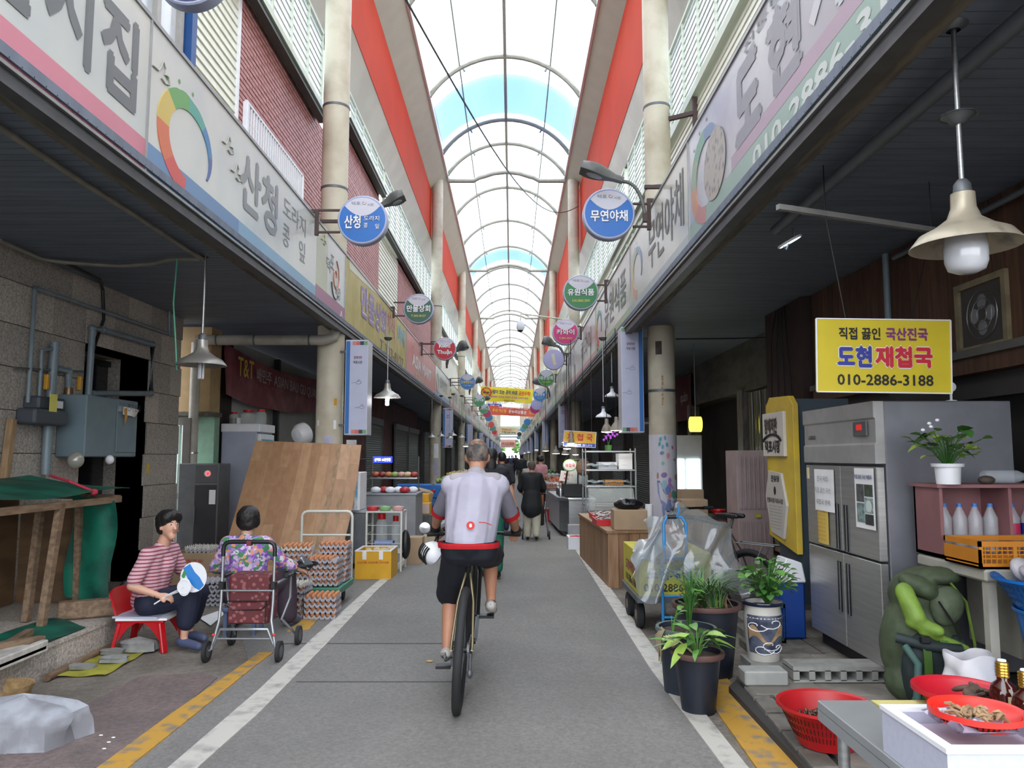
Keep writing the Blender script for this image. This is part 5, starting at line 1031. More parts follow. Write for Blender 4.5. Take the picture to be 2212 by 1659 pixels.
# hanging yellow shop sign
def rectsign(name, pts, Y, m, label, cat='sign', t_=.02, edge=None):
    Q = [at(x, y, Y) for x, y in pts]; t = thing(name, label, cat, tuple((Q[2] + Q[3]) / 2)); put(MB().prism(Q, (0, 0, 0), (0, t_, 0)), 'board', m, t)
    if edge: B = MB(); [B.beam(Q[i] - EY * .001, Q[(i + 1) % 4] - EY * .001, .008, .008) for i in range(4)]; put(B, 'edge', edge, t)
    r = (Q[1] - Q[0]); W = r.length; up = Q[0] - Q[3]; H = up.length; r.normalize(); up.normalize(); tl = Q[3]
    return t, (lambda s, u, v, w_, h_, m_, bold=.03, lift=.004: text(s, tl + r * (u * W) + up * ((1 - v) * H), r, up, w_ * W, h_ * H, m_, t, 'lettering', bold, lift)), Q
t, tx, Q = rectsign('hanging_sign', [(1763, 688), (2053, 692), (2056, 850), (1765, 846)], 5.0, yellow, 'yellow hanging shop sign with blue and red lettering and mobile number', edge=white)
tx('직접 끓인', .32, .2, .31, .17, ink, .03); tx('국산진국', .67, .2, .315, .18, pm('#7a2f70'), .04)
for a, b_, u, w_ in (('도현', '#2a3592', .28, .26), ('재첩국', '#c01f35', .645, .43)): tx(a, u, .515, w_ + .012, .33, pm('#e6e2dd'), .07, .003); tx(a, u, .515, w_, .30, pm(b_), .05, .006)
tx('010-2886-3188', .505, .83, .71, .15, ink, .02)
b0, b1 = at(1680, 447, 4.85), at(2035, 500, 5.32); put(MB().beam(b0, b1, .035), 'hanging_bar', mat('bare_bar', '#8e8d8b', .6, var=.15), None, label='pale bar slung under the right soffit above the yellow sign', cat='bar')
for u in (.27, .93): p = lerp(b0, b1, u); q = Q[0] + (Q[1] - Q[0]) * (.22 if u < .5 else .71); put(MB().tube([V((p.x, p.y, 3.5)), p, q], .004, 5), 'hanging_wire', black, None, label='thin wire holding the %s end of the yellow sign' % ('left' if u < .5 else 'right'), cat='wire')
put(MB().tube([(2.14, 1.5, 3.38), (2.14, 6.1, 3.38)], .042, 12), 'soffit_pipe', mat('dark_grey_pipe', '#5b6068', .5), None, 50, label='thick dark grey pipe running under the right soffit', cat='pipe')
put(MB().tube([(3.5, 4.3, 3.36), (3.5, 6.9, 3.36)], .025, 8), 'soffit_pipe', MATS['dark_grey_pipe'], None, 50, label='thinner grey pipe under the soffit beside the board wall', cat='pipe')
t = thing('spot_lamp', 'small flat LED lamp tilted at the end of the soffit pipe', 'lamp', (2.14, 6.1, 3.2)); c = at(1706, 522, 6.05); dv = V((cos(R(28)), 0, sin(R(28)))); put(MB().lathe([(0, .012), (.1, .01), (.105, 0), (.1, -.008), (0, -.008)], c, 20, M=Matrix.Rotation(R(-28), 4, 'Y')), 'lamp_disc', white, t, 40)
put(MB().lathe([(0, -.0095), (.09, -.0095)], c, 20, M=Matrix.Rotation(R(-28), 4, 'Y')), 'lamp_face', mat('led_blue', '#cfe6f2', .3, emit=.9), t); put(MB().tube([c + V((.04, 0, .02)), (c.x + .04, 6.05, 3.36)], .008, 6).tube([c + V((-.06, 0, -.02)), (c.x - .03, 6.05, 3.2), (c.x + .03, 6.05, 3.38)], .008, 6), 'bracket', dsteel, t)
t = pend(1.99, 3.3, 3.52, 2.475, 'large weathered enamel pendant lamp with milky glass bowl at the right', .225, .012, 'glass', m=mat('old_shade', '#b0a794', .4, .35, .3, 9, col2='#7d7466', pos=(.5, .75), detail=8))
put(MB().lathe([(.0, .0), (.03, .005), (.05, .03), (.075, .045), (.08, .04), (.03, .06), (0, .06)], (1.99, 3.3, 3.02), 16), 'canopy', dsteel, t, 50)
# tall four-door steel fridge
t = thing('steel_fridge', 'tall four-door stainless steel fridge with papers on its doors', 'fridge', (2.85, 5.7, .08)); FX, FY0, FY1 = 2.42, 5.12, 6.37; fs = mat('fridge_steel', '#b9b9b7', .36, .75, .12, 2, stretch=(1, 1, 20)); fsd = mat('fridge_side', '#7f8088', .5, .5, .1)
put(MB().box(FX + .06, 3.33, FY0, FY1, .16, 1.92), 'body', fsd, t, bevel=.006); put(MB().box(FX + .07, 3.2, FY0 + .05, FY1 - .05, .07, .16), 'plinth', black, t)
put(MB().prism([V((FX + .06, FY0, 1.5)), V((FX - .01, FY0, 1.5)), V((FX - .01, FY0, 1.63)), V((FX + .0, FY0, 1.64)), V((FX + .0, FY0, 1.8)), V((FX - .012, FY0, 1.81)), V((FX - .012, FY0, 1.92)), V((FX + .06, FY0, 1.92))], (0, 0, 0), (0, FY1 - FY0, 0)), 'top_panel', mat('panel_grey', '#a9a9a8', .4, .4), t, bevel=.003)
ym = 5.70
for (a, b) in ((FY0 + .015, ym - .006), (ym + .006, FY1 - .01)):
    for (c, d) in ((.86, 1.48), (.18, .845)):
        dr = put(MB().box(FX, FX + .055, a, b, c, d), 'door', fs, t, bevel=.005); ya = ym - .1 if a < ym - .1 else ym + .045; hz0, hz1 = (.87, 1.2) if c > .5 else (.42, .78)
        put(MB().box(FX - .004, FX, ya, ya + .065, hz0, hz1), 'handle_recess', black, dr); put(MB().tube([(FX - .01, ya + .01, hz1), (FX - .012, ya + .01, hz0), (FX - .008, ya + .06, hz0)], .006, 6), 'handle_edge', mat('handle_grey', '#4d4e50', .4), dr, 50)
put(MB().box(FX - .02, FX - .005, 5.22, 5.42, 1.69, 1.79), 'control_panel', dsteel, t, bevel=.003); put(MB().box(FX - .024, FX - .02, 5.28, 5.36, 1.73, 1.77), 'red_display', mat('display', '#3a0a0a', .3, emit=.3, ecol='#a02018'), t)
text('LASSELE', (FX - .002, 6.2, 1.7), -EY, EZ, .14, .03, ink, t); 
def sheetp(y0, y1, z0, z1, m, nm='paper_notice', curl=.01): return put(MB().sheet(lambda u, v: V((FX - .008 - curl * (1 - v) * sin(u * 3), y1 - u * (y1 - y0), z0 + v * (z1 - z0))), 6, 6, .0015), nm, m, t, 60)
sheetp(5.80, 6.17, 1.13, 1.45, paper); sheetp(5.93, 6.13, .88, 1.17, pm('#d9bd5a'), 'yellow_notice'); p = sheetp(5.16, 5.45, 1.06, 1.47, paper, 'poster', .0)
for i, (s_, w_) in enumerate((('진국 재첩', .2), ('직접 끓인 국산', .3), ('재첩국 판매', .26))): text(s_, (FX - .021, 5.98, 1.38 - i * .09), -EY, EZ, w_, .04, pm('#7b7f86'), t, 'handwriting', 0)
for i in range(8): text('재첩국 진국 국산', (FX - .02, 6.03, 1.13 - i * .031), -EY, EZ, .17, .016, pm('#b06a45'), t, 'handwriting', 0)
text('직접 끓인 국산 재첩국', (FX - .012, 5.305, 1.41), -EY, EZ, .26, .03, pm('#2b3a78'), t, bold=.02)
for (a, b, c, d, m_) in ((5.31, 5.42, 1.24, 1.36, '#5b5f60'), (5.18, 5.30, 1.28, 1.36, '#4e584a'), (5.18, 5.30, 1.17, 1.27, '#9fb5b2'), (5.31, 5.42, 1.1, 1.23, '#8aa3a0'), (5.18, 5.30, 1.09, 1.16, '#3c4040')): put(MB().box(FX - .013, FX - .010, a, b, c, d), 'poster_photo', mat('photo_' + m_[1:], m_, .5, var=.5, scale=25), t)
put(MB().ell((FX - .013, 5.24, 1.215), .002, .045, .04, 12, 8), 'poster_bowl', pm('#c9d6d2'), t)
put(MB().box(FX - .004, FX, 6.3, 6.34, 1.37, 1.46), 'energy_label', pm('#d8c9a5'), t)
t = thing('web_camera', 'small white round camera on top of the steel fridge', 'camera', (2.98, 5.2, 1.92)); put(MB().lathe([(0, 0), (.035, 0), (.035, .008), (.008, .012), (.008, .07)], (2.98, 5.2, 1.92), 16), 'stand', white, t, 50); put(MB().lathe([(0, -.018), (.03, -.015), (.036, 0), (.03, .015), (0, .018)], (2.98, 5.2, 2.02), 20, 'y'), 'head', white, t, 50); put(MB().lathe([(0, -.022), (.016, -.02), (.018, -.017)], (2.98, 5.2, 2.02), 16, 'y'), 'lens', black, t, 50)
# beige table, pink pigeonhole shelf with bottles, crate, tubs
t = thing('beige_table', 'beige metal table under the pink shelf', 'table', (3.2, 4.6, .08)); bg_ = mat('beige_metal', '#a9a69b', .5, var=.12); put(MB().box(2.6, 3.9, 4.3, 5.02, .86, .93), 'top', bg_, t, bevel=.012); put(MB().box(2.62, 2.67, 4.32, 4.37, .07, .86), 'leg', bg_, t); put(MB().box(2.62, 2.67, 4.95, 5.0, .07, .86), 'leg', bg_, t); put(MB().box(2.9, 3.85, 4.5, 5.0, .4, .86), 'drawer_box', bg_, t)
pkw = mat('pink_shelf_wood', '#8d6163', .6, var=.2, scale=4); t = thing('pink_shelf', 'open pink wooden shelf box holding empty bottles', 'shelf', (3.2, 4.85, .94))
for nm, bx in (('side_panel', (2.6, 2.62, 4.72, 5.02, .94, 1.36)), ('top', (2.58, 3.9, 4.7, 5.04, 1.36, 1.38)), ('base', (2.6, 3.9, 4.72, 5.02, .94, .96)), ('back', (2.6, 3.9, 5.0, 5.02, .94, 1.36)), ('divider', (3.02, 3.04, 4.72, 5.0, .96, 1.36)), ('side_panel', (3.88, 3.9, 4.72, 5.02, .94, 1.36))): put(MB().box(*bx), nm, pkw, t)
petm = mat('clear_pet', '#dfe8ee', .08, alpha=.28, spec=.9)
def pet(x, y, z, label, lay=False, wrap=None, group=None, cap_='#3f78c4', h=.3, r=.042):
    t = thing('bottle', label, 'bottle', (x, y, z), group); M = Matrix.Rotation(R(90), 4, 'Y') if lay else None; o = (x, y, z + (r if lay else 0))
    put(MB().lathe([(0, 0), (r * .9, .002), (r, .02), (r * .96, h * .3), (r, h * .33), (r * .96, h * .5), (r, h * .7), (r * .4, h * .9), (r * .34, h * .94)], o, 14, M=M), 'body', petm, t, 50)
    put(MB().lathe([(r * .38, h * .93), (r * .38, h), (0, h)], o, 12, M=M), 'cap', pm(cap_), t, 40)
    if wrap: put(MB().lathe([(r * 1.01, h * .38), (r * 1.01, h * .6)], o, 14, M=M), 'wrap', pm(wrap), t, 50)
k = 0
for x in (2.68, 2.775, 2.87, 2.965): pet(x, 4.82, .96, 'clear empty bottle in the left hole of the pink shelf, %s from the left' % ('first', 'second', 'third', 'fourth')[k], group='bottles in the pink shelf'); k += 1
for k, x in enumerate((3.1, 3.2, 3.3, 3.4)): pet(x, 4.82, .96, 'blue-labelled bottle in the right hole of the pink shelf, %s from the left' % ('first', 'second', 'third', 'fourth')[k], wrap='#27389a' if k % 2 else '#b02a50', group='bottles in the pink shelf')
for k, x in enumerate((2.95, 3.28, 3.6)): pet(x, 4.85, 1.382, 'clear bottle lying on top of the pink shelf, %s from the left' % ('first', 'second', 'third')[k], lay=True, group='bottles lying on the pink shelf')
put(MB().ell((2.93, 4.78, 1.405), .05, .04, .028, 12, 8), 'stone', mat('brown_stone', '#4c4038', .7), None, 50, label='rounded brown stone beside the white flower pot', cat='stone')
orc = mat('orange_crate', '#c07a1e', .5, var=.1)
def crate(x0, x1, y0, y1, z, h, m, label, name='crate'):
    t = thing(name, label, 'crate', ((x0 + x1) / 2, (y0 + y1) / 2, z)); B = MB()
    for xx0, xx1, yy0, yy1 in ((x0, x1, y0, y0 + .015), (x0, x1, y1 - .015, y1), (x0, x0 + .015, y0, y1), (x1 - .015, x1, y0, y1)): B.box(xx0, xx1, yy0, yy1, z + h - .03, z + h).box(xx0, xx1, yy0, yy1, z, z + .03)
    n = int((x1 - x0) / .03)
    for i in range(n + 1): x = x0 + (x1 - x0) * i / n; w_ = .02 if i % 6 == 0 else .004; B.box(x, min(x + w_, x1), y0, y0 + .012, z + .03, z + h - .03)
    for j in range(1, 4): zz = z + .03 + (h - .06) * j / 4; B.box(x0, x1, y0 + .003, y0 + .009, zz, zz + .006)
    B.box(x0, x0 + .012, y0, y1, z + .02, z + h * .7).box(x0, x1, y0, y1, z, z + .012); put(B, 'lattice', m, t); return t
crate(2.58, 3.3, 4.31, 4.66, .932, .15, orc, 'orange plastic crate on the beige table below the pink shelf')
def tub(x, y, z, r0, r1, h, m, label, name='tub', cat='tub', n=36, rimr=.012, cont=None, cz=.8, slots=0):
    t = thing(name, label, cat, (x, y, z)); put(MB().lathe([(0, 0), (r0, 0), (r1, h), (r1 + rimr, h + .004), (r1 + rimr, h - .012), (r1 + .002, h - .014), (r1 - .006, h - .004), (r0 - .006, .008), (0, .008)], (x, y, z), n), 'wall', m, t, 50)
    if slots:
        B = MB()
        for i in range(slots):
            a = 2 * pi * i / slots
            for q in range(3): f0, f1 = .25 + q * .2, .39 + q * .2; B.beam(V((x + (r0 + (r1 - r0) * f0 + .002) * cos(a), y + (r0 + (r1 - r0) * f0 + .002) * sin(a), z + h * f0)), V((x + (r0 + (r1 - r0) * f1 + .002) * cos(a), y + (r0 + (r1 - r0) * f1 + .002) * sin(a), z + h * f1)), .004, .003)
        put(B, 'slot_grid', mat(m.name + '_slots', '#400a0a' if 'red' in m.name else '#0d3564', .6), t, kind='stuff')
    if cont: put(MB().lathe([(0, h * cz + .01), (r0 + (r1 - r0) * cz - .012, h * cz - .005)], (x, y, z), n), 'contents', cont, t, 50)
    return t
tub(2.95, 4.05, .08, .21, .27, .34, blue, 'deep blue plastic tub at the bottom of the stack, right edge'); tub(2.93, 4.05, .425, .23, .29, .33, blue, 'deep blue plastic tub in the middle of the stack, right edge')
t = tub(2.86, 4.05, .76, .22, .32, .16, blue, 'blue mesh basket full of grey bags on the tub stack', 'basket', 'basket', slots=60)
bagm = mat('grey_bag', '#b3aeb2', .4, var=.15, scale=8, bump=.3); B = MB()
for i in range(16): a = i * 2.4; rr = .06 + .045 * (i % 4); B.ell((2.86 + rr * cos(a) * 1.3, 4.05 + rr * sin(a) * 1.3, .9 + .02 * (i % 3)), .08, .07, .04, 10, 6, Euler((i * .3, i * .5, 0)).to_matrix())
put(B, 'bagged_goods', bagm, t, 60, kind='stuff')
# white flower pot with leafy plant on the pink shelf
def leafy(t, base, n, L, W, spread, h, mats, droop=.4, stem=True, seed=1, nm='leaf', heart=False):
    rnd = random.Random(seed); prof = [(0, 0), (.25, .8), (.5, 1), (.75, .7), (1, 0)] if not heart else [(0, .3), (.15, 1), (.5, .95), (.8, .5), (1, 0)]
    B = MB(); m_ = 4; vs = []; fs = []
    for u, w_ in prof: vs += [V((-W / 2 * w_, L * u, -droop * L * u * u + .12 * W * w_)), V((0, L * u, -droop * L * u * u)), V((W / 2 * w_, L * u, -droop * L * u * u + .12 * W * w_))]
    for i in range(len(prof) - 1):
        for j in range(2): a = i * 3 + j; fs.append((a, a + 1, a + 4, a + 3))
    B.add(vs, fs); mes = [B.mesh(nm, m, smooth=60) for m in mats]; S = MB(); b = V(base)
    for i in range(n):
        a = rnd.uniform(0, 2 * pi); rr = rnd.uniform(.15, 1) ** .7 * spread; p = b + V((rr * cos(a), rr * sin(a), h * rnd.uniform(.35, 1) * (1 - .35 * (rr / spread) ** 2)))
        sc = rnd.uniform(.65, 1.15); o = link(nm, rnd.choice(mes), t, p - WL[t.name], Euler((rnd.uniform(-.3, .7), rnd.uniform(-.4, .4), a - pi / 2 + rnd.uniform(-.6, .6)))); o.scale = (sc, sc, sc)
        if stem: S.tube([b + V((cos(a) * .01, sin(a) * .01, 0)), lerp(b, p, .5) + V((0, 0, .25 * h * .5)), p], .003, 4)
    if stem: put(S, 'stems', mats[0], t, 50, kind='stuff')
lf = [mat('leaf_%d' % i, c, .45, var=.25, scale=12) for i, c in enumerate(('#3c6b2c', '#5a8a3a', '#2c4f22', '#8fb04a'))]
def pot(x, y, z, r0, r1, h, m, label, soil=True, rimm=None, rimh=.03, prof=None, cat='potted plant', n=32):
    t = thing('potted_plant', label, cat, (x, y, z)); put(MB().lathe(prof or [(0, 0), (r0, 0), (r1 - .012, h - rimh), (r1 + .004, h - rimh), (r1 + .008, h), (r1 - .012, h), (r1 - .016, h - .03), (0, h - .032)], (x, y, z), n), 'pot', m, t, 45)
    if rimm: put(MB().lathe([(r1 - .01, h - rimh), (r1 + .008, h - rimh), (r1 + .014, h - rimh / 2), (r1 + .01, h + .004), (r1 - .01, h + .002)], (x, y, z), n), 'rim', rimm, t, 50)
    put(MB().lathe([(0, h - .025), (r1 - .015, h - .03)], (x, y, z), 20), 'soil', mat('soil', '#4f4135', .9, var=.4, scale=40, bump=.5), t); return t
t = pot(2.66, 4.72, 1.382, .066, .085, .125, white, 'leafy green plant in a white pot on the pink shelf', rimh=.02)
leafy(t, (2.66, 4.72, 1.49), 46, .075, .07, .2, .26, (lf[0], lf[2], lf[2], lf[3]), .3, seed=3, heart=True)
for i in range(4): put(MB().ell((2.5 + .03 * (i % 2) + .02 * i, 4.68, 1.71 + .02 * i), .014, .01, .01, 8, 5), 'blossom', white, t, 50)
# plant pots by the road
bkp = mat('navy_black_pot', '#1d222d', .4, var=.3, scale=6); brim = mat('brown_pot_rim', '#5a3f3a', .6)
t = pot(1.14, 4.86, 0, .10, .15, .36, bkp, 'small dark pot with broad pale green leaves, nearest the road', rimm=brim); leafy(t, (1.14, 4.86, .33), 26, .17, .055, .11, .16, (lf[1], lf[1], lf[0], lf[3]), .5, seed=5)
B = MB(); rn = random.Random(4)
for i in range(14): a = rn.uniform(2.4, 4.0); p = V((1.14 - .12 + .05 * cos(i), 4.86, .42)); B.tube([V((1.12, 4.86, .34)), V((1.03, 4.84, .42)), V((.95 + rn.uniform(-.04, .05), 4.82 + rn.uniform(-.05, .05), .42 + rn.uniform(-.05, .05)))], .004, 4)
put(B, 'dry_leaves', mat('variegated', '#c2c48c', .6), t, 50)
t = pot(1.16, 5.25, 0, .15, .19, .42, mat('blue_grey_pot', '#28303c', .4), 'dark blue pot with a green grey rim and sparse stems, behind the small pot', rimm=mat('grey_green_rim', '#5f6d68', .5)); leafy(t, (1.19, 5.3, .4), 34, .055, .022, .07, .45, (lf[0], lf[1]), .3, seed=8); leafy(t, (1.06, 5.2, .4), 8, .07, .04, .08, .16, (lf[1],), .3, seed=18)
B = MB()
for i in range(10): B.tube([V((.99, 5.12 + .01 * i, .43)), V((.96 - .006 * (i % 4), 5.1 + .012 * i, .38)), V((.96 + .004 * (i % 5), 5.1 + .012 * i, .22 + .012 * (i % 5)))], .004, 4)
put(B, 'dead_stalks', mat('straw_stalk', '#8c7d63', .8), t, 50)
t = pot(1.40, 5.66, 0, .17, .235, .5, bkp, 'large dark pot with long grassy leaves', rimm=brim)
B = MB(); rn = random.Random(9)
for i in range(240):
    a = rn.uniform(0, 2 * pi); L = rn.uniform(.24, .5); r_ = rn.uniform(0, .12); b = V((1.40 + r_ * cos(a + 1), 5.66 + r_ * sin(a + 1), .47)); d = V((cos(a), sin(a), 0)); wv = V((-sin(a), cos(a), 0)) * .005; P_ = []
    for q in range(6): u = q / 5; P_.append(b + d * (L * u * u * .75 + L * .15 * u) + V((0, 0, L * (1.25 * u - .75 * u * u))))
    vs = [];
    for q, p in enumerate(P_): w_ = 1 - (q / 5) ** 2 * .9; vs += [p - wv * w_, p + wv * w_]
    B.mi(i % 3).add(vs, [(2 * q, 2 * q + 1, 2 * q + 3, 2 * q + 2) for q in range(5)])
put(B, 'grass_blades', [lf[0], lf[1], mat('dusty_leaf', '#6d8266', .6)], t, 60, kind='stuff'); B = MB()
for i in range(60): a = rn.uniform(0, 6.3); r_ = rn.uniform(.02, .19); p = V((1.40 + r_ * cos(a), 5.66 + r_ * sin(a), .475)); B.tube([p, p + V((rn.uniform(-.07, .07), rn.uniform(-.07, .07), rn.uniform(.0, .09)))], .0035, 4)
put(B, 'straw', mat('straw_dry', '#8b7157', .9, var=.3), t, 50, kind='stuff')
cer = mat('white_glaze', '#c3c0b8', .2, var=.06, coat=.3); t = pot(1.79, 5.62, .12, .1, .13, .4, cer, 'white ceramic pot with painted scrolls and a leafy shrub, on a block', rimm=mat('navy_glaze', '#1c2238', .2), rimh=.02, prof=[(0, 0), (.11, 0), (.112, .03), (.13, .2), (.135, .3), (.122, .36), (.13, .4), (.115, .4), (.11, .37), (0, .36)])
CX, CY, CZ = 1.79, 5.62, .12
def onpot(a, z, q=.004): r_ = .112 + .018 * min(1, z / .2) + .005 * max(0, min(1, (z - .2) / .1)) - .012 * max(0, (z - .3) / .06); return V((CX + (r_ + q) * cos(a), CY + (r_ + q) * sin(a), CZ + z))
put(MB().grid(lambda u, v: onpot(R(200 + 140 * u), .06 + .26 * v, .0015), 16, 8), 'painted_ground', mat('slate_glaze', '#5c6270', .25, scale=8, col2='#33384c'), t, 60)
put(MB().grid(lambda u, v: onpot(R(205 + 120 * u), .15 + .03 * sin(u * 9) + (.05 + .03 * sin(u * 7 + 1)) * v, .003), 20, 4), 'painted_tiger', mat('tan_glaze', '#a88a68', .3, var=.3, scale=20), t, 60)
B = MB()
for a0, z0, s_ in ((230, .25, 1), (285, .27, -1), (250, .09, 1), (300, .1, -1), (275, .12, 1)): B.tube([onpot(R(a0 + s_ * (3 + 2.2 * q) * cos(q * .6) * 1.6), z0 + (.006 + .004 * q) * sin(q * .6), .005) for q in range(11)], .0035, 4)
put(B, 'painted_scrolls', white, t, 60); leafy(t, (1.83, 5.62, .5), 110, .07, .055, .19, .34, (lf[0], lf[1], lf[1]), .3, seed=12)
put(MB().box(1.66, 1.92, 5.5, 5.74, .075, .118), 'block', blk, None, label='flat block under the ceramic pot', cat='block')
# blue bin, green crate behind
t = thing('blue_bin', 'blue bin with white lid tucked beside the tall fridge', 'bin', (2.3, 6.5, .07)); put(MB().box(2.2, 2.4, 6.42, 6.62, .07, .52), 'body', mat('deep_blue', '#123f8e', .4), t, bevel=.015); put(MB().prism([V((2.19, 6.41, .52)), V((2.41, 6.41, .52)), V((2.38, 6.41, .68)), V((2.25, 6.41, .72))], (0, 0, 0), (0, .22, 0)), 'lid', white, t, bevel=.01)
crate(2.05, 2.19, 6.3, 6.55, .07, .3, mat('dark_green_plastic', '#10443a', .5), 'dark green crate between the ceramic pot and the blue bin')
# backpack
bpg, bpl, bpd = mat('olive_nylon', '#46523a', .7, var=.3, scale=10, bump=.3), mat('lime_nylon', '#77963a', .6, var=.25, scale=10, bump=.2), mat('teal_nylon', '#232f31', .7, var=.3, scale=10, bump=.2)
t = thing('backpack', 'large olive and lime hiking backpack standing by the fridge corner', 'backpack', (2.45, 4.72, .08)); bx, by = 2.47, 4.72
blob('pack_body', [('e', (bx, by + .05, .42), (.24, .2, .33)), ('e', (bx + .03, by + .05, .72), (.2, .17, .17)), ('e', (bx - .04, by, .22), (.2, .18, .15))], bpg, t, .015, 4, disp=.03)
blob('top_lid', [('e', (bx - .06, by - .08, .78), (.13, .1, .06), (0, .5, 0)), ('e', (bx + .08, by - .04, .84), (.13, .12, .05))], bpg, t, .012, 4, disp=.02); blob('lime_pocket', [((bx - .17, by - .12, .76), (bx - .13, by - .16, .62), .055, .06), ((bx - .14, by - .16, .6), (bx - .02, by - .19, .55), .05, .035), ((bx - .1, by - .17, .55), (bx + .15, by - .16, .44), .03, .025)], bpl, t, .01, 3, disp=.02)
blob('back_pad', [('e', (bx - .05, by - .12, .3), (.16, .09, .24)), ('e', (bx + .12, by - .12, .3), (.09, .09, .22))], bpd, t, .012, 4, disp=.02)
for i, (x0, x1) in enumerate(((-.12, -.15), (-.02, .02))): put(MB().sheet(lambda u, v: V((bx + x0 + (x1 - x0) * v + u * .045, by - .2 - .04 * sin(pi * v), .5 - .38 * v)), 2, 10, .008), 'strap', mat('green_webbing', '#40621f', .7), t, 50)
put(MB().tube([V((bx - .2, by - .16, .46)), V((bx - .17, by - .24, .38)), V((bx - .19, by - .25, .2)), V((bx - .21, by - .2, .1))], .022, 8), 'shoulder_strap', mat('teal_strap', '#3f5e58', .7), t, 50); put(MB().tube([V((bx - .23, by - .12, .5)), V((bx - .1, by - .2, .47)), V((bx + .1, by - .2, .45))], .03, 8), 'hip_belt', bpd, t, 60); put(MB().box(bx - .14, bx - .09, by - .24, by - .2, .49, .53), 'buckle', black, t, bevel=.005)
put(MB().tube([V((bx + .2, by - .12, .15)), V((bx + .24, by - .1, .45)), V((bx + .2, by - .1, .7)), V((bx + .08, by - .14, .83))], .008, 5), 'piping', bpl, t, 50); put(MB().tube([V((bx - .02, by - .21, .72)), V((bx + .06, by - .2, .6)), V((bx + .1, by - .2, .5))], .006, 5), 'zip', black, t, 50); blob('front_flap', [('e', (bx + .07, by - .13, .68), (.1, .06, .12), (0, .3, 0))], mat('olive_light', '#55604a', .7, var=.3, scale=12, bump=.3), t, .012, 3, disp=.02)
# white bag on a low box
put(MB().box(2.3, 2.75, 4.05, 4.4, .08, .28), 'low_box', black, None, label='low dark box between backpack and tub stack', cat='box'); wb = mat('white_bag_sheet', '#cfcdd2', .45, var=.08, scale=9, bump=.3); t = thing('plastic_bag', 'white plastic bag standing open beside the blue tubs', 'bag', (2.45, 4.2, .28))
put(MB().sheet(lambda u, v: V((2.43 + (.13 - .02 * v + .012 * sin(u * 31) + .01 * sin(v * 9 + u * 12)) * cos(2 * pi * u), 4.2 + (.1 + .01 * sin(u * 25 + v * 5)) * sin(2 * pi * u), .285 + .22 * v + .015 * sin(u * 18))), 36, 10, .002), 'bag_wall', wb, t, 60)
put(MB().ell((2.33, 4.12, .34), .08, .08, .055, 12, 8), 'plastic_bag', film('clear_bag2', '#d5d9de', .45), None, 60, label='crumpled clear bag in front of the white bag', cat='bag')
# steel table with goods at the lower right
t = thing('steel_table', 'stainless steel table at the lower right corner', 'table', (1.5, 2.2, .05)); tsm = mat('table_steel', '#a9adb0', .38, .55, .1, 3); put(MB().box(1.045, 2.1, 1.5, 2.72, .69, .72), 'top', tsm, t, bevel=.003); put(MB().box(1.045, 1.06, 1.5, 2.72, .655, .69).box(1.06, 2.1, 2.705, 2.72, .655, .69), 'apron', tsm, t)
for x, y in ((1.1, 2.65), (1.1, 1.6), (2.05, 2.65), (2.05, 1.6)): put(MB().tube([(x, y, 0.0), (x, y, .69)], .019, 12), 'leg', steel, t, 50)
put(MB().box(1.22, 1.85, 2.38, 2.7, .721, .726), 'yellow_sheet', mat('yellow_print', '#c9bd7a', .6, var=.15, scale=20, stretch=(1, 8, 1)), None, label='yellow printed sheet on the steel table', cat='sheet')
fm = mat('white_foam', '#b5b8ca', .6, var=.06, scale=60, bump=.1); t = openbox(1.05, 1.385, 1.93, 2.26, .721, .115, fm, 'foam_box', 'white foam box on the steel table with a red basket on it', th=.025); put(MB().box(1.08, 1.36, 1.96, 2.23, .8, .806), 'lid_insert', pm('#b5a5b5'), t)
redb = mat('red_basket', '#d32a20', .4, var=.08)
t = tub(1.225, 2.1, .85, .085, .107, .035, redb, 'small bright red mesh basket of dried roots on the foam box', 'basket', 'basket', slots=48, rimr=.008, cont=None); rt = mat('dried_root', '#a08463', .8, var=.35, scale=30); B = MB(); rn = random.Random(2)
for i in range(55): a = rn.uniform(0, 6.3); r_ = rn.uniform(0, .065); p = V((1.225 + r_ * cos(a), 2.1 + r_ * sin(a), .862 + rn.uniform(0, .018))); d = V((rn.uniform(-1, 1), rn.uniform(-1, 1), rn.uniform(-.3, .5))) * .018; B.tube([p - d, p + V((0, 0, .006)), p + d], [.002, .006, .003], 5)
put(B, 'dried_roots', rt, t, 60, kind='stuff')
t = tub(1.5, 2.66, .727, .1, .135, .05, mat('red_bowl', '#b5192a', .4), 'red bowl with dried brown pieces behind the foam box', 'bowl', 'bowl'); B = MB()
for i in range(12): B.ell((1.53 + rn.uniform(-.04, .07), 2.64 + rn.uniform(-.05, .05), .76 + rn.uniform(0, .02)), rn.uniform(.02, .05), .02, .01, 8, 5, Euler((rn.uniform(-.6, .6), rn.uniform(-.6, .6), rn.uniform(0, 3))).to_matrix())
put(B, 'dried_pieces', mat('dried_dark', '#59453a', .8, var=.4, scale=20), t, 60, kind='stuff'); put(MB().sheet(lambda u, v: V((1.13 + .14 * u + .012 * sin(v * 20), 2.0 + .2 * v, .84 + .02 * sin(u * 9 + v * 11) * sin(v * 7) + .02)), 14, 16, .001), 'clear_wrap', film('crumpled_wrap', '#d5cfe0', .5), None, 60, label='crumpled clear wrap with blue print on the foam box', cat='wrap')
bot = mat('amber_glass', '#3a0f08', .08, var=.2, spec=.9); gold_ = mat('gold_cap', '#c79a45', .25, .9)
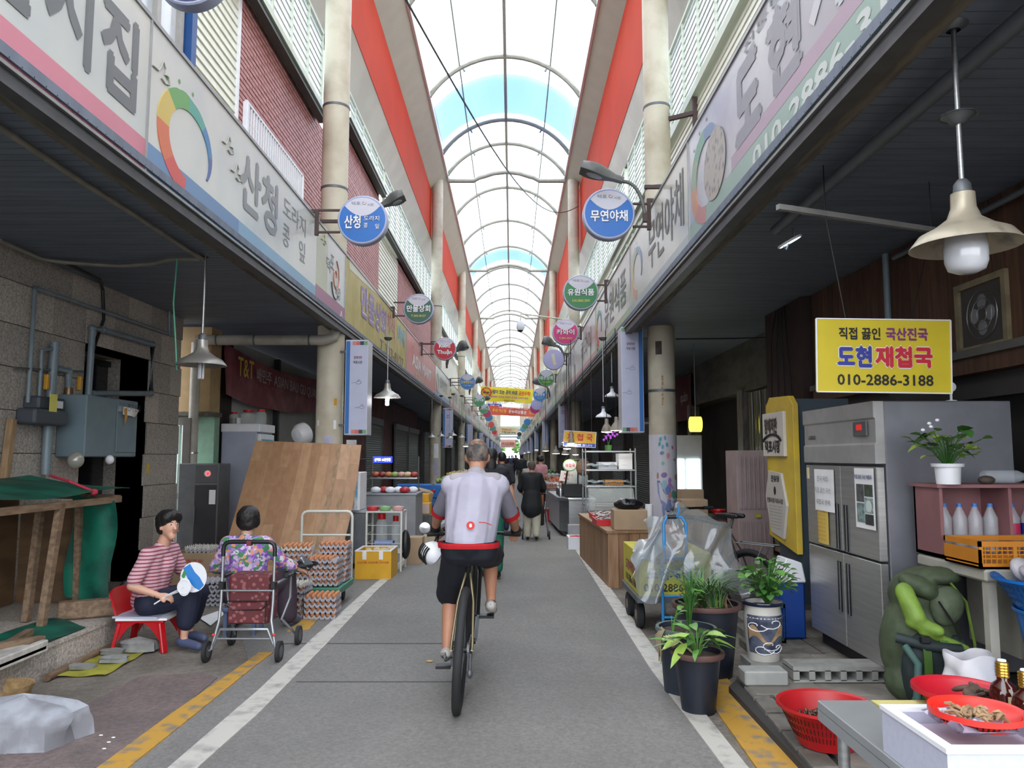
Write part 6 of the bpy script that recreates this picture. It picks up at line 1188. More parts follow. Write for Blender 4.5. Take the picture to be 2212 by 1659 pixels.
for i, (x, y) in enumerate(((1.56, 2.52), (1.56, 2.41), (1.56, 2.29))):
    t = thing('bottle', 'amber glass bottle with ribbed gold cap, %s of the three' % ('farthest', 'middle', 'nearest')[i], 'bottle', (x, y, .727)); z = .727
    put(MB().lathe([(0, 0), (.038, 0), (.04, .01), (.04, .075), (.034, .1), (.017, .115), (.016, .135), (0, .135)], (x, y, z), 20), 'glass', bot, t, 50); pr = [(.0175, .125)]
    for q in range(5): pr += [(.0195, .128 + q * .009), (.0195, .132 + q * .009), (.0175, .135 + q * .009)]
    put(MB().lathe(pr + [(.017, .172), (0, .173)], (x, y, z), 20), 'cap', gold_, t, 40); put(MB().box(x - .012, x + .012, y - .0405, y - .04, z + .05, z + .075), 'tag', pm('#b5a583'), t)
    put(MB().lathe([(0, .174), (.013, .174), (.012, .179), (0, .18)], (x, y, z), 14), 'cap_top', white, t, 40)
t = tub(1.62, 4.1, .082, .14, .235, .2, mat('red_tub', '#b01a1f', .4), 'large red colander of dark snails on the paving', 'basket', 'basket', slots=64); B = MB()
for i in range(170): a = rn.uniform(0, 6.3); r_ = .17 * sqrt(rn.random()); B.ell((1.62 + r_ * cos(a), 4.1 + r_ * sin(a), .19 + .03 * (1 - r_ / .17) + rn.uniform(0, .01)), .013, .009, .008, 6, 4, Euler((rn.uniform(0, 3), rn.uniform(0, 3), rn.uniform(0, 3))).to_matrix())
put(B, 'snails', mat('snail_shell', '#33211a', .3, var=.5, scale=60, col2='#7a6048', pos=(.5, .7)), t, 60, kind='stuff'); tub(1.5, 3.05, .08, .12, .19, .1, mat('dark_red_tub', '#5e1418', .4), 'dark red bowl on the paving under the steel table', 'bowl', 'bowl')
# ================================================================ PEOPLE
skin = mat('skin_tan', '#b07d62', .5, var=.08, scale=8); skin2 = mat('skin_light', '#c99b83', .5, var=.06, scale=8); hairb = mat('black_hair', '#1a1717', .5, var=.5, scale=40, bump=.5, bscale=90); lipm = mat('lips', '#b06a5c', .5); eyem = mat('eye_dark', '#1d1512', .2)
def fabric(name, c, c2=None, **k): return mat(name, c, .8, col2=c2, var=.1, bump=.15, bscale=60, **k)
def hand(parts, w_, d, side, n, s=1.0, curl=.7):
    """palm, four unequal bent fingers and a thumb; d: pointing direction, n: palm normal"""
    d, n = V(d).normalized(), V(n).normalized(); x = d.cross(n).normalized() * side; w_ = V(w_)
    parts.append((w_, w_ + d * .055 * s, .026 * s, .03 * s)); k = w_ + d * .075 * s
    for i, (o, L) in enumerate(((-.03, .062), (-.01, .07), (.01, .066), (.029, .052))):
        a = k + x * o * s; b = a + (d * (1 - curl * .5) + n * curl * .6) * L * .5 * s; c = b + (d * (1 - curl) + n * (.4 + curl)) * L * .5 * s
        parts.append((a - d * .03 * s, b, .0095 * s, .0088 * s, 8)); parts.append((b, c, .0088 * s, .0078 * s, 8))
    a = w_ + d * .02 * s - x * .022 * s; b = a + (d * .6 - x * .9 + n * .3) * .03 * s; parts.append((a, b, .013 * s, .011 * s, 8)); parts.append((b, b + (d * .8 + n * .5) * .028 * s, .011 * s, .009 * s, 8))
def human(name, label, J, o, group=None):
    """J: joint positions; o: options. One continuous body, clothes as children."""
    J = {k: V(v) for k, v in J.items()}; s = o.get('s', 1); sk = o.get('skin', skin); vx = o.get('vox', .011); far = o.get('far', False); g = o.get('bulk', 1)
    base = (J['pelvis'].x, J['pelvis'].y, min(J['anL'].z, J['anR'].z) - .06 if 'z0' not in o else o['z0']); t = thing(name, label, 'person', base, group)
    hd = J['head']; yaw = o.get('yaw', 0); pitch = o.get('pitch', 0); Rm = Euler((pitch, 0, yaw)).to_matrix(); Hp = lambda x, y, z: hd + Rm @ V((x, y, z)) * s   # face looks along +Y when yaw = 0
    P = [('e', hd, (.074 * s, .092 * s, .105 * s), (pitch, 0, yaw)), (Hp(0, .03, -.05), Hp(0, .055, -.085), .05 * s, .036 * s), (Hp(0, -.02, -.05), J['neck'] - V((0, 0, .03)), .052 * s, .058 * s)]
    if not far: P += [(Hp(0, .085, .012), Hp(0, .108, -.02), .009 * s, .016 * s, 8), ('e', Hp(.078, .0, -.01), (.012 * s, .02 * s, .032 * s), (pitch, 0, yaw)), ('e', Hp(-.078, .0, -.01), (.012 * s, .02 * s, .032 * s), (pitch, 0, yaw))]
    tor = [(J['shL'], J['shR'], .062 * s, .062 * s), (J['chest'], J['pelvis'], .125 * s * g, .12 * s * g), (lerp(J['shL'], J['chest'], .35), lerp(J['hipL'], J['pelvis'], .3), .08 * s * g, .085 * s * g), (lerp(J['shR'], J['chest'], .35), lerp(J['hipR'], J['pelvis'], .3), .08 * s * g, .085 * s * g)]
    P += tor
    for q in 'LR':
        P += [(J['sh' + q], J['el' + q], .05 * s, .038 * s), (J['el' + q], J['ha' + q], .04 * s, .026 * s), (J['hip' + q], J['kn' + q], .082 * s * g, .052 * s * g), (J['kn' + q], lerp(J['kn' + q], J['an' + q], .35), .05 * s, .052 * s), (lerp(J['kn' + q], J['an' + q], .35), J['an' + q], .052 * s, .031 * s), (J['an' + q] - V((0, 0, .02)), J['to' + q], .032 * s, .026 * s)]
        if far: P.append((J['ha' + q], J['ha' + q] + (J['ha' + q] - J['el' + q]).normalized() * .1 * s, .03 * s, .02 * s))
        else: d = o.get('hd' + q, J['ha' + q] - J['el' + q]); hand(P, J['ha' + q], d, -1 if q == 'L' else 1, o.get('hn' + q, (0, 0, -1)), s, o.get('curl', .7))
    body = blob('body', P, sk, t, vx, 4)
    if o.get('face'):
        for sx in (-1, 1):
            put(MB().ell(Hp(.028 * sx, .083, .018), .013 * s, .006 * s, .006 * s, 10, 6, Rm), 'eye', mat('eye_white', '#d9d3cb', .3), t, 60); put(MB().ell(Hp(.028 * sx, .0885, .018), .0055 * s, .003 * s, .0055 * s, 8, 6, Rm), 'iris', eyem, t, 60)
            put(MB().tube([Hp((.014 + .01 * i) * sx, .09 - .003 * i, .036 + .003 * sin(i)) for i in range(4)], .0028 * s, 5), 'eyebrow', hairb, t, 60)
        put(MB().ell(Hp(0, .094, -.05), .016 * s, .004 * s, .005 * s, 10, 6, Rm), 'lips', lipm, t, 60)
    hm = o.get('hair', hairb); hp = o.get('hairparts')
    if hp: blob('hair', [('e', Hp(*a), tuple(q * s for q in b), (pitch, 0, yaw)) for a, b in hp], hm, t, o.get('hvox', max(vx, .009)), 2, disp=0 if far else .012, dscale=.03)
    def cloth(nm, parts, m, inf=.012, disp=.012, vox=None, **kw): return blob(nm, [tuple([p[0], p[1], p[2] + inf * s, p[3] + inf * s] + list(p[4:])) if p[0] != 'e' else p for p in parts], m, t, vox or vx, 5, disp=0 if far else disp, **kw)
    def limb(a, b, f, ra, rb): return (J[a], lerp(J[a], J[b], f), ra * s, (ra + (rb - ra) * f) * s)
    sl = o.get('sleeve', .7); tp = list(tor) + [(J['neck'] - V((0, 0, .05)), J['neck'] - V((0, 0, .02)), .05 * s, .05 * s)] + o.get('topextra', [])
    arms = []
    for q in 'LR':
        arms.append(limb('sh' + q, 'el' + q, min(1, sl), .054, .046))
        if sl > 1: arms.append(limb('el' + q, 'ha' + q, sl - 1, .046, .036))
    if o.get('sleevemat'): cloth('sleeves', [(lerp(J['sh' + q], J['el' + q], .12), a[1], a[2], a[3]) for q, a in zip('LR', arms)], o['sleevemat'], .014)
    else: tp += arms
    cloth('top', tp, o['top'], o.get('topinf', .014), o.get('fold', .014), zmin=o.get('hem'))
    pl = o.get('pants', 1.9); pp = [(J['hipL'], J['hipR'], .1 * s * g, .1 * s * g), (J['pelvis'], J['pelvis'] + V((0, 0, .02)), .115 * s * g, .12 * s * g)]
    for q in 'LR':
        pw_ = o.get('flare', .0); pp.append((J['hip' + q], lerp(J['hip' + q], J['kn' + q], min(1, pl)), .088 * s * g, (.062 + pw_) * s * g))
        if pl > 1: pp.append((J['kn' + q], lerp(J['kn' + q], J['an' + q], pl - 1), (.062 + pw_) * s * g, (.048 + pw_) * s))
    cloth('trousers', pp, o['bottom'], .012, .014, zmax=o.get('waist'))
    for q in 'LR':
        a, b = J['an' + q], J['to' + q]; d = (b - a); d.z = 0; d = d.normalized() if d.length > .01 else V((0, 1, 0)); sm = o.get('shoe', black); h = V((0, 0, 1)); ft = b - a; ft = ft.normalized()
        blob('shoe', [(a + V((0, 0, -.035 * s)) - ft * .02, b - ft * .0, .042 * s, .036 * s), (a + V((0, 0, -.045 * s)) - ft * .05 * s, a + V((0, 0, -.045 * s)), .034 * s, .038 * s)], sm, t, vx, 3)
    return t, J, Hp, cloth
# ---- the cyclist
jers = fabric('white_jersey', '#a7a4b3', '#9c99a8', scale=3); jgrey = fabric('grey_jersey', '#75727d', scale=4); navy = fabric('navy_cloth', '#10141f', scale=5); shoe_w = mat('pale_shoe', '#b3aea8', .6, scale=14, col2='#3b3b3d', pos=(.55, .6))
J = dict(head=(-.24, 5.36, 1.55), neck=(-.245, 5.27, 1.435), chest=(-.25, 5.22, 1.30), pelvis=(-.28, 5.06, 1.0), shL=(-.40, 5.25, 1.35), shR=(-.095, 5.25, 1.35), elL=(-.515, 5.42, 1.14), elR=(.005, 5.42, 1.12), haL=(-.555, 5.6, 1.035), haR=(.03, 5.6, 1.015),
    hipL=(-.355, 5.08, .95), hipR=(-.2, 5.08, .95), knL=(-.42, 5.38, .62), knR=(-.155, 5.52, .86), anL=(-.43, 5.2, .29), anR=(-.14, 5.27, .585), toL=(-.425, 5.36, .215), toR=(-.135, 5.43, .5))
t, J, Hp, cloth = human('cyclist', 'elderly cyclist in white and grey jersey and navy shorts riding away', J, dict(vox=.009, top=jers, sleevemat=jgrey, bottom=navy, sleeve=.82, pants=.98, flare=.03, shoe=shoe_w, curl=1.0, hdL=(.25, .9, -.15), hdR=(-.2, .9, -.15), hairparts=[((0, -.022, .018), (.0785, .082, .09))], hair=mat('greying_hair', '#3a3634', .7, scale=18, col2='#6d625a', bump=.4), pitch=-.1, fold=.016, z0=.15, hem=1.0, waist=1.0, topinf=.022), None)
put(MB().ell(Hp(0, -.008, .06), .066, .076, .062, 20, 12), 'bald_crown', mat('thin_crown', '#8b6a55', .6, scale=40, col2='#5a463b'), t, 60)
blob('yoke', [((-.38, 5.235, 1.382), (-.115, 5.235, 1.382), .062, .062), ((-.245, 5.26, 1.42), (-.245, 5.26, 1.43), .066, .06)], fabric('pale_yoke', '#969196'), t, .01, 4)
blob('waist_band', [((-.35, 5.06, .99), (-.21, 5.06, .99), .134, .134)], fabric('red_cloth', '#b5101c'), t, .01, 2, zmin=.965, zmax=1.0)
for q in 'LR':
    a, b = lerp(J['sh' + q], J['el' + q], .80), lerp(J['sh' + q], J['el' + q], .93); put(MB().tube([a, b], [.0655, .060], 20, cap=False), 'red_cuff', MATS['red_cloth'], t, 50)
    b2 = J['ha' + q]; d = (J['ha' + q] - J['el' + q]).normalized(); blob('glove', [(b2 - d * .03, b2 + V((0, .06, -.005)), .038, .042)], black, t, .008, 3)
yb_ = 5.062
put(MB().add([V((-.262 + .026 * cos(i * pi / 10), 5.075 - .15 - .0, 1.115 + .026 * sin(i * pi / 10))) for i in range(20)], [tuple(range(20))]), 'round_badge', redp, t)
put(MB().add([V((-.262 + .009 * cos(i * pi / 4), 5.075 - .152, 1.115 + .013 * sin(i * pi / 4))) for i in range(8)], [tuple(range(8))]), 'badge_mark', white, t)
put(MB().tube([V((-.21, 4.928, 1.135)), V((-.17, 4.935, 1.132)), V((-.13, 4.955, 1.115))], .003, 5), 'pocket_trim', redp, t, 50)
for i, c in enumerate(('#5f7a78', '#d5d5dc', '#c0394a')): x = -.30 + i * .036; put(MB().box(x, x + .036, 5.165, 5.168, 1.40, 1.408), 'flag_print', pm(c), t)
# ---- the cyclist's bicycle
def bike(t, ox, oy, lean, r=.355, frame=black, hd=0.0, detail=True, yaw=0.0):
    """bicycle along +Y from its rear axle at oy; lean: sideways shift per metre of height"""
    c_, s_ = cos(yaw), sin(yaw)
    W = lambda x, y, z: V((ox + (x + lean * z) * c_ + y * s_, oy - (x + lean * z) * s_ + y * c_, z))
    def wheel(y, nm):
        c = [W(0, y + r * cos(a), r + r * sin(a)) for a in [2 * pi * i / 40 for i in range(40)]]; put(MB().tube(c, .027, 10, closed=True), nm + '_tyre', rubber, t, 60)
        put(MB().tube([W(0, y + (r - .035) * cos(a), r + (r - .035) * sin(a)) for a in [2 * pi * i / 32 for i in range(32)]], .012, 6, closed=True), nm + '_rim', black, t, 60); B = MB()
        for i in range(28): a = 2 * pi * i / 28; B.tube([W(.02 * (-1) ** i, y, r), W(0, y + (r - .04) * cos(a), r + (r - .04) * sin(a))], .0012, 4)
        put(B, nm + '_spokes', dsteel, t, kind='stuff'); put(MB().tube([W(-.05, y, r), W(.05, y, r)], .018, 10), nm + '_hub', black, t, 50); put(MB().tube([W(-.03, y, r), W(-.033, y, r)], .075, 20), nm + '_disc', steel, t, 50)
    wheel(0, 'rear'); wheel(1.09, 'front'); bb, st, ht, hb = (0, .43, .31), (0, .22, .84), (0, .86, .93), (0, .90, .80)
    B = MB()
    for a, b, q in ((bb, st, .018), (st, ht, .019), (bb, hb, .024), (ht, hb, .02)): B.tube([W(*a), W(*b)], q, 10)
    put(B, 'frame', frame, t, 50); goldm = mat('pale_gold_metal', '#8f8568', .3, .7); B = MB()
    for sx in (-1, 1): B.tube([W(.012 * sx, .24, .80), W(.05 * sx, .13, .62), W(.065 * sx, .02, r + .04), W(.065 * sx, 0, r)], .009, 8).tube([W(.03 * sx, .40, .31), W(.055 * sx, .2, .33), W(.065 * sx, 0, r)], .009, 8)
    put(B, 'rear_stays', goldm if detail else frame, t, 50); B = MB()
    for sx in (-1, 1): B.tube([W(.03 * sx, .93, .78), W(.055 * sx, .98, .7), W(.055 * sx, 1.09, r)], .015, 8)
    B.tube([W(-.05, .93, .78), W(.05, .93, .78)], .02, 8); put(B, 'fork', black, t, 50)
    put(MB().tube([W(0, .22, .84), W(0, .195, .93)], .0145, 10), 'seat_post', dsteel, t, 50)
    blob('saddle', [(W(-.055, .11, .955), W(-.03, .22, .955), .024, .028), (W(.055, .11, .955), W(.03, .22, .955), .024, .028), (W(0, .2, .955), W(0, .4, .955), .032, .018)], black, t, .008, 3)
    put(MB().tube([W(0, .86, .94), W(0, .8, 1.0)], .018, 8).tube([W(0, .80, 1.0), W(0, .74 + hd, 1.0)], .016, 8), 'stem', black, t, 50)
    put(MB().tube([W(-.33, .70, .995), W(-.15, .74, 1.0), W(0, .75, 1.0), W(.15, .74, 1.0), W(.33, .70, .995)], .012, 8), 'handlebar', black, t, 50)
    for sx in (-1, 1): put(MB().tube([W(.22 * sx, .725, .998), W(.335 * sx, .70, .995)], .019, 10), 'grip', rubber, t, 50); put(MB().tube([W(.2 * sx, .77, .985), W(.3 * sx, .79, .975)], .006, 6), 'brake_lever', black, t, 50)
    put(MB().tube([W(-.07, .43, .31), W(.07, .43, .31)], .02, 10), 'bottom_bracket', black, t, 50)
    for sx, dz in ((-1, -.165), (1, .165)): put(MB().beam(W(.07 * sx, .43, .31), W(.078 * sx, .43, .31 + dz), .022, .014), 'crank', dsteel, t); put(MB().box(-.05, .05, -.045, .045, -.009, .009, Matrix.Translation(W(.135 * sx, .43, .31 + dz)) ), 'pedal', black, t, bevel=.003)
    put(MB().tube([W(.05, .43, .31), W(.054, .43, .31)], .085, 28), 'chain_ring', steel, t, 50); put(MB().tube([W(.035, 0, r), W(.05, 0, r)], .045, 20), 'cassette', dsteel, t, 50)
    put(MB().tube([W(.052, .43, .395), W(.045, 0, r + .045), W(.045, -.045, r), W(.045, -.02, r - .12), W(.045, .05, r - .14), W(.052, .43, .225)], .005, 6), 'chain', steel, t, 50); put(MB().tube([W(.055, 0, r - .02), W(.06, .0, r - .14)], .012, 8).ell(W(.06, .0, r - .14), .02, .03, .03), 'derailleur', dsteel, t, 50)
    return W
t = thing('bicycle', 'black mountain bicycle ridden by the cyclist in the white jersey', 'bicycle', (-.33, 4.9, 0)); W = bike(t, -.335, 4.9, .06)
put(MB().ell(at(1012, 1202, 4.98), .02, .006, .008, 10, 6), 'saddle_badge', white, t, 60); put(MB().lathe([(0, 0), (.038, .002), (.04, .012), (0, .02)], at(918, 1140, 5.6), 18, 'y'), 'mirror', steel, t, 50); put(MB().tube([at(918, 1143, 5.61), W(-.335, .70, .995)], .006, 6), 'mirror_arm', black, t, 50)
put(MB().tube([W(-.06, .02, .31), W(-.1, .0, .29)], .008, 8), 'kickstand_bolt', black, t, 50)
t = thing('helmet', 'white cycle helmet with dark vents hanging from the left handlebar', 'helmet', tuple(at(938, 1196, 5.45))); c = at(936, 1196, 5.45); Mh = Euler((R(20), R(-55), R(10))).to_matrix()
put(MB().lathe([(.0, .085), (.045, .075), (.075, .04), (.085, 0), (.078, -.012), (.07, 0), (.03, .06), (0, .07)], c, 28, sx=1, sy=1.25, M=Mh), 'shell', white, t, 50)
for i in range(5): put(MB().tube([c + Mh @ V((.088 * sin(a) , (-.05 + .025 * i) * 1.2, .084 * cos(a) * (1 - .0 * i))) * .99 for a in [R(-70 + 14 * q) for q in range(7)]], .006, 6), 'vent', black, t, 50)
put(MB().tube([c + V((.02, 0, .03)), W(-.25, .7, .99)], .005, 5).tube([c + V((-.01, 0, .06)), W(-.25, .7, .99)], .005, 5), 'strap', black, t, 50); put(MB().ell(c + V((.0, -.03, .05)), .02, .02, .015), 'green_pad', pm('#5a8a35'), t, 60)
# ---- seated woman in the striped shirt, on a red child's chair
chm = mat('red_chair_plastic', '#b5101c', .3, var=.08, spec=.6); cx, cy = -2.96, 6.42
t = thing('red_chair', 'small red plastic chair under the woman in the striped shirt', 'chair', (cx, cy, 0))
put(MB().box(-.19, .19, -.17, .17, .23, .25, Matrix.Translation((cx, cy, 0))), 'seat', chm, t, bevel=.01, seg=2)
for sx, sy in ((-1, -1), (-1, 1), (1, -1), (1, 1)): put(MB().beam((cx + sx * .165, cy + sy * .15, .235), (cx + sx * .21, cy + sy * .17, .0), .055, .03), 'leg', chm, t, bevel=.006)
for sy in (-1, 1): put(MB().sheet(lambda u, v: V((cx - .16 + .32 * u, cy + sy * .165, .235 - .07 * v * (2 * u - 1) ** 2 * 2)), 12, 2, .012), 'apron', chm, t, 60)
put(MB().sheet(lambda u, v: V((cx - .19 - .06 * v - .02 * (1 - (2 * u - 1) ** 2), cy - .16 + .32 * u, .25 + .24 * v * (1 - .18 * (2 * u - 1) ** 4))), 12, 8, .015), 'backrest', chm, t, 60)
put(MB().box(-.19, .21, -.18, .17, .252, .27, Matrix.Translation((cx, cy, 0)) @ Matrix.Rotation(R(3), 4, 'Z')), 'paper_pad', paper, None, label='pad of folded white papers on the red chair', cat='papers'); put(MB().box(-.2, .17, -.19, .15, .27, .285, Matrix.Translation((cx, cy, 0)) @ Matrix.Rotation(R(-4), 4, 'Z')), 'paper_pad', pm('#b5bad0'), None, label='second folded sheet on top of the paper pad', cat='papers')
stripe = mat('pink_stripes', '#c9a6ae', .8, scale=11, col2='#8f3f52', kind='wave', pos=(.62, .72)); navyp = fabric('navy_trousers', '#161c33', scale=5); clog = mat('slate_clog', '#4a5472', .6, var=.15)
J = dict(head=(-2.80, 6.36, .985), neck=(-2.86, 6.38, .84), chest=(-2.90, 6.4, .66), pelvis=(-2.98, 6.42, .39), shL=(-2.86, 6.56, .77), shR=(-2.90, 6.22, .76), elL=(-2.80, 6.66, .56), elR=(-2.98, 6.14, .54), haL=(-2.64, 6.56, .47), haR=(-2.79, 6.2, .455), hipL=(-2.93, 6.50, .37), hipR=(-2.93, 6.33, .37),
    knL=(-2.62, 6.55, .42), knR=(-2.60, 6.34, .44), anL=(-2.70, 6.60, .10), anR=(-2.63, 6.32, .10), toL=(-2.56, 6.56, .045), toR=(-2.49, 6.27, .045))
t, J, Hp, cloth = human('seated_woman', 'seated woman with short black hair in a pink striped shirt holding a fan', J, dict(s=.93, vox=.009, skin=skin2, top=stripe, bottom=navyp, sleeve=.8, pants=1.62, flare=.02, shoe=clog, bulk=1.05, yaw=R(-130), face=True, hdR=(.9, .1, -.1), hnR=(.1, .5, -.9),
    hairparts=[((0, -.03, .05), (.105, .11, .095)), ((0, .035, .095), (.085, .065, .05)), ((.055, -.03, .0), (.045, .06, .075)), ((-.055, -.03, .0), (.045, .06, .075)), ((0, -.07, -.02), (.07, .05, .07)), ((.05, .04, .07), (.045, .045, .04)), ((-.05, .04, .07), (.045, .045, .04))], fold=.01))
put(MB().ell(Hp(-.083, .0, -.05), .006, .006, .006, 8, 6), 'earring', steel, t, 60); put(MB().tube(arc(J['haR'] - V((.02, 0, 0)), .029, 0, 2 * pi, 14, EY, EZ), .003, 5), 'bracelet', black, t, 50)
t = thing('hand_fan', 'round paper fan with blue and white print held by the seated woman', 'fan', tuple(at(418, 1245, 6.2))); c = at(418, 1247, 6.2); B = MB(); disc(B, c, EX, EZ, .105, .118, 28); put(MB().prism([V(v) for v in B.v], (0, 0, 0), (0, .004, 0)), 'blade', white, t)
put(MB().prism([c + V((a * .1, -.001, b * .1)) for a, b in ((-.85, .7), (-.3, 1.05), (.1, .4), (.5, 0), (.85, -.6), (.5, -1.0), (.1, -.8), (-.35, -.3))], (0, 0, 0), (0, -.001, 0)), 'blue_print', pm('#2f7fc9'), t); put(MB().prism([c + V((a * .1, -.002, b * .1)) for a, b in ((-.95, .1), (-.75, .6), (-.55, .3), (-.75, -.2))], (0, 0, 0), (0, -.001, 0)), 'green_print', pm('#3f8a4a'), t)
put(MB().tube([c + V((-.06, .0, -.09)), J['haR'] + V((.07, -.02, .0)), J['haR'] + V((-.02, -.03, -.06))], .006, 6), 'handle', white, t, 50)
c = at(398, 1268, 6.14); t = thing('hand_fan', 'smaller plain white ribbed fan in front of the blue printed fan', 'fan', tuple(c)); B = MB(); disc(B, c, EX, EZ, .05, .07, 24); put(MB().prism([V(v) for v in B.v], (0, 0, 0), (0, .004, 0)), 'blade', white, t); put(MB().tube(arc(c, .053, 0, 2 * pi, 24), .004, 6), 'rim', white, t, 50); put(MB().tube([c, J['haR'] + V((.06, -.03, 0))], .005, 6), 'handle', white, t, 50)
put(MB().ell((-3.26, 6.6, .38), .06, .06, .13, 12, 8), 'black_bag', black, None, 60, label='black bag hanging behind the red chair', cat='bag', origin=(-3.26, 6.6, 0))
# ---- seated woman in the floral blouse, seen from behind
def floral(name):
    m = bpy.data.materials.new(name); m.use_nodes = True; T_ = m.node_tree; L = T_.links.new; b = T_.nodes['Principled BSDF']; b.inputs['Roughness'].default_value = .8
    tc = T_.nodes.new('ShaderNodeTexCoord'); v = T_.nodes.new('ShaderNodeTexVoronoi'); v.inputs['Scale'].default_value = 32; nz = T_.nodes.new('ShaderNodeTexNoise'); nz.inputs['Scale'].default_value = 16; mx = T_.nodes.new('ShaderNodeMixRGB'); mx.inputs[0].default_value = .12
    L(tc.outputs['Object'], mx.inputs[1]); L(tc.outputs['Object'], nz.inputs['Vector']); L(nz.outputs['Color'], mx.inputs[2]); L(mx.outputs[0], v.inputs['Vector'])
    s = T_.nodes.new('ShaderNodeSeparateColor'); L(v.outputs['Color'], s.inputs[0]); r = T_.nodes.new('ShaderNodeValToRGB'); r.color_ramp.interpolation = 'CONSTANT'; L(s.outputs[0], r.inputs['Fac']); e = r.color_ramp.elements
    for i, (p, c) in enumerate(((0, '#8a5fb5'), (.2, '#c9b3cf'), (.36, '#3f7f55'), (.5, '#d08f6e'), (.63, '#a98fc9'), (.78, '#cfc3cf'), (.9, '#7a4fa8'))):
        q = e[i] if i < 2 else e.new(p); q.position = p; q.color = rgb(c)
    L(r.outputs['Color'], b.inputs['Base Color']); return m
J = dict(head=(-2.36, 6.98, .985), neck=(-2.37, 6.95, .85), chest=(-2.37, 6.95, .70), pelvis=(-2.37, 6.93, .38), shL=(-2.53, 6.95, .775), shR=(-2.19, 6.95, .775), elL=(-2.66, 7.02, .56), elR=(-2.05, 7.02, .60), haL=(-2.5, 7.25, .48), haR=(-1.93, 7.12, .53), hipL=(-2.46, 6.97, .34), hipR=(-2.28, 6.97, .34),
    knL=(-2.55, 7.32, .45), knR=(-2.1, 7.22, .44), anL=(-2.55, 7.3, .1), anR=(-2.05, 7.2, .1), toL=(-2.55, 7.43, .045), toR=(-2.0, 7.33, .045))
t, J, Hp, cloth = human('egg_seller', 'woman with short black hair in a bright floral blouse, seated with her back turned', J, dict(s=.97, vox=.011, skin=skin2, top=floral('floral_print'), bottom=fabric('plum_trousers', '#3f333f'), sleeve=1.55, pants=1.95, flare=.03, bulk=1.12, shoe=clog,
    hairparts=[((0, -.02, .03), (.105, .112, .105)), ((.0, -.06, -.03), (.085, .06, .07)), ((.06, -.02, -.01), (.05, .06, .07)), ((-.06, -.02, -.01), (.05, .06, .07))]))
t = thing('low_stool', 'low stool under the woman in the floral blouse', 'stool', (-2.37, 6.95, 0)); put(MB().box(-2.52, -2.22, 6.82, 7.08, .2, .24), 'seat', pm('#5a6a8a'), t, bevel=.01); [put(MB().box(x, x + .03, y, y + .03, 0, .2), 'leg', pm('#5a6a8a'), t) for x in (-2.51, -2.26) for y in (6.84, 7.04)]
tub(-1.93, 7.2, .5, .06, .13, .07, mat('dark_bowl', '#232427', .4), 'dark basin with a crumpled silver bag on the seller\'s lap', 'basin', 'basin'); put(MB().sheet(lambda u, v: V((-1.98 + .14 * u, 7.17 + .06 * sin(v * 3 + u * 5), .53 + .12 * v * (1 - abs(2 * u - 1) * .7))), 10, 8, .002), 'silver_bag', mat('silver_film', '#8f949b', .25, .6), None, 60, label='crumpled silver bag standing in the dark basin', cat='bag')
# ---- shopping stroller
t = thing('stroller', 'grey framed shopping stroller with a patterned maroon bag', 'stroller', (-2.04, 6.1, 0)); al = mat('alu_tube', '#9b9fa3', .3, .6); y0 = 6.0
def tb(pts, r, nm, m=al): return put(MB().tube([V(p) for p in pts], r, 8), nm, m, t, 50)
for s_ in (-1, 1):
    X_ = -2.04 + s_ * .2; tb([(X_, y0 + .06, .8), (X_, y0 + .05, .45), (X_ - s_ * .0, y0 + .02, .3), (X_ + s_ * .045, y0, .09)], .012, 'rear_leg'); tb([(X_, y0 + .06, .56), (X_ + s_ * .06, y0 + .3, .6), (X_ + s_ * .05, y0 + .33, .42), (X_ + s_ * .0, y0 + .28, .26), (X_ + s_ * .05, y0 + .5, .1)], .011, 'front_leg')
    put(MB().box(X_ - .02, X_ + .02, y0 + .03, y0 + .09, .53, .59), 'clamp', black, t, bevel=.005); put(MB().box(X_ + s_ * .05 - .025, X_ + s_ * .05 + .025, y0 + .2, y0 + .36, .59, .62), 'arm_pad', black, t, bevel=.008)
    for yy in (y0 - .01, y0 + .52): xw = -2.04 + s_ * .275; put(MB().tube([(xw - .014, yy, .078), (xw + .014, yy, .078)], .078, 24), 'wheel', rubber, t, 40); put(MB().tube([(xw - .016, yy, .078), (xw + .016, yy, .078)], .045, 16), 'wheel_hub', mat('hub_grey', '#4a4b4e', .5), t, 40); put(MB().tube([(xw, yy, .078), (X_ + s_ * .045, yy, .09)], .008, 6), 'axle', al, t, 50)
    put(MB().ell((X_ + s_ * .03, y0 - .01, .2), .012, .008, .012, 8, 6), 'reflector', mat('reflector_red', '#d8382c', .3), t, 60)
tb([(-2.24, y0 + .06, .78)] + [V((-2.19 - .05 * cos(a), y0 + .06, .84 + .05 * sin(a))) for a in (0, .5, 1.0, 1.57)] + [V((-1.89 + .05 * sin(a), y0 + .06, .84 + .05 * cos(a))) for a in (0, .5, 1.0, 1.57)] + [(-1.84, y0 + .06, .78)], .017, 'handle', black)
tb([(-2.24, y0 + .05, .52), (-1.84, y0 + .05, .52)], .008, 'cross_bar'); tb([(-2.27, y0 + .0, .12), (-2.22, y0, .24), (-1.86, y0, .24), (-1.81, y0, .12)], .011, 'cross_bar'); tb([(-2.25, y0, .17), (-1.83, y0, .17)], .007, 'cross_bar')
bagm2 = mat('maroon_pattern', '#8a5050', .6, scale=26, col2='#5b2026', kind='voronoi', pos=(.32, .38)); put(MB().box(-2.2, -1.88, y0 + .08, y0 + .32, .26, .635), 'bag', bagm2, t, bevel=.02, seg=2); put(MB().box(-2.19, -1.89, y0 + .06, y0 + .08, .27, .43), 'pocket', bagm2, t, bevel=.006)
